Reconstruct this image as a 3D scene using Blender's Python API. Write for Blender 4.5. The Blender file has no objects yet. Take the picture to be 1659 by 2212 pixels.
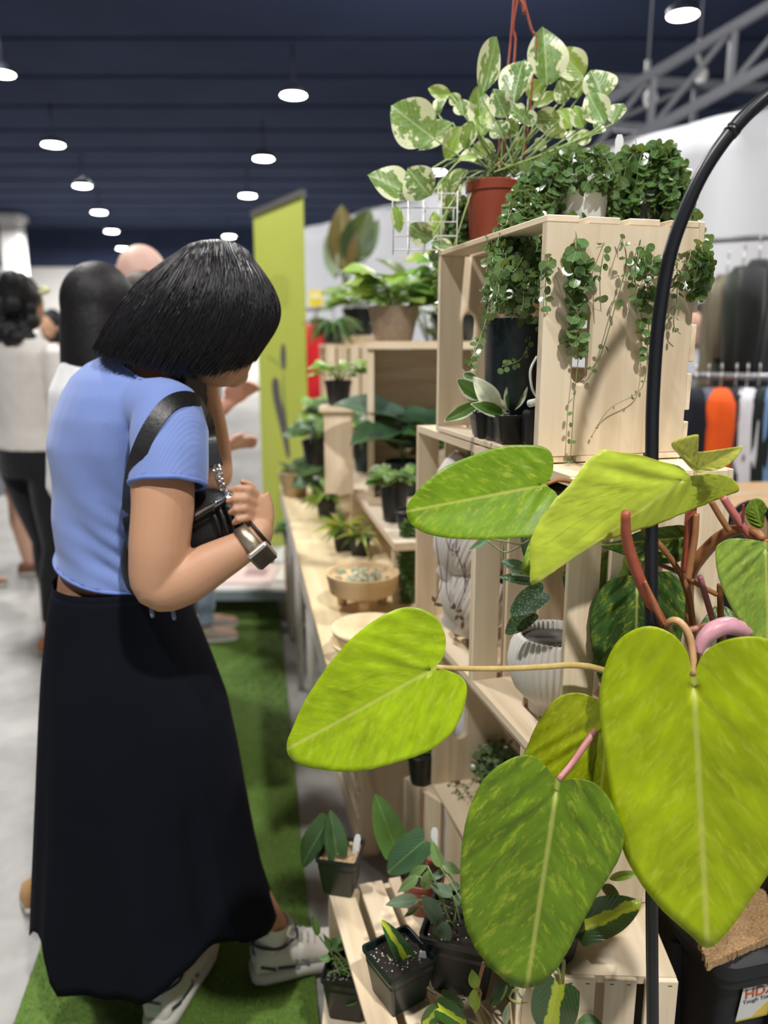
import bpy, bmesh, math, random
import numpy as np
from mathutils import Vector as V, Matrix, Quaternion, noise

rnd = random.Random(7)
sc = bpy.context.scene
COL = sc.collection
R = math.radians

# ------------------------------------------------------------------ camera
CAMZ, PITCH, FPX = 1.42, R(12.4), 1662.0
cam_d = bpy.data.cameras.new('camera'); cam = bpy.data.objects.new('camera', cam_d); COL.objects.link(cam)
cam.location = (0, 0, CAMZ); cam.rotation_euler = (R(90) - PITCH, 0, 0)
cam_d.sensor_fit = 'VERTICAL'; cam_d.sensor_height = 36.0; cam_d.lens = 36.0 * FPX / 2212.0
cam_d.clip_start = 0.02; cam_d.clip_end = 200
cam_d.dof.use_dof = True; cam_d.dof.focus_distance = 1.08; cam_d.dof.aperture_fstop = 2.5
sc.camera = cam

# ------------------------------------------------------------------ light
sc.view_settings.view_transform = 'Standard'; sc.view_settings.look = 'None'
sc.view_settings.gamma = 1.0; sc.view_settings.use_curve_mapping = False
sc.view_settings.exposure = 0.36
w = bpy.data.worlds.new('hall_air'); sc.world = w; w.use_nodes = True
w.node_tree.nodes['Background'].inputs[0].default_value = (0.93, 0.96, 1.0, 1)
w.node_tree.nodes["Background"].inputs[1].default_value = 0.45
def ceiling_lamp_light(loc, power, size, col=(1, 0.975, 0.945)):
    l = bpy.data.lights.new('hall_light', 'AREA'); l.shape = 'DISK'; l.size = size; l.energy = power; l.color = col
    o = bpy.data.objects.new('hall_light', l); o.location = loc; COL.objects.link(o)
# high-bay lamps of the hall; the last two are added wall lights
ceiling_lamp_light((1.3, -1.7, 5.2), 235, 0.26)
ceiling_lamp_light((-1.7, -0.3, 5.2), 130, 0.28)
ceiling_lamp_light((-2.4, 4.2, 5.2), 170, 0.5)
ceiling_lamp_light((2.6, 3.6, 5.2), 170, 0.5)
ceiling_lamp_light((-5.5, 9.0, 5.2), 260, 0.8)
ceiling_lamp_light((2.0, 10.0, 5.2), 230, 0.8)
ceiling_lamp_light((-6.5, 18.0, 4.9), 420, 0.8)
ceiling_lamp_light((5.0, 18.0, 4.9), 300, 0.8)
ceiling_lamp_light((-10.0, 25.0, 4.9), 800, 0.8)  # this and the next: extra lights added to brighten the back wall
ceiling_lamp_light((-2.0, 25.0, 4.9), 700, 0.8)

# ------------------------------------------------------------------ pixel -> place (photo 1659 x 2212)
_F = V((0, math.cos(PITCH), -math.sin(PITCH))); _U = V((0, math.sin(PITCH), math.cos(PITCH)))
CAM = V((0, 0, CAMZ))
def ray(px, py):
    return _F + V((1, 0, 0)) * ((px - 829.5) / FPX) + _U * ((1106 - py) / FPX)
def P(px, py, y):
    d = ray(px, py); return CAM + d * (y / d.y)
def PZ(px, py, z):
    d = ray(px, py); return CAM + d * ((z - CAMZ) / d.z)
def PP(px, py, p0, n):
    d = ray(px, py); return CAM + d * ((p0 - CAM).dot(n) / d.dot(n))
def mpp(y):
    return y / FPX           # metres per pixel, roughly, at forward distance y

# ------------------------------------------------------------------ objects
def thing(name, label, cat, loc=(0, 0, 0), mat=None, group=None, rz=0):
    o = bpy.data.objects.new(name, None); COL.objects.link(o); o.empty_display_size = 0.02
    if mat is not None: o.matrix_world = mat
    else:
        o.location = loc; o.rotation_euler = (0, 0, rz)
    o['label'] = label; o['category'] = cat
    if group: o['group'] = group
    return o
def tag(o, label, cat, group=None):
    o['label'] = label; o['category'] = cat
    if group: o['group'] = group
    return o
def link(name, me, parent=None, m=None, color=None):
    o = bpy.data.objects.new(name, me); COL.objects.link(o)
    if parent is not None: o.parent = parent
    if m is not None: o.matrix_local = m
    if color is not None: o.color = (*color, 1)
    return o
def frame(x, y, z, loc):
    return Matrix(((x[0], y[0], z[0], loc[0]), (x[1], y[1], z[1], loc[1]), (x[2], y[2], z[2], loc[2]), (0, 0, 0, 1)))

class MB:
    """collects shapes into one mesh"""
    def __init__(s): s.v = []; s.f = []; s.uv = None
    def add(s, vs, fs):
        o = len(s.v); s.v += [tuple(q) for q in vs]; s.f += [tuple(i + o for i in f) for f in fs]; return s
    def box(s, c, d, m=None):
        x, y, z = d[0] / 2, d[1] / 2, d[2] / 2
        vs = [V((i * x, j * y, k * z)) for i in (-1, 1) for j in (-1, 1) for k in (-1, 1)]
        if m is not None: vs = [m @ q for q in vs]
        vs = [q + V(c) for q in vs]
        return s.add(vs, [(0, 1, 3, 2), (4, 6, 7, 5), (0, 4, 5, 1), (2, 3, 7, 6), (0, 2, 6, 4), (1, 5, 7, 3)])
    def bar(s, a, b, wd, th, up=(0, 0, 1)):
        a, b = V(a), V(b); x = (b - a); L = x.length; x.normalize()
        y = V(up).cross(x)
        if y.length < 1e-4: y = V((1, 0, 0)).cross(x)
        y.normalize(); z = x.cross(y)
        m = Matrix((x, y, z)).transposed()
        return s.box((a + b) / 2, (L, wd, th), m)
    def rings(s, rs, cap=True, closed=True):
        n = len(rs[0]); vs = [q for r in rs for q in r]; fs = []
        for i in range(len(rs) - 1):
            for j in range(n if closed else n - 1):
                k = (j + 1) % n
                fs.append((i * n + j, i * n + k, (i + 1) * n + k, (i + 1) * n + j))
        if cap and closed:
            fs.append(tuple(range(n - 1, -1, -1))); fs.append(tuple((len(rs) - 1) * n + j for j in range(n)))
        return s.add(vs, fs)
    def tube(s, pts, r, n=8, cap=True, round_ends=False):
        pts = [V(p) for p in pts]; m = len(pts)
        rr = [r] * m if not hasattr(r, '__len__') else list(r)
        if round_ends:
            d0 = (pts[0] - pts[1]).normalized(); d1 = (pts[-1] - pts[-2]).normalized()
            h = [(0.5, 0.866), (0.85, 0.53), (0.99, 0.12)]
            pre = [(pts[0] + d0 * rr[0] * a, rr[0] * b) for a, b in reversed(h)]
            post = [(pts[-1] + d1 * rr[-1] * a, rr[-1] * b) for a, b in h]
            pts = [q for q, _ in pre] + pts + [q for q, _ in post]; rr = [q for _, q in pre] + rr + [q for _, q in post]; m = len(pts)
        t = (pts[1] - pts[0]).normalized()
        u = t.orthogonal().normalized(); rs = []
        for i in range(m):
            t2 = (pts[min(i + 1, m - 1)] - pts[max(i - 1, 0)])
            if t2.length < 1e-9: t2 = t
            t2 = t2.normalized(); u = (u - t2 * u.dot(t2))
            if u.length < 1e-6: u = t2.orthogonal()
            u.normalize(); w_ = t2.cross(u)
            rs.append([pts[i] + (u * math.cos(2 * math.pi * k / n) + w_ * math.sin(2 * math.pi * k / n)) * rr[i] for k in range(n)])
        return s.rings(rs, cap)
    def lathe(s, prof, n=32, c=(0, 0, 0), cap=False, flute=0, amp=0):
        rs = []
        for r, z in prof:
            ring = []
            for k in range(n):
                a = 2 * math.pi * k / n; q = r
                if flute and r > 0.004: q = r - amp * abs(math.sin(a * flute / 2))
                ring.append(V((c[0] + q * math.cos(a), c[1] + q * math.sin(a), c[2] + z)))
            rs.append(ring)
        return s.rings(rs, cap)
    def ell(s, c, rx, ry, rz, m=None, n=16, k=10):
        rs = []
        for i in range(k + 1):
            t = math.pi * i / k; t = min(max(t, 0.02), math.pi - 0.02)
            ring = []
            for j in range(n):
                a = 2 * math.pi * j / n
                q = V((rx * math.sin(t) * math.cos(a), ry * math.sin(t) * math.sin(a), -rz * math.cos(t)))
                if m is not None: q = m @ q
                ring.append(q + V(c))
            rs.append(ring)
        return s.rings(rs, True)
    def mesh(s, name, mat=None, smooth=True, off=None, fix=False):
        me = bpy.data.meshes.new(name)
        vs = s.v if off is None else [(a - off[0], b - off[1], c - off[2]) for a, b, c in s.v]
        me.from_pydata(vs, [], s.f)
        if fix:
            b = bmesh.new(); b.from_mesh(me); bmesh.ops.recalc_face_normals(b, faces=b.faces); b.to_mesh(me); b.free()
        me.polygons.foreach_set('use_smooth', [smooth] * len(me.polygons))
        if mat is not None: me.materials.append(mat)
        me.update(); return me
    def build(s, name, mat, parent=None, smooth=True, off=None, m=None, color=None, fix=False):
        return link(name, s.mesh(name, mat, smooth, off, fix), parent, m, color)

def mod_bevel(o, w_=0.002, seg=2):
    b = o.modifiers.new('bevel', 'BEVEL'); b.width = w_; b.segments = seg; b.limit_method = 'ANGLE'; b.angle_limit = R(40); return o
def smooth_by_angle(me, ang=35):
    me.polygons.foreach_set('use_smooth', [True] * len(me.polygons))
    b = bmesh.new(); b.from_mesh(me)
    for e in b.edges:
        if len(e.link_faces) == 2 and e.calc_face_angle(0) > R(ang): e.smooth = False
    b.to_mesh(me); b.free(); return me
def catmull(pts, n, closed=False):
    pts = [V(p) for p in pts]; m = len(pts); out = []
    segs = m if closed else m - 1
    tot = n
    for i in range(tot):
        t = i / tot * segs if closed else i / (tot - 1) * segs
        k = min(int(t), segs - 1); f = t - k
        g = (lambda q: pts[q % m]) if closed else (lambda q: pts[min(max(q, 0), m - 1)])
        a, b, c, d = g(k - 1), g(k), g(k + 1), g(k + 2)
        out.append(0.5 * ((2 * b) + (c - a) * f + (2 * a - 5 * b + 4 * c - d) * f * f + (3 * b - a - 3 * c + d) * f ** 3))
    return out
def remeshed(mb, voxel, smooth_it=4, name='skin'):
    """fuse overlapping shapes into one continuous surface"""
    me = mb.mesh(name); o = bpy.data.objects.new('fuse', me); COL.objects.link(o)
    r = o.modifiers.new('r', 'REMESH'); r.mode = 'VOXEL'; r.voxel_size = voxel
    if smooth_it:
        q = o.modifiers.new('s', 'SMOOTH'); q.factor = 0.5; q.iterations = smooth_it
    dg = bpy.context.evaluated_depsgraph_get(); dg.update()
    out = bpy.data.meshes.new_from_object(o.evaluated_get(dg))
    bpy.data.objects.remove(o); bpy.data.meshes.remove(me)
    out.polygons.foreach_set('use_smooth', [True] * len(out.polygons)); out.name = name
    return out
def drop_faces(me, test):
    b = bmesh.new(); b.from_mesh(me)
    kill = [f for f in b.faces if test(f.calc_center_median(), f.normal)]
    bmesh.ops.delete(b, geom=kill, context='FACES'); b.to_mesh(me); b.free(); return me
def shift(me, off):
    n = len(me.vertices); a = np.empty(n * 3); me.vertices.foreach_get('co', a)
    a = a.reshape(-1, 3) - np.array(off); me.vertices.foreach_set('co', a.ravel()); me.update(); return me
def solid(o, th, off=-1):
    s = o.modifiers.new('thickness', 'SOLIDIFY'); s.thickness = th; s.offset = off; return o
# ------------------------------------------------------------------ materials
def nmat(name):
    m = bpy.data.materials.new(name); m.use_nodes = True; nt = m.node_tree
    b = nt.nodes['Principled BSDF']; return m, nt, b
def nd(nt, t, **kw):
    n = nt.nodes.new(t)
    for k, v in kw.items():
        if k.startswith('_'): setattr(n, k[1:], v)
        else: n.inputs[k.replace('__', ' ')].default_value = v
    return n
def lk(nt, a, b): nt.links.new(a, b)
def sock(n, name): return next(s for s in n.outputs if s.name == name)
def mix(nt, fac, a, b, mode='MIX'):
    n = nt.nodes.new('ShaderNodeMix'); n.data_type = 'RGBA'; n.blend_type = mode
    for i, x in ((0, fac), (6, a), (7, b)):
        if isinstance(x, (int, float)): n.inputs[i].default_value = x
        elif isinstance(x, (tuple, list)): n.inputs[i].default_value = (*x[:3], 1)
        else: lk(nt, x, n.inputs[i])
    return n.outputs[2]
def math_(nt, op, a, b=0.0, c=0.0):
    n = nt.nodes.new('ShaderNodeMath'); n.operation = op
    for i, x in enumerate((a, b, c)):
        if isinstance(x, (int, float)): n.inputs[i].default_value = x
        else: lk(nt, x, n.inputs[i])
    return n.outputs[0]
def ramp(nt, fac, stops):
    n = nt.nodes.new('ShaderNodeValToRGB'); e = n.color_ramp.elements
    while len(e) < len(stops): e.new(0.5)
    for i, (p, c) in enumerate(stops):
        e[i].position = p; e[i].color = (*c, 1) if len(c) == 3 else c
    lk(nt, fac, n.inputs[0]); return n.outputs[0]
def noise_(nt, vec, scale, detail=3, rough=0.5, dist=0.0):
    n = nd(nt, 'ShaderNodeTexNoise', Scale=scale, Detail=detail, Roughness=rough, Distortion=dist)
    if vec is not None: lk(nt, vec, n.inputs['Vector'])
    return n.outputs[0]
def bump(nt, b, h, strength=0.3, dist=0.002):
    n = nd(nt, 'ShaderNodeBump', Strength=strength, Distance=dist); lk(nt, h, n.inputs['Height']); lk(nt, n.outputs[0], b.inputs['Normal'])
def objco(nt, scale=(1, 1, 1), rand=True):
    t = nt.nodes.new('ShaderNodeTexCoord'); mp = nd(nt, 'ShaderNodeMapping'); mp.inputs['Scale'].default_value = scale
    lk(nt, t.outputs['Object'], mp.inputs['Vector'])
    if rand:
        i = nt.nodes.new('ShaderNodeObjectInfo'); c = nd(nt, 'ShaderNodeCombineXYZ')
        k = math_(nt, 'MULTIPLY', i.outputs['Random'], 37.0); lk(nt, k, c.inputs[0]); lk(nt, k, c.inputs[1]); lk(nt, k, c.inputs[2])
        lk(nt, c.outputs[0], mp.inputs['Location'])
    return mp.outputs[0]
def plain(name, col, rough=0.5, spec=0.5, metal=0.0, nz=0.0, nscale=30, bumpy=0.0, bscale=200, sheen=0.0, coat=0.0, emit=None):
    m, nt, b = nmat(name)
    b.inputs['Roughness'].default_value = rough; b.inputs['Metallic'].default_value = metal; b.inputs['Specular IOR Level'].default_value = spec
    b.inputs['Base Color'].default_value = (*col, 1)
    co = objco(nt)
    if nz:
        f = noise_(nt, co, nscale, 4)
        lk(nt, mix(nt, f, tuple(c * (1 - nz) for c in col), tuple(min(1, c * (1 + nz)) for c in col)), b.inputs['Base Color'])
    if bumpy: bump(nt, b, noise_(nt, co, bscale, 3), bumpy, 0.002)
    if sheen: b.inputs['Sheen Weight'].default_value = sheen
    if coat: b.inputs['Coat Weight'].default_value = coat; b.inputs['Coat Roughness'].default_value = 0.1
    if emit:
        b.inputs['Emission Color'].default_value = (*emit[0], 1); b.inputs['Emission Strength'].default_value = emit[1]
    return m
def by_object(name, rough=0.6, nz=0.25, nscale=25, spec=0.4, sheen=0.0, bumpy=0.0, bscale=300):
    """colour taken from the object, with a little mottling"""
    m, nt, b = nmat(name); b.inputs['Roughness'].default_value = rough; b.inputs['Specular IOR Level'].default_value = spec
    i = nt.nodes.new('ShaderNodeObjectInfo'); co = objco(nt)
    f = noise_(nt, co, nscale, 4)
    v = nd(nt, 'ShaderNodeHueSaturation'); lk(nt, i.outputs['Color'], v.inputs['Color'])
    lk(nt, math_(nt, 'MULTIPLY_ADD', f, 2 * nz, 1 - nz), v.inputs['Value']); lk(nt, v.outputs[0], b.inputs['Base Color'])
    if sheen: b.inputs['Sheen Weight'].default_value = sheen
    if bumpy: bump(nt, b, noise_(nt, co, bscale, 3), bumpy, 0.002)
    return m
def wood(name, axis, c1=(0.60, 0.46, 0.29), c2=(0.78, 0.64, 0.455), c3=(0.85, 0.73, 0.555), rough=0.62):
    m, nt, b = nmat(name)
    s = [26.0, 26.0, 26.0]; s[axis] = 1.6
    co = objco(nt, s); big = noise_(nt, co, 1.0, 5, 0.55, 0.6)
    s2 = [120.0, 120.0, 120.0]; s2[axis] = 4.0
    fine = noise_(nt, objco(nt, s2), 1.0, 3, 0.6)
    s3 = [7.0, 7.0, 7.0]; s3[axis] = 2.2
    knot = noise_(nt, objco(nt, s3), 1.0, 2, 0.5, 1.2)
    col = ramp(nt, big, [(0.30, c1), (0.5, c2), (0.72, c3)])
    col = mix(nt, math_(nt, 'MULTIPLY', fine, 0.35), col, tuple(x * 0.82 for x in c2), 'MIX')
    kn = ramp(nt, knot, [(0.70, (0, 0, 0)), (0.80, (1, 1, 1))])
    col = mix(nt, math_(nt, 'MULTIPLY', kn, 0.55), col, tuple(x * 0.55 for x in c1))
    i = nt.nodes.new('ShaderNodeObjectInfo')
    hs = nd(nt, 'ShaderNodeHueSaturation'); lk(nt, col, hs.inputs['Color']); lk(nt, math_(nt, 'MULTIPLY_ADD', i.outputs['Random'], 0.2, 0.9), hs.inputs['Value'])
    lk(nt, hs.outputs[0], b.inputs['Base Color']); b.inputs['Roughness'].default_value = rough; b.inputs['Specular IOR Level'].default_value = 0.3
    bump(nt, b, fine, 0.12, 0.001); return m
WOODX, WOODY, WOODZ = wood('pine_along_x', 0), wood('pine_along_y', 1), wood('pine_along_z', 2)
PLY = wood('plywood', 0, (0.60, 0.47, 0.26), (0.72, 0.59, 0.36), (0.78, 0.66, 0.45))
RAWPINE = wood('raw_plank', 0, (0.50, 0.40, 0.28), (0.66, 0.55, 0.42), (0.74, 0.65, 0.52))
BOWLWOOD = wood('turned_wood', 0, (0.55, 0.38, 0.20), (0.66, 0.48, 0.28), (0.72, 0.55, 0.34))

def leafmat(name, spots=None, edge=None, vein=(0.55, 0.62, 0.18), veinw=0.02, nveins=11, rough=0.32, mott=0.35, trans=0.25, mode='plain', spec=0.5, mscale=22.0, sidev=0.25, bmp=0.25):
    """leaf: colour from the object; UV = (along midrib, 0.5 + across/length)"""
    m, nt, b = nmat(name); out = nt.nodes['Material Output']
    oi = nt.nodes.new('ShaderNodeObjectInfo'); base = oi.outputs['Color']
    uv = nt.nodes.new('ShaderNodeUVMap'); sx = nt.nodes.new('ShaderNodeSeparateXYZ'); lk(nt, uv.outputs[0], sx.inputs[0])
    u, v = sx.outputs[0], sx.outputs[1]
    dv = math_(nt, 'SUBTRACT', v, 0.5); av = math_(nt, 'ABSOLUTE', dv)
    # side veins
    ph = math_(nt, 'SUBTRACT', math_(nt, 'MULTIPLY', u, nveins), math_(nt, 'MULTIPLY', av, nveins * 1.1))
    sv = math_(nt, 'ABSOLUTE', math_(nt, 'SUBTRACT', math_(nt, 'FRACT', ph), 0.5))
    svm = ramp(nt, sv, [(0.0, (1, 1, 1)), (0.16, (0, 0, 0))])
    mr = nt.nodes.new('ShaderNodeMapRange'); mr.inputs['From Min'].default_value = veinw * 1.6; mr.inputs['From Max'].default_value = veinw * 0.5; lk(nt, av, mr.inputs['Value'])
    mid = mr.outputs[0]
    # mottling stretched along the side veins
    cx = nd(nt, 'ShaderNodeCombineXYZ'); lk(nt, math_(nt, 'MULTIPLY', ph, 0.9), cx.inputs[0]); lk(nt, math_(nt, 'MULTIPLY', dv, 6.0), cx.inputs[1]); lk(nt, math_(nt, 'MULTIPLY', oi.outputs['Random'], 50.0), cx.inputs[2])
    n1 = noise_(nt, cx.outputs[0], 3.2, 5, 0.65); 
    cy = nd(nt, 'ShaderNodeCombineXYZ'); lk(nt, u, cy.inputs[0]); lk(nt, v, cy.inputs[1]); lk(nt, math_(nt, 'MULTIPLY', oi.outputs['Random'], 31.0), cy.inputs[2])
    n2 = noise_(nt, cy.outputs[0], 4.0, 4, 0.6)
    hs = nd(nt, 'ShaderNodeHueSaturation'); lk(nt, base, hs.inputs['Color'])
    lk(nt, math_(nt, 'ADD', math_(nt, 'MULTIPLY', n2, mott * 1.6), 1 - mott * 0.8), hs.inputs['Value'])
    col = hs.outputs[0]
    if mode == 'plain' and spots:
        n4 = noise_(nt, cx.outputs[0], 1.5, 3, 0.55, 0.2)
        h4 = nd(nt, 'ShaderNodeHueSaturation'); lk(nt, col, h4.inputs['Color']); lk(nt, math_(nt, 'MULTIPLY_ADD', n4, 0.9, 0.55), h4.inputs['Value']); col = h4.outputs[0]
    if spots:      # flecks of a lighter colour
        k = ramp(nt, n1, [(0.52, (0, 0, 0)), (0.68, (1, 1, 1))])
        col = mix(nt, math_(nt, 'MULTIPLY', k, spots[1]), col, spots[0])
    if mode == 'variegated':   # cream sectors, mostly toward the margins
        k = math_(nt, 'ADD', n2, math_(nt, 'MULTIPLY', av, 0.75))
        k = ramp(nt, k, [(0.695, (0, 0, 0)), (0.73, (1, 1, 1))])
        n3 = noise_(nt, cy.outputs[0], 9.0, 4, 0.7)
        grey = ramp(nt, n3, [(0.47, (0, 0, 0)), (0.52, (1, 1, 1))])
        col = mix(nt, math_(nt, 'MULTIPLY', grey, 0.45), col, (0.26, 0.36, 0.24))
        col = mix(nt, k, col, (0.72, 0.74, 0.50))
    if mode == 'margin':       # cream edge (attribute 'edge' = 1 at the rim)
        at = nt.nodes.new('ShaderNodeAttribute'); at.attribute_name = 'rim'
        k = math_(nt, 'ADD', at.outputs['Fac'], math_(nt, 'MULTIPLY', math_(nt, 'SUBTRACT', n2, 0.5), 0.5))
        k = ramp(nt, k, [(0.72, (0, 0, 0)), (0.78, (1, 1, 1))])
        col = mix(nt, k, col, edge)
    if mode == 'brasil':       # lime stripe through the middle
        k = math_(nt, 'ADD', av, math_(nt, 'MULTIPLY', math_(nt, 'SUBTRACT', n2, 0.5), 0.35))
        k = ramp(nt, k, [(0.11, (1, 1, 1)), (0.15, (0, 0, 0))])
        col = mix(nt, k, col, (0.50, 0.60, 0.045))
    if mode == 'silver':       # silver splashes
        vo = nd(nt, 'ShaderNodeTexVoronoi', Scale=16.0); lk(nt, cy.outputs[0], vo.inputs['Vector'])
        k = ramp(nt, vo.outputs['Distance'], [(0.22, (1, 1, 1)), (0.30, (0, 0, 0))])
        col = mix(nt, math_(nt, 'MULTIPLY', k, 0.8), col, (0.42, 0.52, 0.44))
    if mode == 'turtle':
        k = ramp(nt, sv, [(0.06, (1, 1, 1)), (0.2, (0, 0, 0))])
        col = mix(nt, math_(nt, 'MULTIPLY', k, 0.22), col, (0.30, 0.42, 0.18))
    col = mix(nt, math_(nt, 'MULTIPLY', svm, sidev), col, vein)
    col = mix(nt, math_(nt, 'MULTIPLY', mid, 0.5), col, vein)
    lk(nt, col, b.inputs['Base Color']); b.inputs['Roughness'].default_value = rough; b.inputs['Specular IOR Level'].default_value = spec
    h = math_(nt, 'ADD', math_(nt, 'MULTIPLY', svm, -0.7), math_(nt, 'ADD', math_(nt, 'MULTIPLY', mid, -1.0), math_(nt, 'MULTIPLY', n1, 0.5)))
    bump(nt, b, h, bmp, 0.0015)
    tr = nt.nodes.new('ShaderNodeBsdfTranslucent'); lk(nt, mix(nt, 0.35, col, (0.75, 0.85, 0.1)), tr.inputs[0])
    ms = nd(nt, 'ShaderNodeMixShader', Fac=trans); lk(nt, b.outputs[0], ms.inputs[1]); lk(nt, tr.outputs[0], ms.inputs[2]); lk(nt, ms.outputs[0], out.inputs[0])
    return m
L_PHILO = leafmat('painted_philodendron_leaf', spots=((0.60, 0.66, 0.06), 0.40), vein=(0.62, 0.62, 0.16), veinw=0.009, nveins=8, rough=0.36, mott=0.55, trans=0.22, sidev=0.05, bmp=0.08, spec=0.36)
L_POTHOS = leafmat('variegated_pothos_leaf', mode='variegated', vein=(0.55, 0.66, 0.36), veinw=0.018, nveins=8, rough=0.33, mott=0.3, trans=0.2, sidev=0.12)
L_PLAIN = leafmat('green_leaf', vein=(0.30, 0.42, 0.16), veinw=0.014, nveins=9, rough=0.35, mott=0.3, trans=0.18, sidev=0.18)
L_SILVERY = leafmat('quilted_grey_green_leaf', vein=(0.30, 0.40, 0.24), veinw=0.012, nveins=13, rough=0.4, mott=0.35, trans=0.15, sidev=0.3, bmp=0.4)
L_HOYA = leafmat('cream_edged_leaf', mode='margin', edge=(0.78, 0.80, 0.62), vein=(0.2, 0.34, 0.1), veinw=0.01, nveins=6, rough=0.3, mott=0.35, trans=0.15, sidev=0.05)
L_BRASIL = leafmat('lime_striped_leaf', mode='brasil', vein=(0.50, 0.60, 0.06), veinw=0.014, nveins=9, rough=0.2, mott=0.3, trans=0.15, sidev=0.05, spec=0.7)
L_SPOT = leafmat('silver_spotted_leaf', mode='silver', vein=(0.16, 0.28, 0.16), veinw=0.01, nveins=8, rough=0.34, mott=0.2, trans=0.1, sidev=0.05)
L_TURTLE = leafmat('turtle_vine_leaf', mode='turtle', vein=(0.36, 0.46, 0.2), veinw=0.02, nveins=4, rough=0.22, mott=0.5, trans=0.2, sidev=0.03, spec=0.7, bmp=0.06)
STEM = by_object('plant_stem', rough=0.4, nz=0.3, nscale=60)
SOIL = plain('potting_soil', (0.022, 0.016, 0.012), 0.95, nz=0.8, nscale=160, bumpy=1.0, bscale=260)
BARK = plain('bark_chips', (0.36, 0.25, 0.14), 0.9, nz=0.6, nscale=90, bumpy=1.0, bscale=120)
PERLITE = plain('perlite', (0.75, 0.72, 0.66), 0.9)
BLACKPOT = plain('black_plastic', (0.010, 0.012, 0.013), 0.38, nz=0.2)
GREENPOT = plain('dark_green_plastic', (0.008, 0.019, 0.019), 0.35, nz=0.2)
TERRA = plain('red_brown_plastic', (0.24, 0.045, 0.022), 0.42, nz=0.12, nscale=14)
WHITEPLASTIC = plain('white_plastic', (0.78, 0.78, 0.76), 0.4)
STONEWHITE = plain('matt_white_ceramic', (0.70, 0.665, 0.62), 0.7, nz=0.05)
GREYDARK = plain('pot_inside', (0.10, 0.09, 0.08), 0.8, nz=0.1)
BLACKMETAL = plain('black_painted_tube', (0.006, 0.007, 0.010), 0.34, spec=0.5)
FABRIC = by_object('cloth', rough=0.85, nz=0.14, nscale=18, spec=0.15, sheen=0.15, bumpy=0.25, bscale=260)
SKIN = by_object('skin', rough=0.5, nz=0.06, nscale=10, spec=0.35)
for _m in (SKIN,):
    _b = _m.node_tree.nodes['Principled BSDF']; _b.inputs['Subsurface Weight'].default_value = 0.12; _b.inputs['Subsurface Radius'].default_value = (0.012, 0.005, 0.003); _b.inputs['Subsurface Scale'].default_value = 0.5
CARD = plain('cardboard', (0.36, 0.235, 0.125), 0.85, nz=0.14, nscale=9)
METAL = plain('brushed_metal', (0.62, 0.60, 0.57), 0.3, metal=1.0)
PAPER = by_object('printed_sheet', rough=0.5, nz=0.05)
PAINT = by_object('painted_surface', rough=0.55, nz=0.06)
# ------------------------------------------------------------------ the hall
def concrete():
    m, nt, b = nmat('polished_concrete'); co = objco(nt, rand=False)
    a = noise_(nt, co, 0.9, 6, 0.62, 0.4); c = noise_(nt, co, 5.0, 5, 0.6); d = noise_(nt, co, 60.0, 3)
    col = ramp(nt, a, [(0.3, (0.19, 0.183, 0.172)), (0.52, (0.31, 0.302, 0.29)), (0.7, (0.42, 0.415, 0.40))])
    col = mix(nt, math_(nt, 'MULTIPLY', ramp(nt, c, [(0.42, (0, 0, 0)), (0.68, (1, 1, 1))]), 0.75), col, (0.17, 0.165, 0.155))
    col = mix(nt, math_(nt, 'MULTIPLY', d, 0.25), col, (0.35, 0.34, 0.33))
    lk(nt, col, b.inputs['Base Color']); b.inputs['Roughness'].default_value = 0.42; b.inputs['Specular IOR Level'].default_value = 0.35
    bump(nt, b, d, 0.1, 0.001); return m
def struct(o): o['kind'] = 'structure'; return o
ZC = 5.5
struct(MB().box((0, 16, -0.05), (36, 66, 0.1)).build('floor', concrete(), smooth=False))
ceil_m = plain('dark_painted_deck', (0.038, 0.050, 0.094), 0.9, spec=0.04, nz=0.3, nscale=0.6)
struct(MB().box((0, 16, ZC + 0.1), (36, 66, 0.2)).build('ceiling', ceil_m, smooth=False))
purl = plain('dark_purlin', (0.038, 0.050, 0.094), 0.9, spec=0.04, nz=0.2, nscale=2)
wall_m = plain('white_wall', (0.72, 0.70, 0.67), 0.8, nz=0.05, nscale=0.5)
struct(MB().box((0, 30.1, ZC / 2), (36, 0.2, ZC)).build('wall_back', wall_m, smooth=False))
struct(MB().box((-18.1, 16, ZC / 2), (0.2, 66, ZC)).build('wall_left', wall_m, smooth=False))
struct(MB().box((18.1, 16, ZC / 2), (0.2, 66, ZC)).build('wall_right', wall_m, smooth=False))
pm = MB().box((0, 0, 0), (35.8, 0.14, 0.03)).mesh('purlin', purl, False)
k = 0
for y in np.arange(4.0, 29.5, 1.55):
    o = link('trim_%d' % (k + 1), pm, m=Matrix.Translation((0, float(y), ZC - 0.015))); struct(o); k += 1
# dark upper band of the back wall (the deck runs down behind the lamps)
struct(MB().box((0, 29.95, 4.83), (35.9, 0.1, 1.3)).build('trim_%d' % (k + 1), ceil_m, smooth=False)); k += 1

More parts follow.
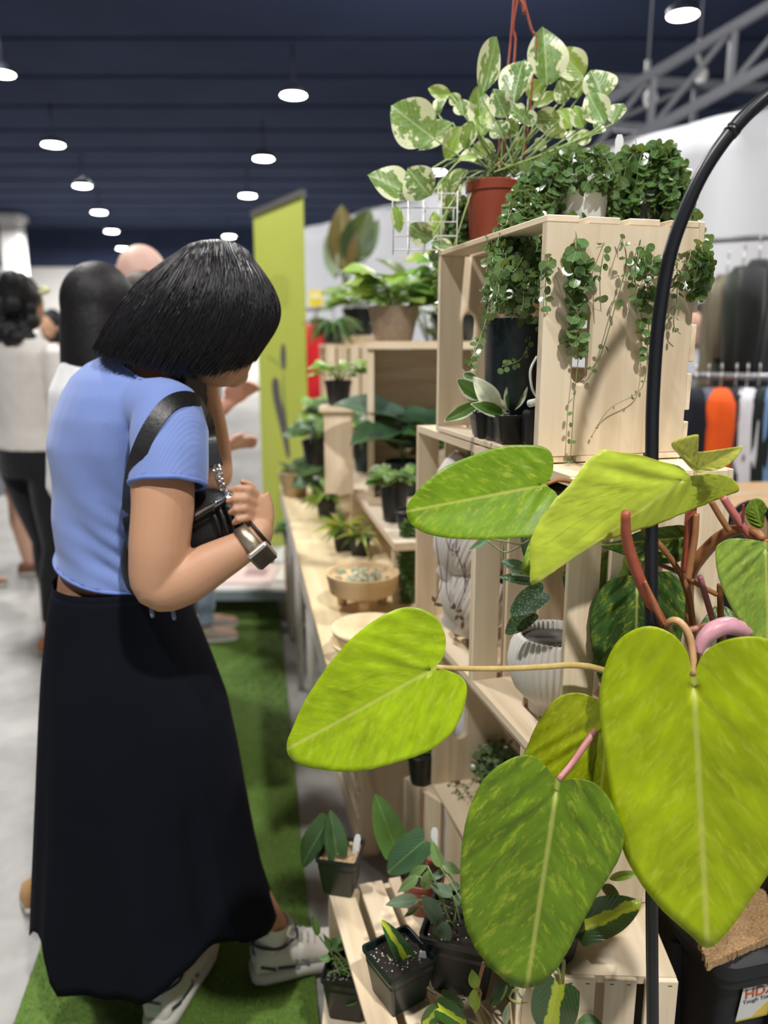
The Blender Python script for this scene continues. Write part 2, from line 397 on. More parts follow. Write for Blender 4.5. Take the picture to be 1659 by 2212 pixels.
GLOW = plain('lamp_glow', (1, 1, 1), 0.4, emit=((1.0, 0.97, 0.92), 26.0))
LAMPBODY = plain('lamp_housing', (0.05, 0.055, 0.07), 0.5)
def lamp(px, py, z, r, label):
    p = PZ(px, py, z)
    t = thing('ceiling_lamp', label, 'ceiling lamp', p, group='round lamps under the dark ceiling')
    MB().lathe([(0.001, 0.10), (r * 0.7, 0.10), (r * 1.05, 0.05), (r * 1.08, -0.0), (r * 1.0, -0.005)], 20).build('housing', LAMPBODY, t)
    MB().lathe([(0.001, -0.02), (r * 0.6, -0.016), (r, 0.0), (r, 0.02)], 20).build('diffuser', GLOW, t)
    MB().tube([(0, 0, 0.1), (0, 0, ZC - z - 0.2)], 0.015, 6).build('hanger', LAMPBODY, t)
for px, py, r, lab in [
    (4, 160, 0.17, 'round lamp at the very edge of the picture above the white-sweater person'),
    (634, 206, 0.19, 'brightest round lamp above and left of the lime banner top'),
    (115, 313, 0.20, 'round lamp above the curly-haired person, second from the picture edge'),
    (569, 343, 0.20, 'round lamp directly above the lime banner, second down its row'),
    (178, 402, 0.20, 'round lamp third down the row over the white wall'),
    (535, 423, 0.21, 'round lamp just beside the top corner of the lime banner'),
    (214, 459, 0.21, 'round lamp fourth down the row over the white wall'),
    (241, 500, 0.22, 'round lamp fifth down the row over the white wall'),
    (495, 511, 0.22, 'round lamp low beside the black-haired shopper\'s crown'),
    (264, 537, 0.22, 'round lamp lowest and farthest in the row over the white wall'),
    (1475, 33, 0.17, 'large round lamp above the steel trusses'),
    (944, 372, 0.19, 'round lamp half hidden between the variegated pothos leaves'),
    (1122, 255, 0.17, 'round lamp shining through the top of the variegated pothos')]:
    lamp(px, py, 4.65, r * 0.86, lab)

# column in front of the back wall
c = PZ(78, 590, 3.6)
t = thing('column', 'tall white square column in front of the back wall', 'column', (-11.9, 26.0, 0))
WCOL = plain('white_column_paint', (0.62, 0.61, 0.60), 0.7)
MB().box((0, 0, 2.7), (0.56, 0.56, 5.4)).build('shaft', WCOL, t, False)
MB().box((0, 0, 0.12), (0.72, 0.72, 0.24)).build('plinth', WCOL, t, False)
MB().box((0, 0, 5.3), (0.74, 0.74, 0.2)).build('cap', WCOL, t, False)

# ceiling trusses upper right
TRUSS = plain('grey_truss_steel', (0.09, 0.093, 0.105), 0.55, nz=0.1)
def truss(name, label, a, b, posts, r=0.03, lo=0.35):
    a, b = V(a), V(b); t = thing(name, label, 'roof truss', a)
    up = V((0, 0, lo))
    MB().bar((0, 0, 0), b - a, r * 2, r * 2).build('upper_chord', TRUSS, t, False)
    MB().bar(-up, b - a - up, r * 2, r * 2).build('lower_chord', TRUSS, t, False)
    for i in range(posts + 1):
        q = (b - a) * (i / posts); MB().bar(q, q - up, r * 1.4, r * 1.4, (1, 0, 0)).build('web_post', TRUSS, t, False)
        if i < posts:
            q2 = (b - a) * ((i + 1) / posts); MB().bar(q - up, q2, r * 1.1, r * 1.1).build('web_diagonal', TRUSS, t, False)
truss('roof_truss', 'thin steel truss running across beneath the ceiling lamp', P(1310, 170, 8.2), P(1900, 205, 8.0), 3, 0.035, 0.42)
truss('roof_truss', 'pale steel truss sloping up beside the white tent', P(1255, 250, 7.0), P(1780, -55, 6.2), 3, 0.034, 0.42)
def spot(px, py, y, label):
    p = P(px, py, y); t = thing('spotlight', label, 'spotlight', p)
    MB().ell((0, 0, 0), 0.06, 0.06, 0.07).build('head', PAINT, t, color=(0.55, 0.54, 0.52))
    MB().tube([(0, 0, 0.06), (-0.04, 0, 0.16), (-0.04, 0, 0.30)], 0.022, 6).tube([(-0.04, 0, 0.30), (-0.04, 0, ZC - p.z)], 0.006, 6).build('bracket', PAINT, t, color=(0.3, 0.3, 0.3))
    MB().lathe([(0.001, -0.069), (0.04, -0.058), (0.045, -0.04)], 14).build('lens', PAINT, t, color=(0.8, 0.8, 0.78))
spot(1405, 212, 7.4, 'pale spotlight hanging from the lower truss rail'); spot(1515, 162, 7.9, 'pale spotlight hanging from the upper truss rail')

# artificial-turf runner
def turf():
    m, nt, b = nmat('artificial_turf'); co = objco(nt, rand=False)
    a = noise_(nt, co, 240.0, 3, 0.7); c = noise_(nt, co, 6.0, 3)
    col = ramp(nt, a, [(0.3, (0.045, 0.10, 0.012)), (0.55, (0.13, 0.235, 0.03)), (0.75, (0.22, 0.33, 0.06))])
    lk(nt, mix(nt, math_(nt, 'MULTIPLY', c, 0.4), col, (0.08, 0.17, 0.02)), b.inputs['Base Color']); b.inputs['Roughness'].default_value = 0.8
    bump(nt, b, a, 0.9, 0.006); return m
e0, e1 = PZ(690, 2212, 0.012), PZ(604, 1330, 0.012); dt = (e1 - e0).normalized(); dn = V((dt.y, -dt.x, 0)); 
A0 = e0 - dt * 0.9; A1 = e0 + dt * 3.35
t = thing('turf_runner', 'long strip of green artificial turf under the black-skirted shopper', 'artificial turf', (A0.x, A0.y, 0))
mm = MB(); L = (A1 - A0).length
nx, ny = 14, 90
vs = []; 
for j in range(ny + 1):
    for i in range(nx + 1):
        q = dt * (L * j / ny) - dn * (0.64 * i / nx); vs.append((q.x, q.y, 0.010 + 0.004 * noise.noise(V((i * 0.9, j * 0.6, 2)))))
mm.add(vs, [(j * (nx + 1) + i, (j + 1) * (nx + 1) + i, (j + 1) * (nx + 1) + i + 1, j * (nx + 1) + i + 1) for j in range(ny) for i in range(nx)])
mm.build('pile_mat', turf(), t)
m2 = MB(); rr2 = random.Random(3)      # short upright blades
for _ in range(26000):
    a_, b_ = rr2.random() * L, rr2.random() * 0.64
    q = dt * a_ - dn * b_; h = 0.007 + 0.006 * rr2.random(); an = rr2.random() * 6.28; dx, dy = math.cos(an) * 0.0013, math.sin(an) * 0.0013
    lx, ly = (rr2.random() - .5) * 0.012, (rr2.random() - .5) * 0.012
    m2.add([(q.x - dx, q.y - dy, 0.009), (q.x + dx, q.y + dy, 0.009), (q.x + lx, q.y + ly, 0.010 + h)], [(0, 1, 2)])
o = m2.build('grass_blades', plain('turf_blade', (0.16, 0.27, 0.045), 0.6, nz=0.3, nscale=3), t); o['kind'] = 'stuff'
# ------------------------------------------------------------------ wooden crates
CL, CW, CD, CT = 0.450, 0.322, 0.24, 0.014      # length, width, depth, panel thickness
def slot_panel(name):
    """solid end panel (in Y-Z) with a rounded hand slot near the open side"""
    w_, d_, t_ = CW, CD, CT
    cy, cz, hl, hr = w_ / 2, d_ - 0.062, 0.044, 0.0125
    n = 48; inner, outer = [], []
    for k in range(n):
        a = 2 * math.pi * k / n; c_, s_ = math.cos(a), math.sin(a)
        inner.append((cy + hr * s_ * 0 + (hl if c_ > 0 else -hl) + hr * c_, cz + hr * s_))
    for (y, z) in inner:
        dy, dz = y - cy, (z - cz) * 3.0
        if abs(dz) < 1e-9: dz = 1e-9
        if abs(dy) < 1e-9: dy = 1e-9
        ty = ((w_ - cy) / dy) if dy > 0 else (-cy / dy); tz = ((d_ - cz) / dz) if dz > 0 else (-cz / dz)
        q = min(ty, tz); outer.append((cy + dy * q, cz + dz * q))
    for cyq, czq in ((0, 0), (0, d_), (w_, 0), (w_, d_)):      # snap to corners
        b_ = min(range(n), key=lambda i: (outer[i][0] - cyq) ** 2 + (outer[i][1] - czq) ** 2); outer[b_] = (cyq, czq)
    # chamfered slot rim
    def off(pts, e):
        return [(cy + (y - cy) * (1 + e / (hl + hr)) , cz + (z - cz) * (1 + e / hr)) for y, z in pts]
    rim = off(inner, 0.0035)
    loops = [(outer, 0), (rim, 0), (inner, 0.003), (inner, t_ - 0.003), (rim, t_), (outer, t_)]
    vs = [(x, y, z) for pts, x in loops for y, z in pts]
    fs = []
    for i in range(len(loops)):
        j = (i + 1) % len(loops)
        for k in range(n):
            k2 = (k + 1) % n; fs.append((i * n + k, j * n + k, j * n + k2, i * n + k2))
    me = MB().add(vs, fs).mesh(name, WOODY, False, fix=True)
    return me
END = slot_panel('end_panel')
def slat_mesh(name, w_, t_=0.0095):
    b = bmesh.new(); bmesh.ops.create_cube(b, size=1)
    for v in b.verts: v.co = V((v.co.x * CL, v.co.y * w_, v.co.z * t_))
    bmesh.ops.bevel(b, geom=list(b.edges), offset=0.0012, segments=1, affect='EDGES')
    me = bpy.data.meshes.new(name); b.to_mesh(me); b.free(); me.materials.append(WOODX); return me
SB, SS = slat_mesh('bottom_slat', 0.0545), slat_mesh('side_slat', 0.049)
NAIL = plain('staple_wire', (0.12, 0.09, 0.07), 0.5, metal=0.6)
def crate(label, m, nails=False):
    t = thing('wooden_crate', label, 'crate', mat=m, group='pine crates of the plant stall')
    link('end_panel', END, t, Matrix.Translation((0, 0, 0))); link('end_panel', END, t, Matrix.Translation((CL - CT, 0, 0)))
    g = (CW + 0.019 - 5 * 0.0545) / 4
    for i in range(5):
        y = -0.0095 + 0.0545 / 2 + i * (0.0545 + g); link('bottom_slat', SB, t, Matrix.Translation((CL / 2 + rnd.uniform(-.0015, .0015), y, -0.005)))
    g = (CD - 4 * 0.049) / 3
    for s_, y in ((0, -0.005), (1, CW + 0.005)):
        for i in range(4):
            z = 0.049 / 2 + i * (0.049 + g)
            q = link('side_slat', SS, t, Matrix.Translation((CL / 2 + rnd.uniform(-.0015, .0015), y + (0.0002 if s_ else -0.0002), z)) @ Matrix.Rotation(R(90), 4, 'X'))
            if nails:
                for e in (0.007, CL - 0.007):
                    for dz in (-0.014, 0.012):
                        b_ = MB().box((e, y + (0.0052 if s_ else -0.0052), z + dz), (0.0012, 0.001, 0.006)); b_.build('staple', NAIL, t, False)
    return t
TH = R(15.2)
ct = V((-math.sin(TH), math.cos(TH), 0)); cn = V((math.cos(TH), math.sin(TH), 0)); UP = V((0, 0, 1))
F0 = V((0.222, 1.105, 0))                       # near front corner of the upper crates, on the ground plan
ZA = 1.2485
def lying(near, z):                             # on its long side, mouth toward the aisle
    return frame(-ct, UP, -cn, V((near.x, near.y, z)) + ct * CL + cn * CD)
def upright(near, z, t_=None, n_=None):         # on end, mouth toward the aisle
    t_ = t_ or ct; n_ = n_ or cn
    return frame(UP, t_, -n_, V((near.x, near.y, z)) + n_ * CD)
crate('topmost pine crate on its side, crowned with trailing plants', lying(F0, ZA + 0.010))
Z2 = ZA - CL - 0.002
crate('pine crate on end with one fluted pot, nearest below the topmost crate', upright(F0 - ct * 0.098, Z2))
crate('pine crate on end holding three toppled fluted pots', upright(F0 + ct * 0.246, Z2))
Z3 = Z2 - CW - 0.021
crate('pine crate on its side beneath the fluted pots', lying(F0 + ct * 0.01 + cn * 0.004, Z3 + 0.010))
# front column crate, on end, standing square to the viewer
tf = V((math.sin(R(2)), math.cos(R(2)), 0)); nf = V((math.cos(R(2)), -math.sin(R(2)), 0))
HF = CL + 0.001
crate('low pine crate on end with staples and speckled top beside the black tote', frame(UP, -tf, nf, V((0.458, 1.020, 0)) + tf * CW - nf * CD), nails=True)
# turned crate under the shelf: lower shelf top seen behind the philodendron leaf
tg = V((math.cos(R(52)) * -1, math.sin(R(52)), 0)); ng = V((tg.y, -tg.x, 0))
gc = V((0.058, 1.585, 0))
crate('pine crate on end set askew, its top a shelf for a black pot', frame(UP, -tg, ng, gc + tg * 0.0 - tg * 0.0))
# slatted step crate
ec = V((-0.113, 1.353, 0))
crate('pine crate on its side used as slatted step for potted plants', lying(ec - ct * CL, 0.010))
th_ = V((-0.2, 0.98, 0)).normalized(); nh_ = V((th_.y, -th_.x, 0))
crate('pine crate lying behind the step, solid end toward the aisle', frame(th_, UP, nh_, V((-0.064, 1.915, 0.010))))
STEPZ = CW + 0.0205
# ------------------------------------------------------------------ leaves and pots
def leaf_shape(kind, t):
    """half width at t along the leaf (0 base .. 1 tip), widest = 0.5"""
    if kind == 'heart': return 0.5 * (max(0.0, 1 - ((t - 0.30) / (0.72 if t > 0.30 else 0.62)) ** 2)) ** (0.75 if t > 0.3 else 0.5)
    if kind == 'oval': return 0.5 * (max(0.0, math.sin(math.pi * min(1, t ** 0.85)))) ** 0.8
    if kind == 'lance': return 0.5 * max(0.0, math.sin(math.pi * t ** 0.75)) ** 1.0 * (1 - 0.25 * t)
    if kind == 'round': return 0.5 * math.sqrt(max(0.0, 1 - (2 * t - 1) ** 2))
    if kind == 'strap': return 0.5 * min(1, t * 6) ** .5 * max(0.0, 1 - t ** 2.5)
    return 0.5
_leafcache = {}
def unit_leaf(kind, mat, curl=0.15, fold=0.2, wave=0.02, nu=11, nv=7, seed=0, twist=0.0):
    """leaf of length 1 along +X, width 1 in Y, facing +Z; UV carries (along, across)"""
    key = (kind, mat.name, curl, fold, wave, nu, nv, seed, twist)
    if key in _leafcache: return _leafcache[key]
    vs, uv, rim, fs = [], [], [], []
    for i in range(nu + 1):
        t = i / nu; tt = t
        h = leaf_shape(kind, tt); 
        lobe = 0.0
        for j in range(nv):
            s_ = -1 + 2 * j / (nv - 1); y = h * s_
            x = t
            if kind == 'heart' and t < 0.3: x = t - (0.3 - t) / 0.3 * 0.13 * math.sin(min(1, abs(s_) * 1.1) * math.pi * 0.75) 
            z = -curl * t * t + fold * abs(y) * 0.5 + wave * math.sin(7 * t + seed) * abs(s_) * (1 if s_ > 0 else -1)
            a = twist * t
            y2, z2 = y * math.cos(a) - z * math.sin(a), y * math.sin(a) + z * math.cos(a)
            vs.append((x, y2, z2)); uv.append((t, 0.5 + y)); rim.append(max(abs(s_), abs(2 * t - 1) ** 3))
    for i in range(nu):
        for j in range(nv - 1):
            a = i * nv + j; fs.append((a, a + nv, a + nv + 1, a + 1))
    me = MB().add(vs, fs).mesh('leaf', mat)
    set_uv(me, uv, rim); _leafcache[key] = me
    return me
def set_uv(me, uv, rim=None):
    l = me.uv_layers.new(name='UVMap'); idx = np.empty(len(me.loops), dtype=int); me.loops.foreach_get('vertex_index', idx)
    a = np.array(uv)[idx]; l.data.foreach_set('uv', a.ravel())
    if rim is not None:
        at = me.attributes.new('rim', 'FLOAT', 'POINT'); at.data.foreach_set('value', rim)
def leaf_m(base, tip, width, normal, zs=None):
    """matrix for a unit leaf from base to tip"""
    base, tip = V(base), V(tip); x = tip - base; L = x.length; x.normalize()
    n = V(normal); n = n - x * n.dot(x)
    if n.length < 1e-5: n = x.orthogonal()
    n.normalize(); y = n.cross(x)
    m = frame(x * L, y * width, n * (zs or L), base); return m
def put_leaf(me, base, tip, width, normal, parent, color, name='leaf'):
    o0 = parent.location.copy() if parent is not None else V((0, 0, 0))
    return link(name, me, parent, leaf_m(V(base) - o0, V(tip) - o0, width, normal), color)
def leaf_px(me, b, t, wpx, y, parent, color, dy=0.0, tilt=(0, 0, 0), name='leaf'):
    """leaf whose base and tip show at these photo pixels, at forward distance y (tip at y+dy)"""
    B, T = P(b[0], b[1], y), P(t[0], t[1], y + dy)
    n = (CAM - B).normalized() + V(tilt)
    return put_leaf(me, B, T, wpx * mpp(y) * 1.02, n, parent, color, name)
def jcol(c, a=0.15, r_=None):
    r_ = r_ or rnd; k = 1 + (r_.random() * 2 - 1) * a; return (c[0] * k * (1 + (r_.random() - .5) * a), c[1] * k, c[2] * k)
def stem_(parent, pts, r, color, n=6, name='stem', smooth_n=0):
    o0 = parent.location.copy()
    pts = [V(p) for p in pts]
    if smooth_n: pts = catmull(pts, smooth_n)
    if hasattr(r, '__len__') and len(r) != len(pts): r = list(np.interp(np.linspace(0, 1, len(pts)), np.linspace(0, 1, len(r)), r))
    return MB().tube([p - o0 for p in pts], r, n, round_ends=False).build(name, STEM, parent, color=color)

# traced leaf: the outline seen in the photo laid on the leaf's own plane, then cupped, creased and given thickness
def far_(y): return 0.96 - (0.96 - y) * 0.5 if y < 0.96 else y
def traced_leaf(parent, base, tip, outline, yb, yt, color, roll=0.0, sag=0.0, crease=0.12, quilt=0.0022, mat=None, curl_edge=0.0, name='leaf', nseg=84, mlen=None):
    yb, yt = far_(yb), far_(yt)
    B, T = P(*base, yb), P(*tip, yt); ax = (T - B); L = ax.length; ax.normalize()
    w_ = (CAM - B).normalized(); lat = w_.cross(ax).normalized(); n = ax.cross(lat).normalized()
    q = Quaternion(ax, roll); n = q @ n; lat = q @ lat
    pts = catmull([PP(x, y, B, n) for x, y in outline], nseg, True)
    c0 = B + ax * (0.05 * L)
    rr = [0.0, 0.10, 0.22, 0.35, 0.48, 0.61, 0.74, 0.86, 0.94, 1.0]
    vs, uv, rim, fs = [], [], [], []
    for k, f in enumerate(rr):
        for p in pts:
            x = c0 + (p - c0) * f; u = (x - B).dot(ax) / L; v = (x - B).dot(lat) / L; av = abs(v)
            d = crease * L * (math.sqrt(av * av + 0.0009) - 0.03) - sag * L * max(0, u) ** 2
            if av > 1e-4: d += quilt * math.sin(2 * math.pi * (u * 7 - av * 6.5)) * min(1, av * 9) * (1 - f ** 4 * 0.6)
            d += 0.012 * L * (noise.noise(V((u * 3.1, v * 4.0, base[0] * 0.1)))) - curl_edge * L * f ** 5
            x = x + n * d
            vs.append(x); uv.append((u, 0.5 + v)); rim.append(f)
    m = len(pts)
    for k in range(len(rr) - 1):
        for j in range(m):
            j2 = (j + 1) % m
            if k == 0: fs.append((m + j, m + j2, j)) if False else fs.append((j, m + j, m + j2))
            else: fs.append((k * m + j, (k + 1) * m + j, (k + 1) * m + j2, k * m + j2))
    o0 = parent.location.copy()
    me = MB().add([x - o0 for x in vs], fs).mesh('leaf', mat or L_PHILO, fix=False)
    set_uv(me, uv, rim)
    o = link(name, me, parent, color=color); solid(o, 0.0007, 0); return o

# pots --------------------------------------------------------------
def square_pot(parent, w_, h, mat, c=(0, 0, 0), rz=0.0, soil=SOIL, taper=0.74, fill=0.86):
    """tapered square nursery pot with rolled rim"""
    def sq(half, z, cr=0.16):
        pts = []
        for cx, cy, a0 in ((1, 1, 0), (-1, 1, 90), (-1, -1, 180), (1, -1, 270)):
            for k in range(4):
                a = R(a0 + 30 * k); pts.append(V((cx * half * (1 - cr) + half * cr * math.cos(a), cy * half * (1 - cr) + half * cr * math.sin(a), z)))
        return pts
    hw = w_ / 2; m = Matrix.Translation(c) @ Matrix.Rotation(rz, 4, 'Z')
    b = MB(); b.rings([sq(hw * taper * 0.9, 0.0), sq(hw * taper, 0.004), sq(hw * 0.96, h * 0.90), sq(hw * 0.965, h * 0.905), sq(hw * 1.02, h * 0.91), sq(hw * 1.03, h * 0.995), sq(hw * 1.0, h), sq(hw * 0.94, h * 0.99), sq(hw * 0.92, h * 0.7)], True)
    o = link('pot', smooth_by_angle(b.mesh('pot', mat, True, fix=True), 40), parent, m)
    s_ = MB(); n = 9; hs = hw * 0.90
    s_.add([(hs * (2 * i / n - 1), hs * (2 * j / n - 1), h * fill + 0.004 * rnd.uniform(-1, 1)) for i in range(n + 1) for j in range(n + 1)],
           [(i * (n + 1) + j, (i + 1) * (n + 1) + j, (i + 1) * (n + 1) + j + 1, i * (n + 1) + j + 1) for i in range(n) for j in range(n)])
    link('soil', s_.mesh('soil', soil), parent, m)
    g = MB()
    for _ in range(60):
        x, y = rnd.uniform(-hs, hs) * .95, rnd.uniform(-hs, hs) * .95; r_ = rnd.uniform(0.0004, 0.0012)
        g.box((x, y, h * fill + 0.005), (r_ * 2, r_ * 1.6, r_ * 1.5))
    q = link('grit', g.mesh('grit', PERLITE if soil is SOIL else BARK, False), parent, m); q['kind'] = 'stuff'
    return o
def round_pot(parent, r, h, mat, c=(0, 0, 0), soil=SOIL, taper=0.74, rim=True, fill=0.88, name='pot'):
    prof = [(0.002, 0.001), (r * taper * 0.92, 0.0), (r * taper, 0.004)]
    if rim: prof += [(r * 0.955, h * 0.86), (r * 1.0, h * 0.862), (r * 1.03, h * 0.985), (r * 1.0, h), (r * 0.95, h * 0.985), (r * 0.9, h * 0.7)]
    else: prof += [(r * 0.99, h * 0.98), (r, h), (r * 0.95, h * 0.985), (r * 0.9, h * 0.7)]
    o = link(name, smooth_by_angle(MB().lathe(prof, 36, c).mesh('pot', mat, True, fix=True), 40), parent)
    if soil:
        MB().lathe([(0.001, h * fill + 0.006), (r * 0.5, h * fill + 0.004), (r * 0.93, h * fill)], 20, c).build('soil', soil, parent)
    return o
def plant_tag(parent, p, h=0.06, w_=0.012, lean=(0, 0, 1), face=(0, -1, 0)):
    o0 = parent.location.copy(); p = V(p) - o0; u = V(lean).normalized(); f = V(face); x = u.cross(f).normalized(); f = x.cross(u)
    b = MB(); prof = [(-.5, 0), (.5, 0), (.5, .82), (.28, 1), (-.28, 1), (-.5, .82)]
    vs = [p + x * (a * w_) + u * (c * h) + f * d for d in (-0.0004, 0.0004) for a, c in prof]
    n = 6; fs = [tuple(range(n - 1, -1, -1)), tuple(range(n, 2 * n))] + [(i, (i + 1) % n, n + (i + 1) % n, n + i) for i in range(n)]
    b.add(vs, fs).build('plant_tag', WHITEPLASTIC, parent, False)
# ------------------------------------------------------------------ the big painted philodendron in front
zz = lambda l: [(1150 + x / 3.259, 900 + y / 3.259) for x, y in l]
PB = V((0.70, 1.22, 0.479))
ph = thing('potted_philodendron', 'large lime and gold philodendron with heart leaves on red stems, fronting the crates', 'potted plant', PB)
round_pot(ph, 0.095, 0.17, BLACKPOT)
GOLD, GREEN, LIME, DULL = (0.40, 0.45, 0.006), (0.115, 0.225, 0.010), (0.27, 0.41, 0.012), (0.16, 0.22, 0.04)
traced_leaf(ph, (945, 1440), (619, 1622), [(945, 1440), (958, 1418), (963, 1382), (951, 1346), (926, 1321), (890, 1310), (850, 1317), (800, 1345), (750, 1388), (700, 1450), (655, 1520), (628, 1580), (616, 1612), (622, 1640), (648, 1657), (690, 1664), (745, 1668), (800, 1661), (860, 1643), (920, 1621), (965, 1590), (990, 1555), (1005, 1515), (1008, 1480), (994, 1460), (970, 1449)],
            0.86, 0.82, (0.34, 0.49, 0.006), roll=-0.15, sag=0.05)
traced_leaf(ph, (1182, 1047), (879, 1103), [(1182, 1047), (1193, 1020), (1191, 985), (1171, 967), (1130, 963), (1080, 967), (1020, 985), (960, 1010), (915, 1045), (886, 1080), (878, 1103), (888, 1130), (918, 1151), (970, 1163), (1040, 1166), (1110, 1163), (1165, 1158), (1202, 1128), (1211, 1095), (1201, 1065)],
            0.95, 0.92, (0.17, 0.31, 0.010), roll=0.12, sag=0.04, quilt=0.0006)
traced_leaf(ph, (1498, 1455), (1530, 2036), [(1498, 1455), (1485, 1408), (1455, 1370), (1410, 1350), (1365, 1360), (1330, 1390), (1305, 1450), (1298, 1520), (1308, 1610), (1325, 1720), (1347, 1820), (1382, 1890), (1430, 1950), (1490, 2004), (1530, 2036), (1575, 2000), (1622, 1935), (1662, 1875), (1720, 1770), (1750, 1650), (1748, 1520), (1712, 1420), (1660, 1377), (1600, 1373), (1550, 1388), (1515, 1418)],
            0.80, 0.72, (0.36, 0.46, 0.003), roll=0.1, sag=-0.03, crease=0.10, quilt=0.0012)
traced_leaf(ph, (1205, 1685), (1138, 2141), [(1205, 1685), (1178, 1652), (1146, 1628), (1110, 1630), (1065, 1655), (1035, 1690), (1010, 1750), (998, 1820), (995, 1900), (1003, 1980), (1025, 2040), (1060, 2090), (1100, 2126), (1138, 2141), (1175, 2125), (1212, 2080), (1242, 2020), (1282, 1940), (1322, 1870), (1345, 1810), (1336, 1760), (1310, 1712), (1280, 1686), (1240, 1680)],
            0.84, 0.80, (0.13, 0.235, 0.010), roll=-0.15, sag=0.02, quilt=0.0028)
traced_leaf(ph, (1314, 1552), (1285, 1835), [(1314, 1552), (1293, 1512), (1250, 1495), (1210, 1502), (1175, 1542), (1150, 1592), (1133, 1650), (1160, 1720), (1215, 1790), (1285, 1835), (1335, 1780), (1352, 1700), (1346, 1610)],
            0.90, 0.88, (0.31, 0.37, 0.006), roll=0.2)
traced_leaf(ph, (1488, 1026), (1164, 1270), zz([(1105, 412), (1045, 350), (930, 320), (790, 275), (680, 265), (560, 250), (440, 345), (350, 480), (230, 610), (130, 745), (60, 900), (46, 1080), (45, 1215), (130, 1170), (230, 1080), (330, 1000), (450, 912), (600, 862), (750, 812), (900, 770), (1050, 712), (1200, 652), (1330, 602), (1470, 555), (1508, 525), (1470, 460), (1380, 420), (1250, 402), (1150, 412)]),
            0.93, 0.80, (0.47, 0.57, 0.05), roll=-0.55, sag=0.08, crease=-0.22, quilt=0.003)
traced_leaf(ph, (1500, 1018), (1604, 965), zz([(1140, 385), (1030, 255), (982, 195), (985, 155), (1060, 125), (1160, 108), (1152, 150), (1130, 205), (1165, 238), (1300, 230), (1420, 216), (1482, 212), (1430, 290), (1330, 360), (1230, 382)]),
            0.92, 0.88, (0.55, 0.56, 0.10), roll=0.3, crease=0.3, quilt=0.001)
traced_leaf(ph, zz([(1640, 885)])[0], zz([(1660, 1640)])[0], zz([(1640, 885), (1560, 868), (1420, 855), (1330, 880), (1285, 930), (1290, 1060), (1330, 1200), (1400, 1350), (1480, 1470), (1560, 1570), (1660, 1640), (1770, 1520), (1850, 1300), (1850, 1100), (1780, 950), (1710, 892)]),
            0.90, 0.86, (0.22, 0.34, 0.05), roll=-0.2)
traced_leaf(ph, zz([(740, 1150)])[0], zz([(720, 2060)])[0], zz([(740, 1150), (700, 1122), (640, 1120), (560, 1140), (490, 1200), (440, 1280), (412, 1400), (415, 1550), (440, 1700), (480, 1860), (580, 1980), (720, 2060), (880, 1950), (990, 1800), (1040, 1600), (1072, 1450), (1080, 1300), (1060, 1200), (1010, 1110), (940, 1085), (860, 1100), (800, 1130)]),
            0.99, 0.97, (0.045, 0.115, 0.022), roll=0.15)
traced_leaf(ph, zz([(620, 930)])[0], zz([(440, 1760)])[0], zz([(620, 930), (540, 940), (430, 1000), (345, 1060), (316, 1150), (316, 1260), (292, 1400), (290, 1550), (335, 1650), (400, 1715), (440, 1760), (560, 1700), (680, 1500), (745, 1250), (745, 1050), (690, 950)]),
            1.03, 1.01, (0.13, 0.20, 0.035), roll=0.35)
traced_leaf(ph, zz([(1078, 850)])[0], zz([(480, 905)])[0], zz([(1078, 860), (1078, 790), (1040, 762), (900, 775), (760, 800), (640, 862), (480, 905), (620, 965), (740, 1012), (850, 1030), (960, 1030), (1050, 1005), (1080, 940)]),
            1.00, 0.98, (0.06, 0.14, 0.024), roll=-0.2)
traced_leaf(ph, zz([(330, 1040)])[0], zz([(240, 1278)])[0], zz([(330, 1040), (255, 1058), (212, 1110), (222, 1190), (240, 1278), (282, 1240), (310, 1215), (322, 1120)]), 1.05, 1.05, (0.05, 0.12, 0.02), nseg=40)
traced_leaf(ph, (1172, 1150), (1126, 1238), [(1172, 1150), (1150, 1160), (1138, 1186), (1126, 1238), (1165, 1236), (1185, 1225), (1200, 1180), (1190, 1155)], 1.03, 1.01, (0.20, 0.33, 0.03), nseg=40)
traced_leaf(ph, zz([(1620, 785)])[0], zz([(1560, 575)])[0], zz([(1620, 785), (1545, 765), (1502, 700), (1500, 640), (1560, 575), (1620, 588), (1646, 640), (1632, 720)]), 0.97, 0.97, (0.14, 0.25, 0.02), nseg=40)
traced_leaf(ph, zz([(1300, 1330)])[0], zz([(1180, 1560)])[0], zz([(1300, 1330), (1250, 1370), (1195, 1450), (1180, 1560), (1260, 1540), (1400, 1470), (1430, 1420), (1380, 1350)]), 1.06, 1.04, (0.09, 0.17, 0.05), nseg=40)
RED, BRN, PINK, TAN = (0.36, 0.085, 0.045), (0.30, 0.13, 0.05), (0.46, 0.19, 0.18), (0.50, 0.36, 0.13)
def st(l, col, wpx, y, n=22, name='petiole'):
    """petiole along photo pixels; y is one distance or (start, end)"""
    y0, y1 = y if isinstance(y, tuple) else (y, y); m = len(l); y0, y1 = far_(y0), far_(y1)
    pts = [P(a, b, y0 + (y1 - y0) * i / (m - 1)) for i, (a, b) in enumerate(l)]
    if name == 'main_stem': pts.append(PB + V((-0.01, -0.01, 0.15)))
    wr = wpx if hasattr(wpx, '__len__') else [wpx, wpx]
    return stem_(ph, pts, [x * 0.5 * mpp((y0 + y1) / 2) * 1.02 for x in wr], col, 8, name, n)
crown = (1502, 1430)
st([(943, 1441), (1000, 1444), (1100, 1444), (1180, 1440), (1240, 1437), (1300, 1447), (1400, 1490), (1500, 1560), (1580, 1640)], TAN, (11, 14, 16, 20), (0.86, 1.02))
st([(1181, 1046), (1205, 1037), (1240, 1043), (1300, 1075), (1400, 1150), (1480, 1260), (1500, 1400)], BRN, (8, 12, 16), (0.95, 0.99))
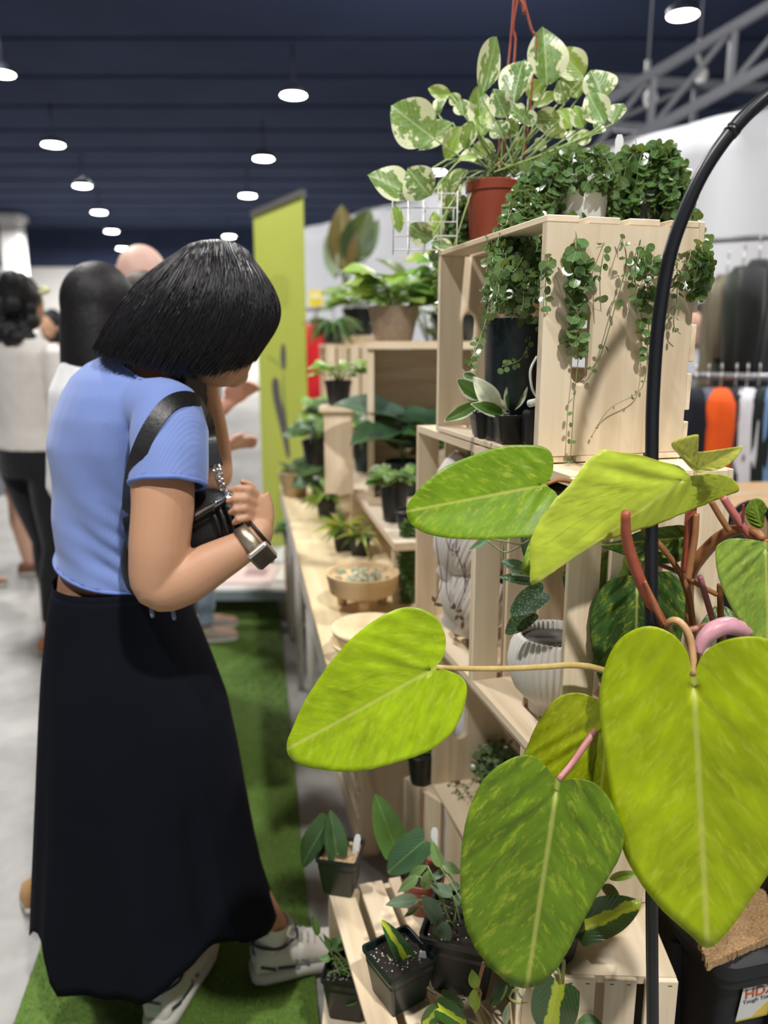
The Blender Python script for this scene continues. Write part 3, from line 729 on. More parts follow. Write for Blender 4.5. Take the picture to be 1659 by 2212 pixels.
st([(1352, 1106), (1352, 1150), (1362, 1195), (1385, 1260), (1405, 1300), (1428, 1345), (1455, 1400), (1500, 1480)], RED, (20, 25, 26, 27, 24), (0.82, 0.93), name='new_shoot')
st([(1393, 1255), (1410, 1295), (1424, 1330), (1432, 1348)], (0.40, 0.14, 0.06), (6, 14, 8), (0.845, 0.86), name='sheath')
st([(1492, 1034), (1497, 1070), (1492, 1120), (1487, 1180), (1485, 1235)], RED, (14, 24, 26), (0.975, 0.965))
st([(1650, 1165), (1628, 1148), (1592, 1144), (1556, 1160), (1520, 1195), (1492, 1236), (1484, 1290), (1490, 1360), (1510, 1440), (1570, 1590)], BRN, (16, 26, 30, 32, 34), (0.92, 1.08), 34, 'main_stem')
st([(1504, 1110), (1501, 1160), (1492, 1215), (1486, 1250)], BRN, (15, 16), 0.955)
st([(1537, 1085), (1555, 1115), (1575, 1146)], BRN, (13, 14), 0.95)
st([(1562, 1075), (1585, 1110), (1605, 1140), (1640, 1180)], (0.48, 0.15, 0.13), (16, 20), 0.96)
st([(1600, 1140), (1605, 1110), (1606, 1090)], (0.16, 0.03, 0.03), (10, 5), 0.955)
st([(1498, 1457), (1497, 1420), (1490, 1375), (1470, 1345), (1450, 1342), (1443, 1362), (1460, 1420), (1510, 1500)], (0.52, 0.30, 0.14), (16, 18, 20), (0.80, 0.92))
st([(1506, 1412), (1520, 1380), (1548, 1358), (1580, 1352), (1622, 1366), (1660, 1390)], (0.56, 0.28, 0.34), (22, 42, 40, 20), (0.86, 0.9), name='bud_sheath')
st([(1206, 1684), (1235, 1650), (1268, 1602), (1290, 1572), (1312, 1556), (1380, 1560), (1500, 1600)], PINK, (13, 16, 18, 20), (0.84, 0.98))
st([(1420, 1218), (1460, 1234), (1500, 1258), (1548, 1284)], BRN, (9, 12), 1.0)
st([(1485, 1362), (1520, 1353), (1560, 1348), (1592, 1345)], (0.46, 0.20, 0.13), (15, 14), 0.97)
st([(1555, 1262), (1556, 1300), (1558, 1345), (1570, 1440)], BRN, (14, 16), 1.0)
st([(1512, 1245), (1525, 1290), (1540, 1340)], (0.40, 0.16, 0.18), (14, 14), 0.99)
st([(1648, 1178), (1656, 1175), (1652, 1168)], BRN, (13, 13), 0.91)
st([(1377, 1252), (1372, 1220), (1376, 1240), (1420, 1330), (1500, 1450)], BRN, (8, 11), (0.99, 1.0))
st([(1320, 1186), (1390, 1210), (1470, 1300), (1510, 1430)], BRN, (8, 12), (1.03, 1.03))
# ------------------------------------------------------------------ hanging pothos in red-brown pot on the topmost crate
TOPZ = ZA + 0.010 + CW + 0.0105
pb = PZ(1072, 541, TOPZ); pb.z = TOPZ; pb.y += 0.045
po = thing('potted_pothos', 'cream-variegated pothos in red-brown hanging pot atop the crate', 'potted plant', pb)
round_pot(po, 0.056, 0.128, TERRA, taper=0.80)
py0 = pb.y
for a in ((1118, 0, 1108, 60, 1113, 110), (1132, 0, 1150, 70, 1158, 100), (1110, 0, 1104, 80, 1100, 120)):
    pts = [P(a[0], -30, py0), P(a[0], a[1], py0), P(a[2], a[3], py0), P(a[4], a[5], py0), P(1085 + (a[4] - 1113) * 1.0, 370, py0 - 0.02)]
    stem_(po, pts, 0.0022, (0.30, 0.06, 0.03), 6, 'hanger_strap', 14)
stem_(po, [P(1118, -30, py0), P(1122, 0, py0), P(1130, 8, py0), P(1133, 30, py0)], 0.0035, (0.30, 0.06, 0.03), 6, 'hanger_hook', 8)
hz = lambda x, y: (780 + x / 1.887, y / 1.887)
PLEAVES = [((300, 565), (118, 428), 155, 0), ((208, 802), (33, 700), 125, 0), ((282, 798), (185, 688), 125, 1), ((348, 712), (362, 866), 92, 0), ((492, 400), (556, 140), 62, 2), ((490, 562), (478, 340), 90, 0),
    ((622, 425), (652, 216), 112, 1), ((756, 352), (752, 98), 140, 0), ((908, 315), (806, 196), 92, 0), ((985, 404), (945, 274), 118, 1), ((884, 404), (830, 280), 78, 0), ((992, 504), (922, 372), 90, 0),
    ((1026, 506), (1062, 406), 62, 1), ((592, 478), (540, 362), 78, 0), ((812, 488), (698, 486), 82, 0), ((800, 498), (776, 572), 80, 1), ((546, 612), (444, 604), 62, 0), ((402, 516), (348, 650), 72, 1),
    ((452, 492), (418, 612), 58, 1), ((372, 500), (228, 606), 78, 0), ((366, 386), (270, 362), 46, 0), ((396, 424), (366, 380), 42, 0), ((318, 472), (330, 380), 46, 1), ((286, 976), (198, 920), 86, 0),
    ((316, 966), (296, 862), 54, 0), ((376, 1012), (284, 984), 42, 0), ((134, 838), (162, 948), 48, 1), ((682, 402), (742, 326), 76, 1), ((700, 432), (806, 374), 42, 0), ((830, 424), (806, 328), 56, 0),
    ((846, 582), (884, 526), 52, 0), ((868, 578), (946, 542), 50, 0), ((706, 604), (758, 572), 44, 0), ((618, 598), (686, 566), 38, 1), ((420, 470), (400, 400), 56, 1), ((580, 560), (545, 490), 70, 1),
    ((640, 540), (575, 500), 66, 0), ((860, 520), (812, 440), 70, 1), ((905, 520), (870, 430), 60, 0), ((660, 480), (600, 430), 60, 1), ((360, 745), (430, 690), 46, 0), ((470, 640), (400, 640), 50, 1), ((955, 545), (980, 480), 50, 1), ((700, 520), (650, 440), 60, 0)]
pm_ = [unit_leaf('oval', L_POTHOS, 0.12, 0.45, 0.03, 14, 9, 1), unit_leaf('oval', L_POTHOS, 0.22, 0.7, 0.05, 14, 9, 3), unit_leaf('oval', L_POTHOS, 0.1, 0.7, 0.05, 14, 9, 5, 1.0)]
rp = random.Random(11)
crownp = P(1083, 372, py0)
for (b, t, wd, k) in PLEAVES:
    B, T = hz(*b), hz(*t); y = py0 + rp.uniform(-0.07, 0.05)
    g = (0.11, 0.22, 0.035) if rp.random() < 0.6 else (0.22, 0.37, 0.03)
    leaf_px(pm_[k], B, T, wd / 1.887 * 1.15, y, po, jcol(g, 0.2, rp), dy=rp.uniform(-0.02, 0.03), tilt=(rp.uniform(-.45, .45), 0, rp.uniform(-.3, .6)))
    bb = P(*B, y); low = crownp + V((rp.uniform(-.03, .03), rp.uniform(-.03, .03), rp.uniform(-0.01, .004)))
    if B[1] > 410: midp = low.lerp(bb, 0.5) + V((0, 0, 0.05))
    else: midp = low.lerp(bb, 0.55) + V((rp.uniform(-.012, .012), 0, -0.004))
    stem_(po, [low, midp, bb], [0.0019, 0.0015], (0.30, 0.40, 0.14), 5, 'petiole', 9)

# ------------------------------------------------------------------ trailing turtle vines
TR = [unit_leaf('round', L_TURTLE, 0.08, 0.12, 0.0, 8, 5, 0), unit_leaf('round', L_TURTLE, -0.06, 0.1, 0.0, 8, 5, 2)]
TG = (0.075, 0.15, 0.05)
def vine(root, strands, rv, limit, dens=0.0125, rleaf=0.0074, col=TG):
    """strands: lists of 3-D points; leaves in pairs along them. The largest are leaf parts, the rest one mesh"""
    o0 = root.location.copy(); cand = []; sm = MB()
    for pts, dn_, sz in strands:
        L = sum((pts[i + 1] - pts[i]).length for i in range(len(pts) - 1)); n = max(6, int(L / 0.008))
        c = catmull(pts, n); sm.tube([p - o0 for p in c], 0.00075, 4)
        acc = 0.0; nxt = rv.random() * dn_
        for i in range(1, n):
            acc += (c[i] - c[i - 1]).length
            if acc >= nxt:
                nxt += dn_ * rv.uniform(0.7, 1.4); d = (c[i] - c[i - 1]).normalized()
                side = d.orthogonal().normalized(); side = Quaternion(d, rv.uniform(0, 6.28)) @ side
                for sgn in (1, -1):
                    if rv.random() < 0.12: continue
                    dr = (side * sgn + V((0, 0, -0.5)) + d * 0.2).normalized(); l_ = 2 * rleaf * sz * rv.uniform(0.75, 1.2)
                    nrm = (CAM - c[i]).normalized() * 0.8 + V((0, 0, 0.5)) + V((rv.uniform(-.8, .8), rv.uniform(-.8, .8), rv.uniform(-.6, .6)))
                    cand.append((c[i] + dr * 0.002, dr, l_, nrm))
    o = sm.build('vines', STEM, root, color=(0.20, 0.24, 0.10)); o['kind'] = 'stuff'
    cand.sort(key=lambda q: -(q[2] / max(0.3, q[0].y)))
    rest = MB(); ruv = []
    for k, (b, dr, l_, nrm) in enumerate(cand):
        cc = jcol(col, 0.35, rv)
        if k < limit: put_leaf(TR[k % 2], b, b + dr * l_, l_ * 1.02, nrm, root, cc)
        else:
            m = leaf_m(b - o0, b + dr * l_ - o0, l_, nrm); me = TR[0]
            rest.add([m @ v.co for v in me.vertices], [tuple(p.vertices) for p in me.polygons])
            ruv += [(v.co.x, 0.5 + v.co.y) for v in me.vertices]
    if rest.v:
        me = rest.mesh('small_leaves', L_TURTLE); set_uv(me, ruv); q = link('small_leaves', me, root, color=col); q['kind'] = 'stuff'
    return len(cand)
def mound(cx, cy, yy, rx, ry, rv, n, hang, dens=0.011, nofront=False):
    """strands that rise from the pot, arch over its rim and hang"""
    out = []
    for i in range(n):
        a = rv.uniform(0, 2 * math.pi); rad = rv.uniform(0.35, 1.0)
        c = P(cx, cy, yy); ox, oy = math.cos(a) * rx * rad, math.sin(a) * ry * rad
        top = V((ox * 0.5, oy * 0.5, 0.018 + 0.02 * rv.random())); h = hang * rv.uniform(0.45, 1.1) * (0.55 + 0.45 * rad)
        if abs(ox) < rx * 0.55 and oy < 0 and nofront: h *= 0.45
        pts = [c, c + top, c + V((ox, oy, 0.012 - 0.02 * rv.random())), c + V((ox * 1.15, oy * 1.15, -h * 0.5)), c + V((ox * 1.2 + rv.uniform(-.01, .01), oy * 1.2 + rv.uniform(-.01, .01), -h))]
        out.append((pts, dens, rv.uniform(0.85, 1.3)))
    return out
def fy(px, py): return PP(px, py, F0 - ct * 0.014, ct).y
def pxs(l, y, dn_=0.014, sz=1.0, front=False):
    y0, y1 = y if isinstance(y, tuple) else (y, y); m = len(l)
    if front: return ([P(a, b, fy(a, b) if b >= 512 else y0) for a, b in l], dn_, sz)
    return ([P(a, b, y0 + (y1 - y0) * i / (m - 1)) for i, (a, b) in enumerate(l)], dn_, sz)
rv = random.Random(21)
# vine in the white pot, spilling over the near end of the crate
wb = PZ(1262, 513, TOPZ); wb.z = TOPZ; wb.y += 0.035
v1 = thing('trailing_turtle_vine', 'round-leaved trailing vine in white pot spilling over the crate front', 'trailing plant', wb)
round_pot(v1, 0.047, 0.098, WHITEPLASTIC, taper=0.84)
S = mound(1255, 380, wb.y, 0.08, 0.055, rv, 78, 0.09, 0.0095, True) + mound(1185, 395, wb.y + 0.02, 0.055, 0.05, rv, 46, 0.12, 0.010)
for k in range(44):      # curtain hanging left of the white pot across the crate mouth
    x0 = 1150 + rv.uniform(-50, 40); x1 = 1115 + rv.uniform(-65, 60); ln = rv.uniform(90, 200)
    S.append(pxs([(x0 + 25, 400), (x0, 440), (x1 + 15, 500), (x1, 520 + ln * 0.4), (x1 - 8 + rv.uniform(-12, 12), 490 + ln)], (wb.y, 1.16 + rv.uniform(0, 0.12)), 0.0125, rv.uniform(0.7, 1.0)))
for l, sz, dn_ in [([(1240, 470), (1243, 520), (1246, 570), (1240, 640), (1246, 700), (1250, 760)], 1.15, 0.012), ([(1232, 480), (1236, 560), (1252, 640), (1238, 720), (1225, 735)], 1.0, 0.014), ([(1246, 700), (1250, 760), (1240, 860), (1236, 930), (1232, 993)], 0.5, 0.02),
                  ([(1300, 480), (1305, 530), (1296, 600), (1298, 670)], 0.85, 0.022), ([(1322, 480), (1345, 520), (1352, 570), (1335, 640), (1300, 760), (1275, 800)], 0.6, 0.03), ([(1350, 500), (1372, 560), (1370, 610)], 0.7, 0.025),
                  ([(1150, 520), (1165, 600), (1166, 700), (1175, 820), (1172, 880)], 0.45, 0.03), ([(1110, 520), (1060, 590), (1050, 690), (1030, 760), (1012, 790)], 0.6, 0.016), ([(1090, 540), (1062, 620), (1048, 700), (1018, 775)], 0.6, 0.018),
                  ([(1120, 600), (1145, 700), (1130, 770), (1085, 792)], 0.55, 0.022), ([(1260, 470), (1262, 560), (1256, 620), (1248, 660)], 1.1, 0.013), ([(1190, 480), (1185, 560), (1178, 620), (1182, 680)], 0.8, 0.016)]:
    S.append(pxs(l, wb.y - 0.03, dn_, sz, min(a for a, b in l) > 1168) if min(a for a, b in l) > 1168 else pxs(l, (wb.y - 0.02, 1.13), dn_, sz))
vine(v1, S, rv, 290)
plant_tag(v1, P(1335, 352, wb.y + 0.03), 0.045, 0.014)
# second vine at the right end
wb2 = PZ(1410, 513, TOPZ); wb2.z = TOPZ; wb2.y += 0.04
v2 = thing('trailing_turtle_vine', 'denser round-leaved trailing vine beside the black arch, hanging off the crate corner', 'trailing plant', wb2)
round_pot(v2, 0.042, 0.075, BLACKPOT, taper=0.84)
S = mound(1400, 372, wb2.y, 0.062, 0.05, rv, 76, 0.10, 0.0095)
for l, sz, dn_ in [([(1480, 430), (1500, 470), (1515, 530), (1518, 590), (1505, 640)], 1.0, 0.010), ([(1470, 420), (1510, 490), (1526, 560), (1512, 620)], 0.9, 0.010), ([(1488, 440), (1505, 500), (1508, 560), (1500, 610)], 1.0, 0.011),
                  ([(1400, 470), (1392, 540), (1398, 630), (1385, 680), (1398, 740), (1396, 778)], 0.95, 0.013), ([(1420, 480), (1410, 560), (1400, 640), (1402, 720)], 0.8, 0.02), ([(1452, 480), (1462, 560), (1462, 640), (1455, 700), (1470, 722)], 0.65, 0.016),
                  ([(1375, 480), (1380, 540), (1372, 600), (1376, 680)], 0.7, 0.02), ([(1400, 760), (1385, 840), (1320, 880), (1290, 920)], 0.35, 0.035), ([(1440, 500), (1432, 560), (1420, 590)], 0.9, 0.014), ([(1480, 500), (1492, 545), (1470, 600)], 0.8, 0.016)]:
    S.append(pxs(l, wb2.y - 0.03, dn_, sz, True))
vine(v2, S, rv, 240, col=(0.06, 0.135, 0.035))
# third vine behind the pothos pot
wb3 = PZ(1000, 552, TOPZ); wb3.z = TOPZ; wb3.y += 0.02
v3 = thing('trailing_turtle_vine', 'small round-leaved trailing vine behind the red-brown pot, hanging off the far crate end', 'trailing plant', wb3)
round_pot(v3, 0.036, 0.062, BLACKPOT, taper=0.84)
S = mound(995, 480, wb3.y, 0.04, 0.035, rv, 26, 0.07, 0.0115)
for l in [[(985, 500), (955, 540), (945, 590), (950, 640), (962, 690), (985, 730)], [(975, 500), (946, 545), (942, 610), (948, 650)], [(990, 510), (965, 560), (975, 600), (985, 650), (990, 690)], [(960, 500), (940, 540), (955, 600)], [(1000, 510), (985, 545), (978, 580)]]:
    S.append(pxs(l, wb3.y - 0.03, 0.014, 0.8))
vine(v3, S, rv, 150, col=(0.07, 0.15, 0.04))

# ------------------------------------------------------------------ inside the topmost crate
IN = ZA + 0.0105
def ipt(px, py): return PZ(px, py, IN)
q = ipt(1116, 948)
t = thing('tall_black_pot', 'tall empty black plastic pot inside the topmost crate', 'plant pot', (q.x, q.y, IN))
pr = [(0.03, 0), (0.052, 0.0), (0.055, 0.004), (0.060, 0.19), (0.062, 0.192), (0.062, 0.2), (0.057, 0.2), (0.053, 0.02), (0.01, 0.018)]
link('wall', smooth_by_angle(MB().lathe(pr, 40).mesh('pot', GREENPOT, fix=True), 40), t)
MB().tube([(0.062 * math.cos(a), 0.062 * math.sin(a), 0.045) for a in np.linspace(0, 6.2, 40)], 0.0012, 5).build('rim_line', BLACKPOT, t)
q = P(1156, 800, 1.22)
t = thing('power_adapter', 'black power adapter with looped white cable inside the topmost crate', 'power adapter', (q.x, q.y, IN))
o0 = V((q.x, q.y, IN))
mod_bevel(MB().box((0.01, 0, 0.03), (0.05, 0.04, 0.055)).build('plug_body', BLACKPOT, t, False), 0.006, 2)
MB().tube(catmull([P(1160, 770, 1.2) - o0, P(1146, 800, 1.19) - o0, P(1150, 840, 1.19) - o0, P(1164, 862, 1.2) - o0], 14), 0.0022, 6).build('cable', WHITEPLASTIC, t)
MB().tube([P(1143, 872, 1.19) - o0, P(1168, 866, 1.2) - o0], 0.0058, 10).build('cable_plug', WHITEPLASTIC, t)
HM = unit_leaf('oval', L_HOYA, 0.12, 0.5, 0.02, 14, 9, 1)
def hoya(label, px, py, wpx, hpx, leaves, tagp):
    b = ipt(px, py); w_ = wpx * mpp(b.y) * 1.02
    t = thing('potted_hoya', label, 'potted plant', (b.x, b.y, IN))
    square_pot(t, w_, hpx * mpp(b.y) * 0.86, BLACKPOT, rz=R(8))
    for bb, tt, wd, col, dy in leaves: leaf_px(HM, bb, tt, wd, b.y, t, col, dy, (0, 0, 0.25)); stem_(t, [P(px + 2, py - hpx + 12, b.y), P(*bb, b.y)], 0.0016, (0.3, 0.35, 0.2), 5, 'petiole')
    if tagp: plant_tag(t, P(*tagp, b.y + 0.015), 0.04, 0.013)
HG, HW = (0.06, 0.17, 0.03), (0.62, 0.64, 0.50)
hoya('cream-edged hoya in square black pot at the front of the topmost crate', 1104, 956, 82, 72, [((1078, 890), (1024, 814), 44, HW, -0.01), ((1088, 893), (1022, 872), 34, HG, -0.03), ((1100, 890), (1132, 802), 46, HG, 0.0), ((1092, 892), (1078, 858), 14, HW, 0.0)], (1122, 888))
hoya('cream-edged hoya in square black pot half hidden behind another hoya', 1052, 944, 70, 66, [((1040, 862), (988, 818), 40, HG, 0.0), ((1046, 880), (1004, 838), 34, HG, 0.01), ((1034, 872), (960, 908), 32, HG, -0.02), ((1030, 818), (998, 806), 20, HG, 0.02)], (1066, 862))
# ------------------------------------------------------------------ fluted pots in the upright crates
FL = [(0.004, 0.0), (0.036, 0.0), (0.041, 0.004), (0.041, 0.020), (0.050, 0.028), (0.066, 0.045), (0.076, 0.070), (0.078, 0.092), (0.074, 0.115), (0.066, 0.132), (0.064, 0.136), (0.060, 0.135), (0.066, 0.110), (0.066, 0.075), (0.04, 0.035), (0.004, 0.03)]
FLUTED = MB().lathe(FL, 176, flute=44, amp=0.0035).mesh('fluted_wall', STONEWHITE, True, fix=True)
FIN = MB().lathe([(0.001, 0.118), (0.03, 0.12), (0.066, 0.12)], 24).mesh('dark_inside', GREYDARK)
def fluted(label, p, tilt=0.0, az=0.0, s=1.0, roll=0.0):
    m = Matrix.Translation(p) @ Matrix.Rotation(az, 4, 'Z') @ Matrix.Rotation(tilt, 4, 'X') @ Matrix.Rotation(roll, 4, 'Y') @ Matrix.Scale(s, 4)
    t = thing('fluted_pot', label, 'plant pot', mat=m, group='white fluted pots in the upright crates')
    link('wall', FLUTED, t); link('dark_inside', FIN, t); return t
FZ = Z2 + CT + 0.001
c1 = F0 + ct * 0.078 + cn * 0.088
fluted('white fluted pot standing upright in the near crate', (c1.x, c1.y, FZ), 0, 0.3, 1.02)
fluted('white fluted pot tipped on its side above the upright one', (c1.x + 0.055, c1.y + 0.02, FZ + 0.235), R(-62), R(-35), 0.95)
def fluted_mid(label, mid, tilt, az, s_):
    r3 = Matrix.Rotation(az, 3, 'Z') @ Matrix.Rotation(tilt, 3, 'X'); fluted(label, mid - r3 @ V((0, 0, 0.078 * s_)), tilt, az, s_)
for zc, sh_, lb in ((0.905, 0.012, 'lowest'), (1.012, 0.0, 'middle'), (1.125, 0.0, 'top')):
    q = P(1016, 1270, 1.53); fluted_mid(lb + ' of three white fluted pots piled aslant in the far crate', V((q.x + sh_, q.y, zc)), R(-24), R(-95), 1.06)
# silver-spotted vine inside the near crate
cz = lambda x, y: (860 + x / 3.072, 1100 + y / 3.072)
q = P(1165, 1150, 1.17)
t = thing('spotted_vine', 'dark silver-spotted vine trailing inside the near upright crate', 'trailing plant', (q.x + 0.06, q.y + 0.08, ZA - 0.13))
round_pot(t, 0.042, 0.07, BLACKPOT)
SPM = unit_leaf('heart', L_SPOT, 0.15, 0.4, 0.03, 12, 7, 2)
for b, tt, wd, y, col in [((825, 395), (690, 343), 85, 1.15, (0.02, 0.065, 0.022)), ((895, 478), (675, 445), 80, 1.14, (0.018, 0.06, 0.02)), ((958, 552), (738, 694), 165, 1.13, (0.03, 0.085, 0.035)), ((885, 690), (706, 826), 135, 1.15, (0.02, 0.07, 0.022)), ((590, 205), (466, 272), 44, 1.19, (0.10, 0.20, 0.09)), ((838, 195), (856, 345), 56, 1.17, (0.05, 0.12, 0.07)), ((770, 425), (930, 440), 40, 1.14, (0.16, 0.24, 0.15))]:
    leaf_px(SPM, cz(*b), cz(*tt), wd / 3.072, y, t, col, 0, (0, 0, 0.3))
for l in ([(590, 205), (660, 260), (720, 285), (820, 240)], [(610, 198), (700, 210), (815, 232), (870, 200)], [(840, 560), (905, 480), (930, 380), (930, 200)], [(930, 560), (905, 470), (880, 300), (900, 190)], [(690, 345), (690, 250), (700, 190)]):
    stem_(t, [P(*cz(*a), 1.165) for a in l], 0.0016, (0.22, 0.25, 0.10), 5, 'vine', 10)
# purple string vine in the far crate
q = P(985, 1050, 1.5)
t = thing('purple_string_vine', 'thin purple hanging strings over the far fluted pots', 'trailing plant', (q.x + 0.04, q.y + 0.06, ZA - 0.13))
round_pot(t, 0.038, 0.06, BLACKPOT)
for l in ([(250, 180), (262, 300), (290, 480), (250, 600), (240, 640)], [(390, 190), (385, 280), (440, 440), (440, 600)], [(320, 190), (340, 260), (400, 280), (410, 200)], [(430, 180), (440, 330), (445, 520), (400, 640), (385, 680)], [(350, 190), (330, 320), (320, 520), (350, 620)], [(690, 190), (700, 400), (690, 640), (700, 780)]):
    stem_(t, [P(*cz(*a), 1.46) for a in l], 0.0011, (0.12, 0.03, 0.05), 4, 'string', 12)
PUR = unit_leaf('oval', L_PLAIN, 0.1, 0.3, 0.0, 8, 5, 1)
for b, tt in (((240, 628), (300, 640)), ((385, 640), (345, 660)), ((385, 680), (430, 672)), ((400, 700), (375, 740)), ((405, 705), (440, 740)), ((430, 740), (425, 800)), ((240, 615), (228, 575)), ((372, 670), (370, 620))):
    leaf_px(PUR, cz(*b), cz(*tt), 8, 1.455, t, (0.10, 0.035, 0.05))

# ------------------------------------------------------------------ plants on the step crate and the low shelf
lz = lambda x, y: (600 + x / 2.592, 1500 + y / 2.592)
PL = unit_leaf('oval', L_PLAIN, 0.12, 0.35, 0.03, 12, 7, 1); PH = unit_leaf('heart', L_PLAIN, 0.16, 0.4, 0.03, 14, 9, 2)
SV = unit_leaf('oval', L_SILVERY, 0.15, 0.45, 0.03, 12, 7, 2); LN = unit_leaf('lance', L_PLAIN, 0.2, 0.4, 0.03, 12, 7, 1); BR = unit_leaf('heart', L_BRASIL, 0.15, 0.35, 0.03, 14, 9, 4)
def step_plant(label, px, py, z, w_, h, potmat, rz, leaves, name='potted_plant', soil=SOIL, mound_px=None, tags=(), stemcol=(0.2, 0.28, 0.1), rnd_pot=False, cat='potted plant'):
    b = PZ(px, py, z); t = thing(name, label, cat, (b.x, b.y, z))
    if rnd_pot: round_pot(t, w_ / 2, h, potmat, soil=soil)
    else: square_pot(t, w_, h, potmat, rz=rz, soil=soil)
    top = V((b.x, b.y, z + h * 0.9))
    for me, bb, tt, wd, col, dy in leaves:
        B = lz(*bb); y = top.y + dy; leaf_px(me, B, lz(*tt), wd / 2.592, y, t, col, rnd.uniform(-.01, .015), (rnd.uniform(-.2, .2), 0, 0.35))
        p3 = P(*B, y); r0 = top + V((rnd.uniform(-.25, .25) * w_, rnd.uniform(-.25, .25) * w_, 0))
        stem_(t, [r0, r0.lerp(p3, 0.5) + V((0, 0, 0.006)), p3], [0.0018, 0.0013], stemcol, 5, 'petiole', 7)
    for tp, hh, ln in tags: plant_tag(t, P(*lz(*tp), top.y), hh, 0.013, ln)
    return t
DG = (0.035, 0.095, 0.04); MG = (0.07, 0.17, 0.03); SG = (0.13, 0.20, 0.12)
step_plant('dark-leaved plant with bark chips in square black pot on the step corner', 737, 1915, STEPZ, 0.082, 0.088, BLACKPOT, R(-12), [(PH, (272, 722), (104, 985), 140, DG, 0.0), (PH, (330, 895), (302, 670), 140, DG, -0.02), (PL, (400, 900), (375, 800), 40, DG, 0.02)], soil=BARK, tags=[((432, 895), 0.045, (0.15, 0, 1))])
step_plant('glossy heart-leaved plant in terracotta-coloured pot behind the step', 912, 1958, STEPZ, 0.086, 0.075, TERRA, 0, [(PH, (655, 850), (556, 588), 185, (0.07, 0.18, 0.04), 0.02), (PH, (818, 822), (600, 1000), 195, (0.04, 0.11, 0.05), -0.01)], tags=[((876, 850), 0.04, (0, 0, 1))], rnd_pot=True)
step_plant('grey-green quilted-leaf plant in large square black pot on the step', 1000, 2105, STEPZ, 0.128, 0.115, BLACKPOT, R(-17), [(SV, (795, 1150), (604, 1172), 80, SG, 0), (SV, (808, 1128), (932, 1305), 112, (0.12, 0.18, 0.13), -.02), (SV, (948, 1268), (893, 1428), 118, (0.13, 0.19, 0.12), -.03), (LN, (852, 985), (803, 1130), 78, (0.17, 0.27, 0.09), 0), (LN, (792, 1018), (660, 1112), 74, (0.13, 0.22, 0.08), 0.01),
    (SV, (982, 1128), (850, 1060), 78, SG, 0), (LN, (912, 968), (858, 812), 80, (0.15, 0.25, 0.08), .02), (LN, (918, 955), (1040, 1000), 78, (0.15, 0.24, 0.09), .02), (SV, (1022, 1082), (952, 1068), 52, SG, .01), (SV, (990, 1180), (1030, 1110), 60, SG, 0), (LN, (800, 1190), (690, 1250), 40, (0.16, 0.2, 0.1), 0), (SV, (850, 1040), (990, 960), 50, SG, .03), (LN, (840, 960), (700, 1040), 60, (0.15, 0.25, 0.08), .02)])
t = step_plant('single striped leaf in tilted dark-green square pot with tag, near the step edge', 862, 2150, STEPZ, 0.092, 0.086, GREENPOT, R(33), [(BR, (742, 1528), (606, 1285), 125, (0.03, 0.10, 0.03), 0.0), (BR, (690, 1630), (748, 1795), 100, (0.05, 0.14, 0.03), -0.03)], tags=[((796, 1580), 0.05, (0.1, 0, 1))])
yb_ = t.location.y - 0.01
for l in ([(590, 1588), (680, 1600), (770, 1612), (870, 1680), (930, 1700), (1040, 1690)], [(740, 1528), (800, 1540), (835, 1590), (800, 1610)], [(770, 1612), (810, 1680), (860, 1750), (900, 1760)]):
    stem_(t, [P(*lz(*a), yb_) for a in l], 0.0022, (0.34, 0.30, 0.16), 5, 'runner', 12)
step_plant('bushy green seedling in square black pot inside the slatted step crate', 752, 2176, 0.122, 0.088, 0.1, BLACKPOT, R(-10), [(PL, (228, 1352), (198, 1240), 50, (0.13, 0.26, 0.05), 0), (PL, (268, 1408), (398, 1398), 84, (0.09, 0.2, 0.07), 0.02), (PL, (465, 1652), (356, 1738), 95, (0.09, 0.2, 0.06), -.03), (LN, (300, 1420), (260, 1350), 46, (0.1, 0.22, 0.06), 0), (LN, (300, 1480), (225, 1480), 50, (0.1, 0.22, 0.06), 0), (LN, (310, 1500), (400, 1480), 50, (0.1, 0.2, 0.07), 0), (PL, (340, 1540), (430, 1560), 56, (0.08, 0.19, 0.05), -.01), (LN, (310, 1560), (320, 1640), 44, (0.1, 0.22, 0.06), -.02), (LN, (280, 1560), (340, 1580), 50, (0.09, 0.2, 0.06), -.01), (LN, (330, 1400), (360, 1340), 46, (0.1, 0.22, 0.06), .02)])
q = PZ(752, 2176, 0.122)
t = thing('wooden_block', 'low wooden block inside the slatted step crate under a seedling pot', 'block', (q.x, q.y, 0.021))
mod_bevel(MB().box((0, 0, 0.0365), (0.085, 0.085, 0.073)).build('block_body', WOODX, t, False), 0.003); mod_bevel(MB().box((0, 0, 0.0865), (0.10, 0.10, 0.027)).build('block_top', WOODY, t, False), 0.003)
# black pot on the askew crate's top
GTOP = CL + 0.001
step_plant('leafy seedling in round black pot on the low crate shelf', 908, 1688, GTOP, 0.062, 0.072, BLACKPOT, 0, [(PL, (860, 330), (905, 350), 40, (0.2, 0.32, 0.1), 0), (PL, (850, 325), (800, 280), 50, (0.14, 0.26, 0.06), 0), (PL, (820, 325), (760, 290), 50, (0.14, 0.26, 0.06), 0)], rnd_pot=True)
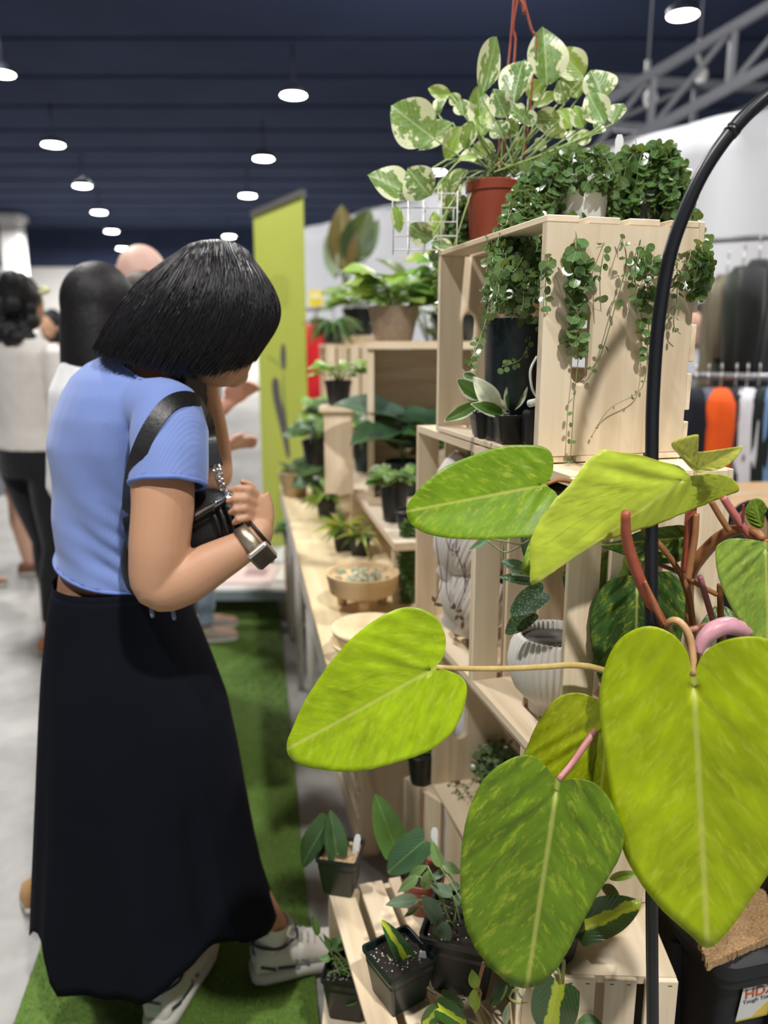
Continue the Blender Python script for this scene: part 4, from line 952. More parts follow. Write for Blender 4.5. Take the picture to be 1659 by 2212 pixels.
# small dense vine under the fluted pots
b = PZ(1085, 1690, Z3 + 0.021)
t = thing('string_vine', 'small dense green string vine in the crate beneath the fluted pots', 'trailing plant', (b.x, b.y, Z3 + 0.021))
round_pot(t, 0.045, 0.055, BLACKPOT)
S = mound(1075, 1640, b.y, 0.042, 0.042, rv, 30, 0.065, 0.009)
S += [pxs([(1040, 1650), (1020, 1690), (985, 1700), (970, 1690)], b.y - 0.03, 0.02, 0.7), pxs([(1040, 1660), (1015, 1700), (990, 1720), (985, 1705)], b.y - 0.05, 0.02, 0.7)]
vine(t, S, rv, 120, rleaf=0.005, col=(0.10, 0.18, 0.08))

# ------------------------------------------------------------------ striped philodendron on the low front crate
b = PZ(1212, 2088, CL + 0.001); b = V((b.x, b.y + 0.03, CL + 0.001))
t = thing('striped_philodendron', 'lime-striped philodendron in small dark pot on the low front crate', 'potted plant', b)
round_pot(t, 0.038, 0.066, plain('dark_grey_plastic', (0.020, 0.019, 0.022), 0.45))
bz = lambda x, y: (1100 + x / 2.968, 1700 + y / 2.968); nz_ = lambda x, y: (940 + x / 3.606, 2000 + y / 3.606)
DK = (0.022, 0.075, 0.028)
BR2 = unit_leaf('heart', L_BRASIL, 0.1, 0.25, 0.02, 14, 9, 7)
for f, me, bb, tt, wd, sc_, y, col in [(bz, BR, (470, 900), (835, 735), 270, 2.968, 1.06, DK), (bz, PL, (640, 590), (832, 548), 66, 2.968, 1.08, (0.26, 0.40, 0.03)), (bz, PL, (590, 640), (712, 696), 90, 2.968, 1.1, (0.05, 0.10, 0.05)), (bz, LN, (770, 810), (780, 880), 24, 2.968, 1.06, (0.12, 0.2, 0.06)),
        (bz, BR2, (320, 1270), (240, 1640), 345, 2.968, 0.98, DK), (nz_, PL, (318, 482), (300, 692), 110, 3.606, 0.99, (0.24, 0.35, 0.02)), (nz_, PL, (318, 490), (285, 345), 105, 3.606, 0.99, (0.24, 0.35, 0.03)), (nz_, PH, (60, 550), (232, 630), 120, 3.606, 1.02, DK), (nz_, BR, (30, 640), (262, 770), 190, 3.606, 0.99, (0.03, 0.10, 0.02)),
        (nz_, PH, (560, 465), (425, 615), 130, 3.606, 1.03, DK), (nz_, PH, (640, 495), (640, 655), 130, 3.606, 1.04, DK), (nz_, PL, (1110, 770), (1320, 790), 190, 3.606, 1.0, (0.05, 0.14, 0.03)), (nz_, PL, (580, 600), (530, 800), 70, 3.606, 0.99, (0.34, 0.40, 0.30)), (nz_, PL, (640, 490), (720, 570), 60, 3.606, 1.02, (0.12, 0.22, 0.08)), (nz_, BR, (20, 660), (-120, 800), 150, 3.606, 0.99, (0.04, 0.12, 0.02))]:
    leaf_px(me, f(*bb), f(*tt), wd / sc_, y, t, col, rnd.uniform(-.01, .01), (rnd.uniform(-.2, .2), 0, 0.3))
for l, col, r_ in [([(320, 480), (355, 510), (345, 590), (400, 650), (470, 750), (500, 800)], (0.22, 0.15, 0.06), 0.0026), ([(380, 285), (340, 440), (300, 620)], (0.38, 0.19, 0.09), 0.0028), ([(950, 320), (975, 400), (970, 470)], (0.3, 0.36, 0.1), 0.0022), ([(720, 590), (640, 595), (580, 560), (600, 510), (650, 490)], (0.3, 0.33, 0.1), 0.0022), ([(30, 545), (60, 555), (-60, 480)], (0.36, 0.3, 0.2), 0.0022), ([(580, 600), (590, 700), (600, 800)], (0.5, 0.36, 0.2), 0.0022), ([(970, 470), (1000, 340), (1000, 260)], (0.24, 0.22, 0.08), 0.003), ([(510, 590), (545, 520), (560, 470)], (0.25, 0.32, 0.1), 0.0018)]:
    stem_(t, [P(*nz_(*a), 1.02) for a in l], r_, col, 6, 'runner', 14)

# ------------------------------------------------------------------ black arch pole
t0 = P(1408, 1250, 0.97); 
pa = [(1410, 2212), (1408, 1950), (1407, 1500), (1407, 1200), (1408, 980), (1411, 850), (1422, 700), (1445, 560), (1478, 460), (1520, 370), (1575, 290), (1640, 222), (1720, 165), (1800, 140)]
pts = [P(a, b, 0.90 + 0.07 * min(1, max(0, (1600 - b) / 700))) for a, b in pa]
d_ = (pts[0] - pts[1]).normalized(); foot = pts[0] + d_ * (pts[0].z / -d_.z)
end = pts[-1]
arch = thing('arched_pole', 'black arched metal pole curving over the crates to the picture edge', 'plant arch', (foot.x, foot.y, 0))
o0 = V((foot.x, foot.y, 0)); other = [end + V((0.09, 0, 0.005)), end + V((0.20, 0, -0.06)), end + V((0.30, 0, -0.22)), end + V((0.34, 0.0, -0.45)), V((end.x + 0.35, end.y, 0.6)), V((end.x + 0.36, end.y, 0.012))]
path = catmull([p - o0 for p in [foot] + pts + other], 110)
MB().tube(path, 0.0084, 14).build('tube', BLACKMETAL, arch)
MB().lathe([(0.001, 0), (0.03, 0), (0.03, 0.006), (0.012, 0.012), (0.010, 0.03)], 20).build('foot', BLACKMETAL, arch)
MB().lathe([(0.001, 0), (0.03, 0), (0.03, 0.006), (0.012, 0.012), (0.010, 0.03)], 20, c=other[-1] - o0 - V((0, 0, 0.012))).build('foot', BLACKMETAL, arch)
MB().tube([path[60], path[61]], 0.0092, 14).build('joint_sleeve', BLACKMETAL, arch)

# ------------------------------------------------------------------ black tote, coir mat
aT = R(13); fx = V((math.cos(aT), math.sin(aT), 0)); fyv = V((-math.sin(aT), math.cos(aT), 0))
tc = V((0.533, 1.022, 0))
TOTE = plain('black_tote_plastic', (0.008, 0.009, 0.011), 0.62, nz=0.15)
tt_ = thing('storage_tote', 'large black plastic tote with printed label beside the low crate', 'storage tote', mat=frame(fx, fyv, UP, tc))
TW, TD, THh = 0.56, 0.34, 0.46
def rr_(x0, x1, y0, y1, z, r=0.03):
    pts = []
    for cx, cy, a0 in ((x1 - r, y1 - r, 0), (x0 + r, y1 - r, 90), (x0 + r, y0 + r, 180), (x1 - r, y0 + r, 270)):
        for k in range(6): a = R(a0 + 18 * k); pts.append(V((cx + r * math.cos(a), cy + r * math.sin(a), z)))
    return pts
b = MB(); tp = 0.035
b.rings([rr_(tp, TW - tp, tp, TD - tp, 0.0), rr_(0.004, TW - 0.004, 0.004, TD - 0.004, THh - 0.03), rr_(-0.012, TW + 0.012, -0.012, TD + 0.012, THh - 0.028), rr_(-0.012, TW + 0.012, -0.012, TD + 0.012, THh)], True)
link('body', smooth_by_angle(b.mesh('body', TOTE, fix=True), 30), tt_)
b = MB(); b.rings([rr_(-0.018, TW + 0.018, -0.018, TD + 0.018, THh - 0.006), rr_(-0.018, TW + 0.018, -0.018, TD + 0.018, THh + 0.018), rr_(0.0, TW, 0.0, TD, THh + 0.024), rr_(0.03, TW - 0.03, 0.03, TD - 0.03, THh + 0.018)], True)
link('lid', smooth_by_angle(b.mesh('lid', TOTE, fix=True), 30), tt_)
for x in (0.10, 0.28, 0.46): MB().bar((x, 0.034, 0.02), (x, 0.006, THh - 0.05), 0.03, 0.012, (1, 0, 0)).build('rib', TOTE, tt_, False)
for y in (0.12, 0.3): MB().bar((0.034, y, 0.02), (0.006, y, THh - 0.05), 0.012, 0.03, (1, 0, 0)).build('rib', TOTE, tt_, False)
# printed label on the tote front
Mt = frame(fx, fyv, UP, tc); Mi = Mt.inverted()
nF = V((0, -1, -0.072)).normalized()
def on_front(px, py): return Mi @ PP(px, py, Mt @ V((0.1, 0.004 - 0.002, THh - 0.03)), (Mt.to_3x3() @ nF))
cor = [on_front(1604, 2130), on_front(1692, 2102), on_front(1690, 2180), on_front(1586, 2204)]
cor = [c + nF * 0.003 for c in cor]
def quad(cs, mat, name, parent, off, color=None):
    cs = [c + off for c in cs]; bb = MB().add(cs + [c - nF * 0.0006 for c in cs], [(0, 1, 2, 3), (7, 6, 5, 4), (0, 4, 5, 1), (1, 5, 6, 2), (2, 6, 7, 3), (3, 7, 4, 0)])
    return bb.build(name, mat, parent, False, color=color)
lab = quad(cor, PAPER, 'label', tt_, V((0, 0, 0)), (0.66, 0.66, 0.63))
def lerp2(u, v): return cor[0].lerp(cor[1], u).lerp(cor[3].lerp(cor[2], u), v)
quad([lerp2(0.98, 0.28), lerp2(1.0, 0.28), lerp2(1.0, 0.95), lerp2(0.30, 0.95)], PAPER, 'yellow_flash', lab, nF * 0.0006, (0.72, 0.52, 0.10))
quad([lerp2(0.0, 0.955), lerp2(1, 0.955), lerp2(1, 1.0), lerp2(0, 1.0)], PAPER, 'yellow_border', lab, nF * 0.0006, (0.45, 0.38, 0.05))
def text(body, name, parent, org, xdir, ydir, size, mat, color):
    cu = bpy.data.curves.new(name, 'FONT'); cu.body = body; cu.size = 1.0; cu.extrude = 0.02
    o = bpy.data.objects.new('tmp', cu); COL.objects.link(o); dg = bpy.context.evaluated_depsgraph_get(); dg.update()
    me = bpy.data.meshes.new_from_object(o.evaluated_get(dg)); bpy.data.objects.remove(o); bpy.data.curves.remove(cu)
    me.materials.clear(); me.materials.append(mat); x = V(xdir).normalized(); y = V(ydir); y = (y - x * y.dot(x)).normalized(); z = x.cross(y)
    return link(name, me, parent, frame(x * size, y * size, z * size, org), color)
xd, yd = lerp2(1, 0.3) - lerp2(0, 0.3), lerp2(0, 0) - lerp2(0, 1)
off = nF * 0.0012
text('HDX', 'brand_lettering', lab, lerp2(0.07, 0.34) + off, xd, yd, 0.026, PAPER, (0.55, 0.12, 0.04))
text('Tough Tote', 'label_lettering', lab, lerp2(0.06, 0.50) + off, xd, yd, 0.011, PAPER, (0.12, 0.12, 0.14))
# coir mat lying over the tote lid edge
cz_ = THh + 0.021
cs = [PZ(1483, 1978, cz_), PZ(1527, 2098, cz_), PZ(1690, 2028, cz_), PZ(1640, 1920, cz_)]
COIR = plain('coir_fibre', (0.40, 0.25, 0.12), 0.95, nz=0.5, nscale=180, bumpy=1.0, bscale=300)
cc = sum(cs, V((0, 0, 0))) / 4; cc.z = cz_
cm = thing('coir_mat', 'rough brown coir mat piece lying over the black tote lid', 'coir mat', cc)
n = 40; vs = []
for k, hgt in ((0, 0.0), (1, 0.014)):
    for i in range(n + 1):
        for j in range(n + 1):
            u, v = i / n, j / n; p = cs[0].lerp(cs[3], u).lerp(cs[1].lerp(cs[2], u), v) - cc
            edge = 0.0025 * rnd.uniform(-1, 1) if (i in (0, n) or j in (0, n)) else 0
            vs.append((p.x + edge, p.y + edge, hgt + (rnd.uniform(-.0018, .0018) if k else 0)))
N1 = (n + 1) ** 2; fs = []
for i in range(n):
    for j in range(n):
        a = i * (n + 1) + j; fs.append((N1 + a, N1 + a + 1, N1 + a + n + 2, N1 + a + n + 1)); fs.append((a, a + n + 1, a + n + 2, a + 1))
for i in range(n):
    for a, b_ in ((i, i + 1), (n * (n + 1) + i + 1, n * (n + 1) + i)): fs.append((a, b_, N1 + b_, N1 + a))
    for a, b_ in (((i + 1) * (n + 1), i * (n + 1)), (i * (n + 1) + n, (i + 1) * (n + 1) + n)): fs.append((a, b_, N1 + b_, N1 + a))
MB().add(vs, fs).build('mat_body', COIR, cm, False, fix=True)
f_ = MB()
for _ in range(2600):
    u, v = rnd.random(), rnd.random(); p = cs[0].lerp(cs[3], u).lerp(cs[1].lerp(cs[2], u), v) - cc; a = rnd.random() * 6.28; l_ = rnd.uniform(.003, .007)
    f_.add([(p.x - .0005, p.y, .013), (p.x + .0005, p.y, .013), (p.x + math.cos(a) * l_, p.y + math.sin(a) * l_, .014 + rnd.uniform(0, .003))], [(0, 1, 2)])
q = f_.build('fibres', plain('coir_fibre_light', (0.50, 0.34, 0.18), 0.9, nz=0.4, nscale=200), cm); q['kind'] = 'stuff'
# ------------------------------------------------------------------ the shopper in the blue top
fa = R(28); wf_ = V((math.cos(fa), math.sin(fa), 0)); wr_ = V((math.sin(fa), -math.cos(fa), 0))     # facing, her right side (toward us)
SK = (0.50, 0.275, 0.165)
W0 = V((-0.46, 1.44, 0))
wo = thing('person', 'shopper in blue ribbed crop top and long black skirt, head bowed over a handbag', 'person', W0)
def ering(c, a, b, n=28): return [c + a * math.cos(2 * math.pi * k / n) + b * math.sin(2 * math.pi * k / n) for k in range(n)]
TOR = [(1420, 250, .154, .129), (1340, 252, .152, .127), (1275, 255, .143, .122), (1235, 256, .139, .117), (1180, 257, .134, .110), (1110, 255, .139, .109), (1030, 252, .150, .110), (955, 250, .163, .114), (895, 258, .168, .110), (850, 266, .160, .100), (815, 272, .138, .088), (788, 284, .105, .072), (770, 300, .07, .055)]
def torso(grow, rows): return [ering(P(c, y, 1.472), wr_ * (a + grow), wf_ * (b + grow)) for y, c, a, b in rows]
b = MB(); b.rings(torso(-0.006, TOR[:-1]))
b.tube([P(300, 800, 1.45), P(345, 775, 1.445), P(400, 745, 1.435), P(455, 715, 1.425)], [0.058, 0.050, 0.047, 0.05], 16, round_ends=True)      # bent neck
hx = (P(468, 830, 1.425) - P(424, 560, 1.425)).normalized()          # crown -> chin
hf = (wf_ - hx * wf_.dot(hx)).normalized(); hl = hx.cross(hf); HM_ = Matrix((hf, hl, hx)).transposed(); hc = P(432, 690, 1.42)
b.ell(hc, 0.095, 0.078, 0.098, HM_, 22, 16)
b.ell(hc + hx * 0.062 + hf * 0.026, 0.062, 0.057, 0.062, HM_, 20, 14)          # jaw
b.ell(hc + hx * 0.105 + hf * 0.045, 0.028, 0.03, 0.022, HM_)                   # chin
b.ell(hc + hx * 0.035 + hf * 0.096, 0.016, 0.013, 0.022, HM_)                  # nose
b.ell(hc + hx * 0.070 + hf * 0.082, 0.012, 0.024, 0.007, HM_)                  # lips
for s_ in (1, -1): b.ell(hc + hx * 0.03 - hf * 0.012 + hl * (0.076 * s_), 0.016, 0.008, 0.028, HM_)   # ears
ARM = [(372, 912, 1.315, .054), (352, 990, 1.285, .054), (352, 1090, 1.258, .0515), (344, 1190, 1.238, .0495), (346, 1262, 1.236, .045), (400, 1252, 1.238, .0425), (455, 1220, 1.246, .0375), (515, 1187, 1.256, .0295), (550, 1165, 1.262, .0245), (562, 1148, 1.268, .0235)]
b.tube(catmull([P(x, y, d) for x, y, d, r_ in ARM], 46), list(np.interp(np.linspace(0, 1, 46), np.linspace(0, 1, len(ARM)), [r_ for *_, r_ in ARM])), 24, round_ends=True)
# near hand on the bag mouth: palm and five fingers
b.rings([ering(P(563, 1150, 1.269), V((0.021, 0, 0.006)), V((0, 0.014, 0)), 16), ering(P(564, 1128, 1.272), V((0.024, 0, 0.008)), V((0, 0.013, 0)), 16), ering(P(560, 1102, 1.275), V((0.025, 0, 0.012)), V((0, 0.012, 0)), 16), ering(P(556, 1078, 1.277), V((0.020, 0, 0.016)), V((0, 0.010, 0)), 16)])
for l in ([(556, 1070, 1.276), (538, 1056, 1.262), (516, 1054, 1.258), (498, 1058, 1.264)], [(550, 1086, 1.270), (530, 1076, 1.256), (508, 1077, 1.252), (494, 1083, 1.26)], [(547, 1105, 1.268), (528, 1097, 1.254), (510, 1100, 1.250), (498, 1107, 1.258)], [(546, 1122, 1.268), (530, 1118, 1.254), (516, 1122, 1.250), (506, 1129, 1.258)], [(568, 1112, 1.284), (556, 1072, 1.296), (540, 1048, 1.294), (524, 1040, 1.288)]):
    b.tube([P(*q) for q in l], [0.0085, 0.0078, 0.0072, 0.0058], 10, round_ends=True)
# far arm raised to the face
FA = [(300, 905, 1.585, .050), (390, 985, 1.58, .044), (456, 1030, 1.565, .038), (462, 990, 1.55, .036), (455, 920, 1.525, .032), (446, 850, 1.50, .025), (448, 815, 1.485, .022)]
b.tube(catmull([P(x, y, d) for x, y, d, r_ in FA], 30), list(np.interp(np.linspace(0, 1, 30), np.linspace(0, 1, len(FA)), [r_ for *_, r_ in FA])), 20, round_ends=True)
b.rings([ering(P(448, 812, 1.485), V((0.022, 0, 0)), V((0, 0.013, 0)), 14), ering(P(456, 788, 1.475), V((0.030, 0, 0)), V((0, 0.013, 0)), 14), ering(P(466, 762, 1.468), V((0.030, 0, 0)), V((0, 0.011, 0)), 14)])
for k, x in enumerate((452, 462, 473, 484)): b.tube([P(x, 764, 1.468), P(x + 6, 742, 1.46), P(x + 10, 724 + 4 * abs(k - 1), 1.455)], [0.0085, 0.008, 0.0065], 10, round_ends=True)
b.tube([P(470, 790, 1.475), P(492, 780, 1.468), P(504, 764, 1.462)], [0.010, 0.009, 0.007], 10, round_ends=True)
# legs
h1 = PZ(548, 2122, 0.0); h2 = PZ(338, 2240, 0.0); s1h, s2h = R(20), R(78)
k1 = V((h1.x + 0.05 * math.cos(s1h), h1.y + 0.05 * math.sin(s1h), 0)); k2 = V((h2.x + 0.05 * math.cos(s2h), h2.y + 0.05 * math.sin(s2h), 0))
for l in ([(270, 1360, 1.42, .085), (330, 1520, 1.42, .07), (420, 1700, 1.44, .052), (500, 1870, 1.475, .046)], [(235, 1360, 1.47, .085), (260, 1520, 1.46, .07), (300, 1720, 1.44, .052), (320, 1930, 1.42, .044)]):
    kk = k1 if l[0][0] == 270 else k2
    b.tube([P(x, y, d) for x, y, d, r_ in l] + [kk + V((0, 0, 0.13)), kk + V((0, 0, 0.075))], [r_ for *_, r_ in l] + [0.032, 0.031], 16, round_ends=True)
me = remeshed(b, 0.0033, 4, 'body'); me.materials.append(SKIN); shift(me, W0)
link('body', me, wo, color=SK)

# ribbed top ------------------------------------------------------
def rib_cloth():
    m, nt, b_ = nmat('ribbed_jersey'); co = objco(nt, rand=False)
    mp = nd(nt, 'ShaderNodeMapping'); mp.inputs['Rotation'].default_value = (0, R(-4), R(35)); lk(nt, co, mp.inputs[0])
    wv = nd(nt, 'ShaderNodeTexWave', Scale=72.0, Distortion=0.6); wv.inputs['Detail'].default_value = 1; lk(nt, mp.outputs[0], wv.inputs['Vector'])
    big = noise_(nt, co, 7.0, 3)
    col = mix(nt, big, (0.165, 0.235, 0.515), (0.205, 0.285, 0.59)); col = mix(nt, math_(nt, 'MULTIPLY', wv.outputs[1], 0.10), col, (0.09, 0.15, 0.40))
    lk(nt, col, b_.inputs['Base Color']); b_.inputs['Roughness'].default_value = 0.85; b_.inputs['Specular IOR Level'].default_value = 0.15; b_.inputs['Sheen Weight'].default_value = 0.2
    bump(nt, b_, wv.outputs[1], 0.22, 0.001); return m
b = MB(); b.rings(torso(0.007, TOR[2:]))
# far sleeve and near sleeve
SLV = [(362, 893, 1.322, .058), (366, 935, 1.305, .064), (366, 985, 1.282, .062), (364, 1040, 1.266, .062), (363, 1070, 1.258, .062)]
b.tube([P(330, 880, 1.36)] + [P(x, y, d) for x, y, d, _ in SLV], [0.06] + [q[3] for q in SLV], 24)
b.tube([P(300, 895, 1.57), P(345, 945, 1.585), P(395, 988, 1.58)], [0.062, 0.056, 0.05], 20)
me = remeshed(b, 0.0055, 6, 'top')
ca, cb = P(363, 1066, 1.259), P(365, 1005, 1.277); sd = (ca - cb).normalized()
wz = 1.000; wc0 = P(256, 1230, 1.472); fa0, fa1 = P(345, 945, 1.585), P(395, 988, 1.58); fd = (fa1 - fa0).normalized()
nk = (P(445, 722, 1.43) - P(318, 788, 1.45)).normalized(); nk0 = P(308, 800, 1.40); nkn = V((0.42, -0.10, 0.90)).normalized(); nkc = P(345, 790, 1.45)
def hemz(c): return wz - 0.16 * (c.x - wc0.x) + 0.13 * (c.y - wc0.y)
def cut(c, n):
    if c.z < hemz(c): return True
    if (c - ca).length < 0.085 and (c - ca).dot(sd) > -0.016 : return True
    if (c - fa1).length < 0.08 and (c - fa1).dot(fd) > -0.012: return True
    if (c - nkc).length < 0.13 and (c - nk0).dot(nkn) > 0: return True
    return False
drop_faces(me, cut)
n_ = len(me.vertices); co = np.empty(n_ * 3); me.vertices.foreach_get('co', co); co = co.reshape(-1, 3); nr = np.empty(n_ * 3); me.vertices.foreach_get('normal', nr); nr = nr.reshape(-1, 3)
bagp = np.array(P(330, 1200, 1.33)); rel = co - bagp
lat = rel @ np.array(wf_); zz_ = rel[:, 2]
ph1 = (zz_ * 1.0 + lat * 0.75) / 0.042
m1 = np.exp(-((zz_ + 0.01) / 0.075) ** 2) * np.exp(-((lat + 0.0) / 0.085) ** 2)
d1 = 0.0050 * np.sin(2 * np.pi * ph1 + 2.2 * np.sin(lat * 17 + zz_ * 9)) * m1
ph2 = (zz_ * 0.45 + lat * 1.0) / 0.07; d1 += 0.003 * np.sin(2 * np.pi * ph2) * np.exp(-((zz_ - 0.03) / 0.14) ** 2) * (1 - 0.5 * m1)
co += nr * d1[:, None]
me.vertices.foreach_set('co', co.ravel()); me.update(); me.materials.append(rib_cloth()); shift(me, W0)
top = link('top', me, wo); solid(top, 0.0022, 1)
CUFF = plain('blue_binding', (0.15, 0.23, 0.56), 0.85, nz=0.08)
def oring(c, d, r_, th=0.0016, n=40, sq=1.0):
    u = d.orthogonal().normalized(); w_ = d.cross(u); return catmull([c + (u * math.cos(a) + w_ * math.sin(a)) * r_ for a in np.linspace(0, 2 * math.pi, n)], n)
# neckline binding, sleeve and waist hems
from mathutils.bvhtree import BVHTree
_bv = BVHTree.FromPolygons([v.co + W0 for v in top.data.vertices], [tuple(p.vertices) for p in top.data.polygons])
def boundary_near(c, r_):
    b_ = bmesh.new(); b_.from_mesh(top.data); es = [e for e in b_.edges if e.is_boundary and (e.verts[0].co + W0 - c).length < r_]
    pts = [(e.verts[0].co + e.verts[1].co) / 2 for e in es]; b_.free(); return pts
def loop_tube(pts, axis, r_, name, n=56):
    """smooth closed band through scattered hem points, ordered by angle round the axis"""
    if len(pts) < 8: return
    c = sum(pts, V((0, 0, 0))) / len(pts); u = axis.orthogonal().normalized(); w_ = axis.cross(u)
    pl = sorted((math.atan2((p - c).dot(w_), (p - c).dot(u)), (p - c).length, (p - c).dot(axis)) for p in pts)
    an = np.array([p[0] for p in pl]); ra = np.array([p[1] for p in pl]); hh = np.array([p[2] for p in pl]); out = []
    for a in np.linspace(-math.pi, math.pi, n, endpoint=False):
        w2 = np.exp(-((np.angle(np.exp(1j * (an - a)))) / 0.16) ** 2); r2 = (w2 * ra).sum() / w2.sum(); h2_ = (w2 * hh).sum() / w2.sum()
        out.append(c + (u * math.cos(a) + w_ * math.sin(a)) * math.sqrt(max(1e-6, r2 ** 2 - h2_ ** 2)) + axis * h2_)
    out.append(out[0]); MB().tube(out, r_, 8).build(name, CUFF, top)
loop_tube(boundary_near(ca, 0.09), sd, 0.0042, 'sleeve_hem')
loop_tube([p for p in boundary_near(P(256, 1245, 1.472), 0.2) if p.z + W0.z < wz + 0.06], V((0, 0, 1)), 0.0042, 'waist_hem')
loop_tube(boundary_near(nkc, 0.135), nkn, 0.0034, 'neck_binding')
for x, y, d in ((325, 1300, 1.315), (372, 1305, 1.315)):
    MB().tube(catmull([P(x - 3, y - 20, d + .01) - W0, P(x, y + 6, d) - W0, P(x + 5, y + 34, d - 0.01) - W0], 8), [0.002, 0.002, 0.002, 0.0022, 0.003, 0.004, 0.0042, 0.003], 6).build('tie_string', PAINT, top, color=(0.20, 0.26, 0.40))

# long black skirt -------------------------------------------------
SKR = [(1248, 129, 388, .136), (1290, 120, 398, .142), (1350, 113, 420, .150), (1430, 106, 452, .165), (1520, 101, 486, .176), (1620, 97, 508, .186), (1720, 93, 526, .194), (1820, 90, 545, .202), (1900, 88, 563, .208), (1960, 87, 583, .213), (1990, 86, 594, .216)]
rows = []
N = 120; yc = 1.458
ys = np.linspace(1248, 1990, 40)
for iy, y in enumerate(ys):
    l_, r_, dh = (np.interp(y, [q[0] for q in SKR], [q[k] for q in SKR]) for k in (1, 2, 3))
    A_, B_ = P(l_, y, yc), P(r_, y, yc); c_ = (A_ + B_) / 2; hw = (B_ - A_).length / 2; f_ = iy / 39; ring = []
    for k in range(N):
        a = 2 * math.pi * k / N; fold = 1 + 0.055 * f_ ** 1.3 * math.sin(9 * a + 1.2 + 1.2 * math.sin(2 * a)) + 0.02 * f_ * math.sin(17 * a)
        near = max(0, -math.sin(a)); ca_ = math.cos(a)
        fe = fold if abs(ca_) < 0.93 else 1
        z = c_.z
        if f_ > 0.6:
            lift = 0
            if math.sin(a) < 0:
                if ca_ > 0.1: lift = 0.075 * min(1, (ca_ - 0.1) / 0.45) * min(1, (1.02 - ca_) / 0.25)
                elif ca_ < -0.52: lift = 0.085 * min(1, (-ca_ - 0.52) / 0.08) * min(1, (1.02 + ca_) / 0.22)
            z += lift * ((f_ - 0.6) / 0.4) ** 1.5
        ring.append(V((c_.x + hw * ca_ * (fe if abs(ca_) < 0.8 else 1), c_.y + dh * math.sin(a) * fe, z)))
    rows.append([q - W0 for q in ring])
SKM = by_object('skirt_knit', rough=0.9, nz=0.2, nscale=8, spec=0.08, sheen=0.0, bumpy=0.15, bscale=500)
o = MB().rings(rows, False).build('skirt', SKM, wo, color=(0.0055, 0.0065, 0.011)); solid(o, 0.002, -1)
MB().rings([[q + V((0, 0, 0.006)) + (q - V(((P(256, 1243, yc) - W0).x, yc - W0.y, q.z))).normalized() * 0.0015 for q in rows[0]], [q + (q - V(((P(256, 1243, yc) - W0).x, yc - W0.y, q.z))).normalized() * 0.0035 for q in rows[0]], rows[1]], False).build('waistband', SKM, o, color=(0.006, 0.007, 0.012))

# hair --------------------------------------------------------------
def hairmat():
    m, nt, b_ = nmat('black_hair'); oi = nt.nodes.new('ShaderNodeObjectInfo')
    uv = nt.nodes.new('ShaderNodeUVMap'); mp = nd(nt, 'ShaderNodeMapping'); mp.inputs['Scale'].default_value = (120, 2.0, 1); lk(nt, uv.outputs[0], mp.inputs[0])
    nz = noise_(nt, mp.outputs[0], 1.0, 4, 0.6, 0.2)
    hs = nd(nt, 'ShaderNodeHueSaturation'); lk(nt, oi.outputs['Color'], hs.inputs['Color']); lk(nt, math_(nt, 'MULTIPLY_ADD', nz, 1.4, 0.3), hs.inputs['Value'])
    lk(nt, hs.outputs[0], b_.inputs['Base Color']); b_.inputs['Roughness'].default_value = 0.34; b_.inputs['Specular IOR Level'].default_value = 0.55
    bump(nt, b_, nz, 0.5, 0.003); return m
HAIR = hairmat()
GD = [(0.0, (398, 532), (300, 605), (233, 692), (200, 752)), (0.2, (412, 525), (345, 612), (282, 702), (236, 774)), (0.4, (436, 519), (400, 615), (342, 714), (298, 788)), (0.6, (468, 516), (462, 618), (422, 722), (372, 804)), (0.8, (500, 520), (535, 618), (520, 722), (456, 810)), (0.9, (520, 529), (572, 620), (576, 710), (512, 797)), (1.0, (536, 541), (594, 626), (604, 695), (553, 780))]
def gpx(u, s_):
    us = [g[0] for g in GD]; p = [V((np.interp(u, us, [g[k][0] for g in GD]), np.interp(u, us, [g[k][1] for g in GD]))) for k in (1, 2, 3, 4)]
    t = s_ * 3; k = min(int(t), 2); f = t - k; g = lambda i: p[min(max(i, 0), 3)] if 0 <= i <= 3 else p[0]
    a, b_, c, d = (p[k - 1] if k > 0 else p[0] * 2 - p[1]), p[k], p[k + 1], (p[k + 2] if k < 2 else p[3] * 2 - p[2])
    return 0.5 * ((2 * b_) + (c - a) * f + (2 * a - 5 * b_ + 4 * c - d) * f * f + (3 * b_ - a - 3 * c + d) * f ** 3)
def hp(u, s_, side, off=0.0):
    q = gpx(u, s_); e = max(0.0, math.sin(math.pi * min(1, max(0, 0.04 + 0.92 * u)))) ** 0.5
    blg = 0.112 * (math.sin(math.pi * min(1.0, 0.06 + 0.62 * s_)) ** 0.6) * e * (1 - 0.25 * s_ * (1 - u))
    yc_ = 1.43 - 0.03 * (1 - u) * s_
    return P(q.x, q.y, yc_ - side * (blg + off))
NU, NS = 44, 26; rs, uvs = [], []
for j in range(NS + 1):
    s_ = j / NS; ring = [hp(i / NU, s_, 1, 0.004 * math.sin(i * 2.3 + 2 * s_) * s_) for i in range(NU + 1)] + [hp(i / NU, s_, -1) for i in range(NU - 1, 0, -1)]
    rs.append([q - W0 for q in ring]); uvs += [(i / NU, s_) for i in range(NU + 1)] + [(i / NU, s_) for i in range(NU - 1, 0, -1)]
me = MB().rings(rs, True).mesh('hair', HAIR, fix=True); set_uv(me, uvs)
hair = link('hair', me, wo, color=(0.007, 0.0065, 0.008))
sm = MB(); rh = random.Random(5); suv = []
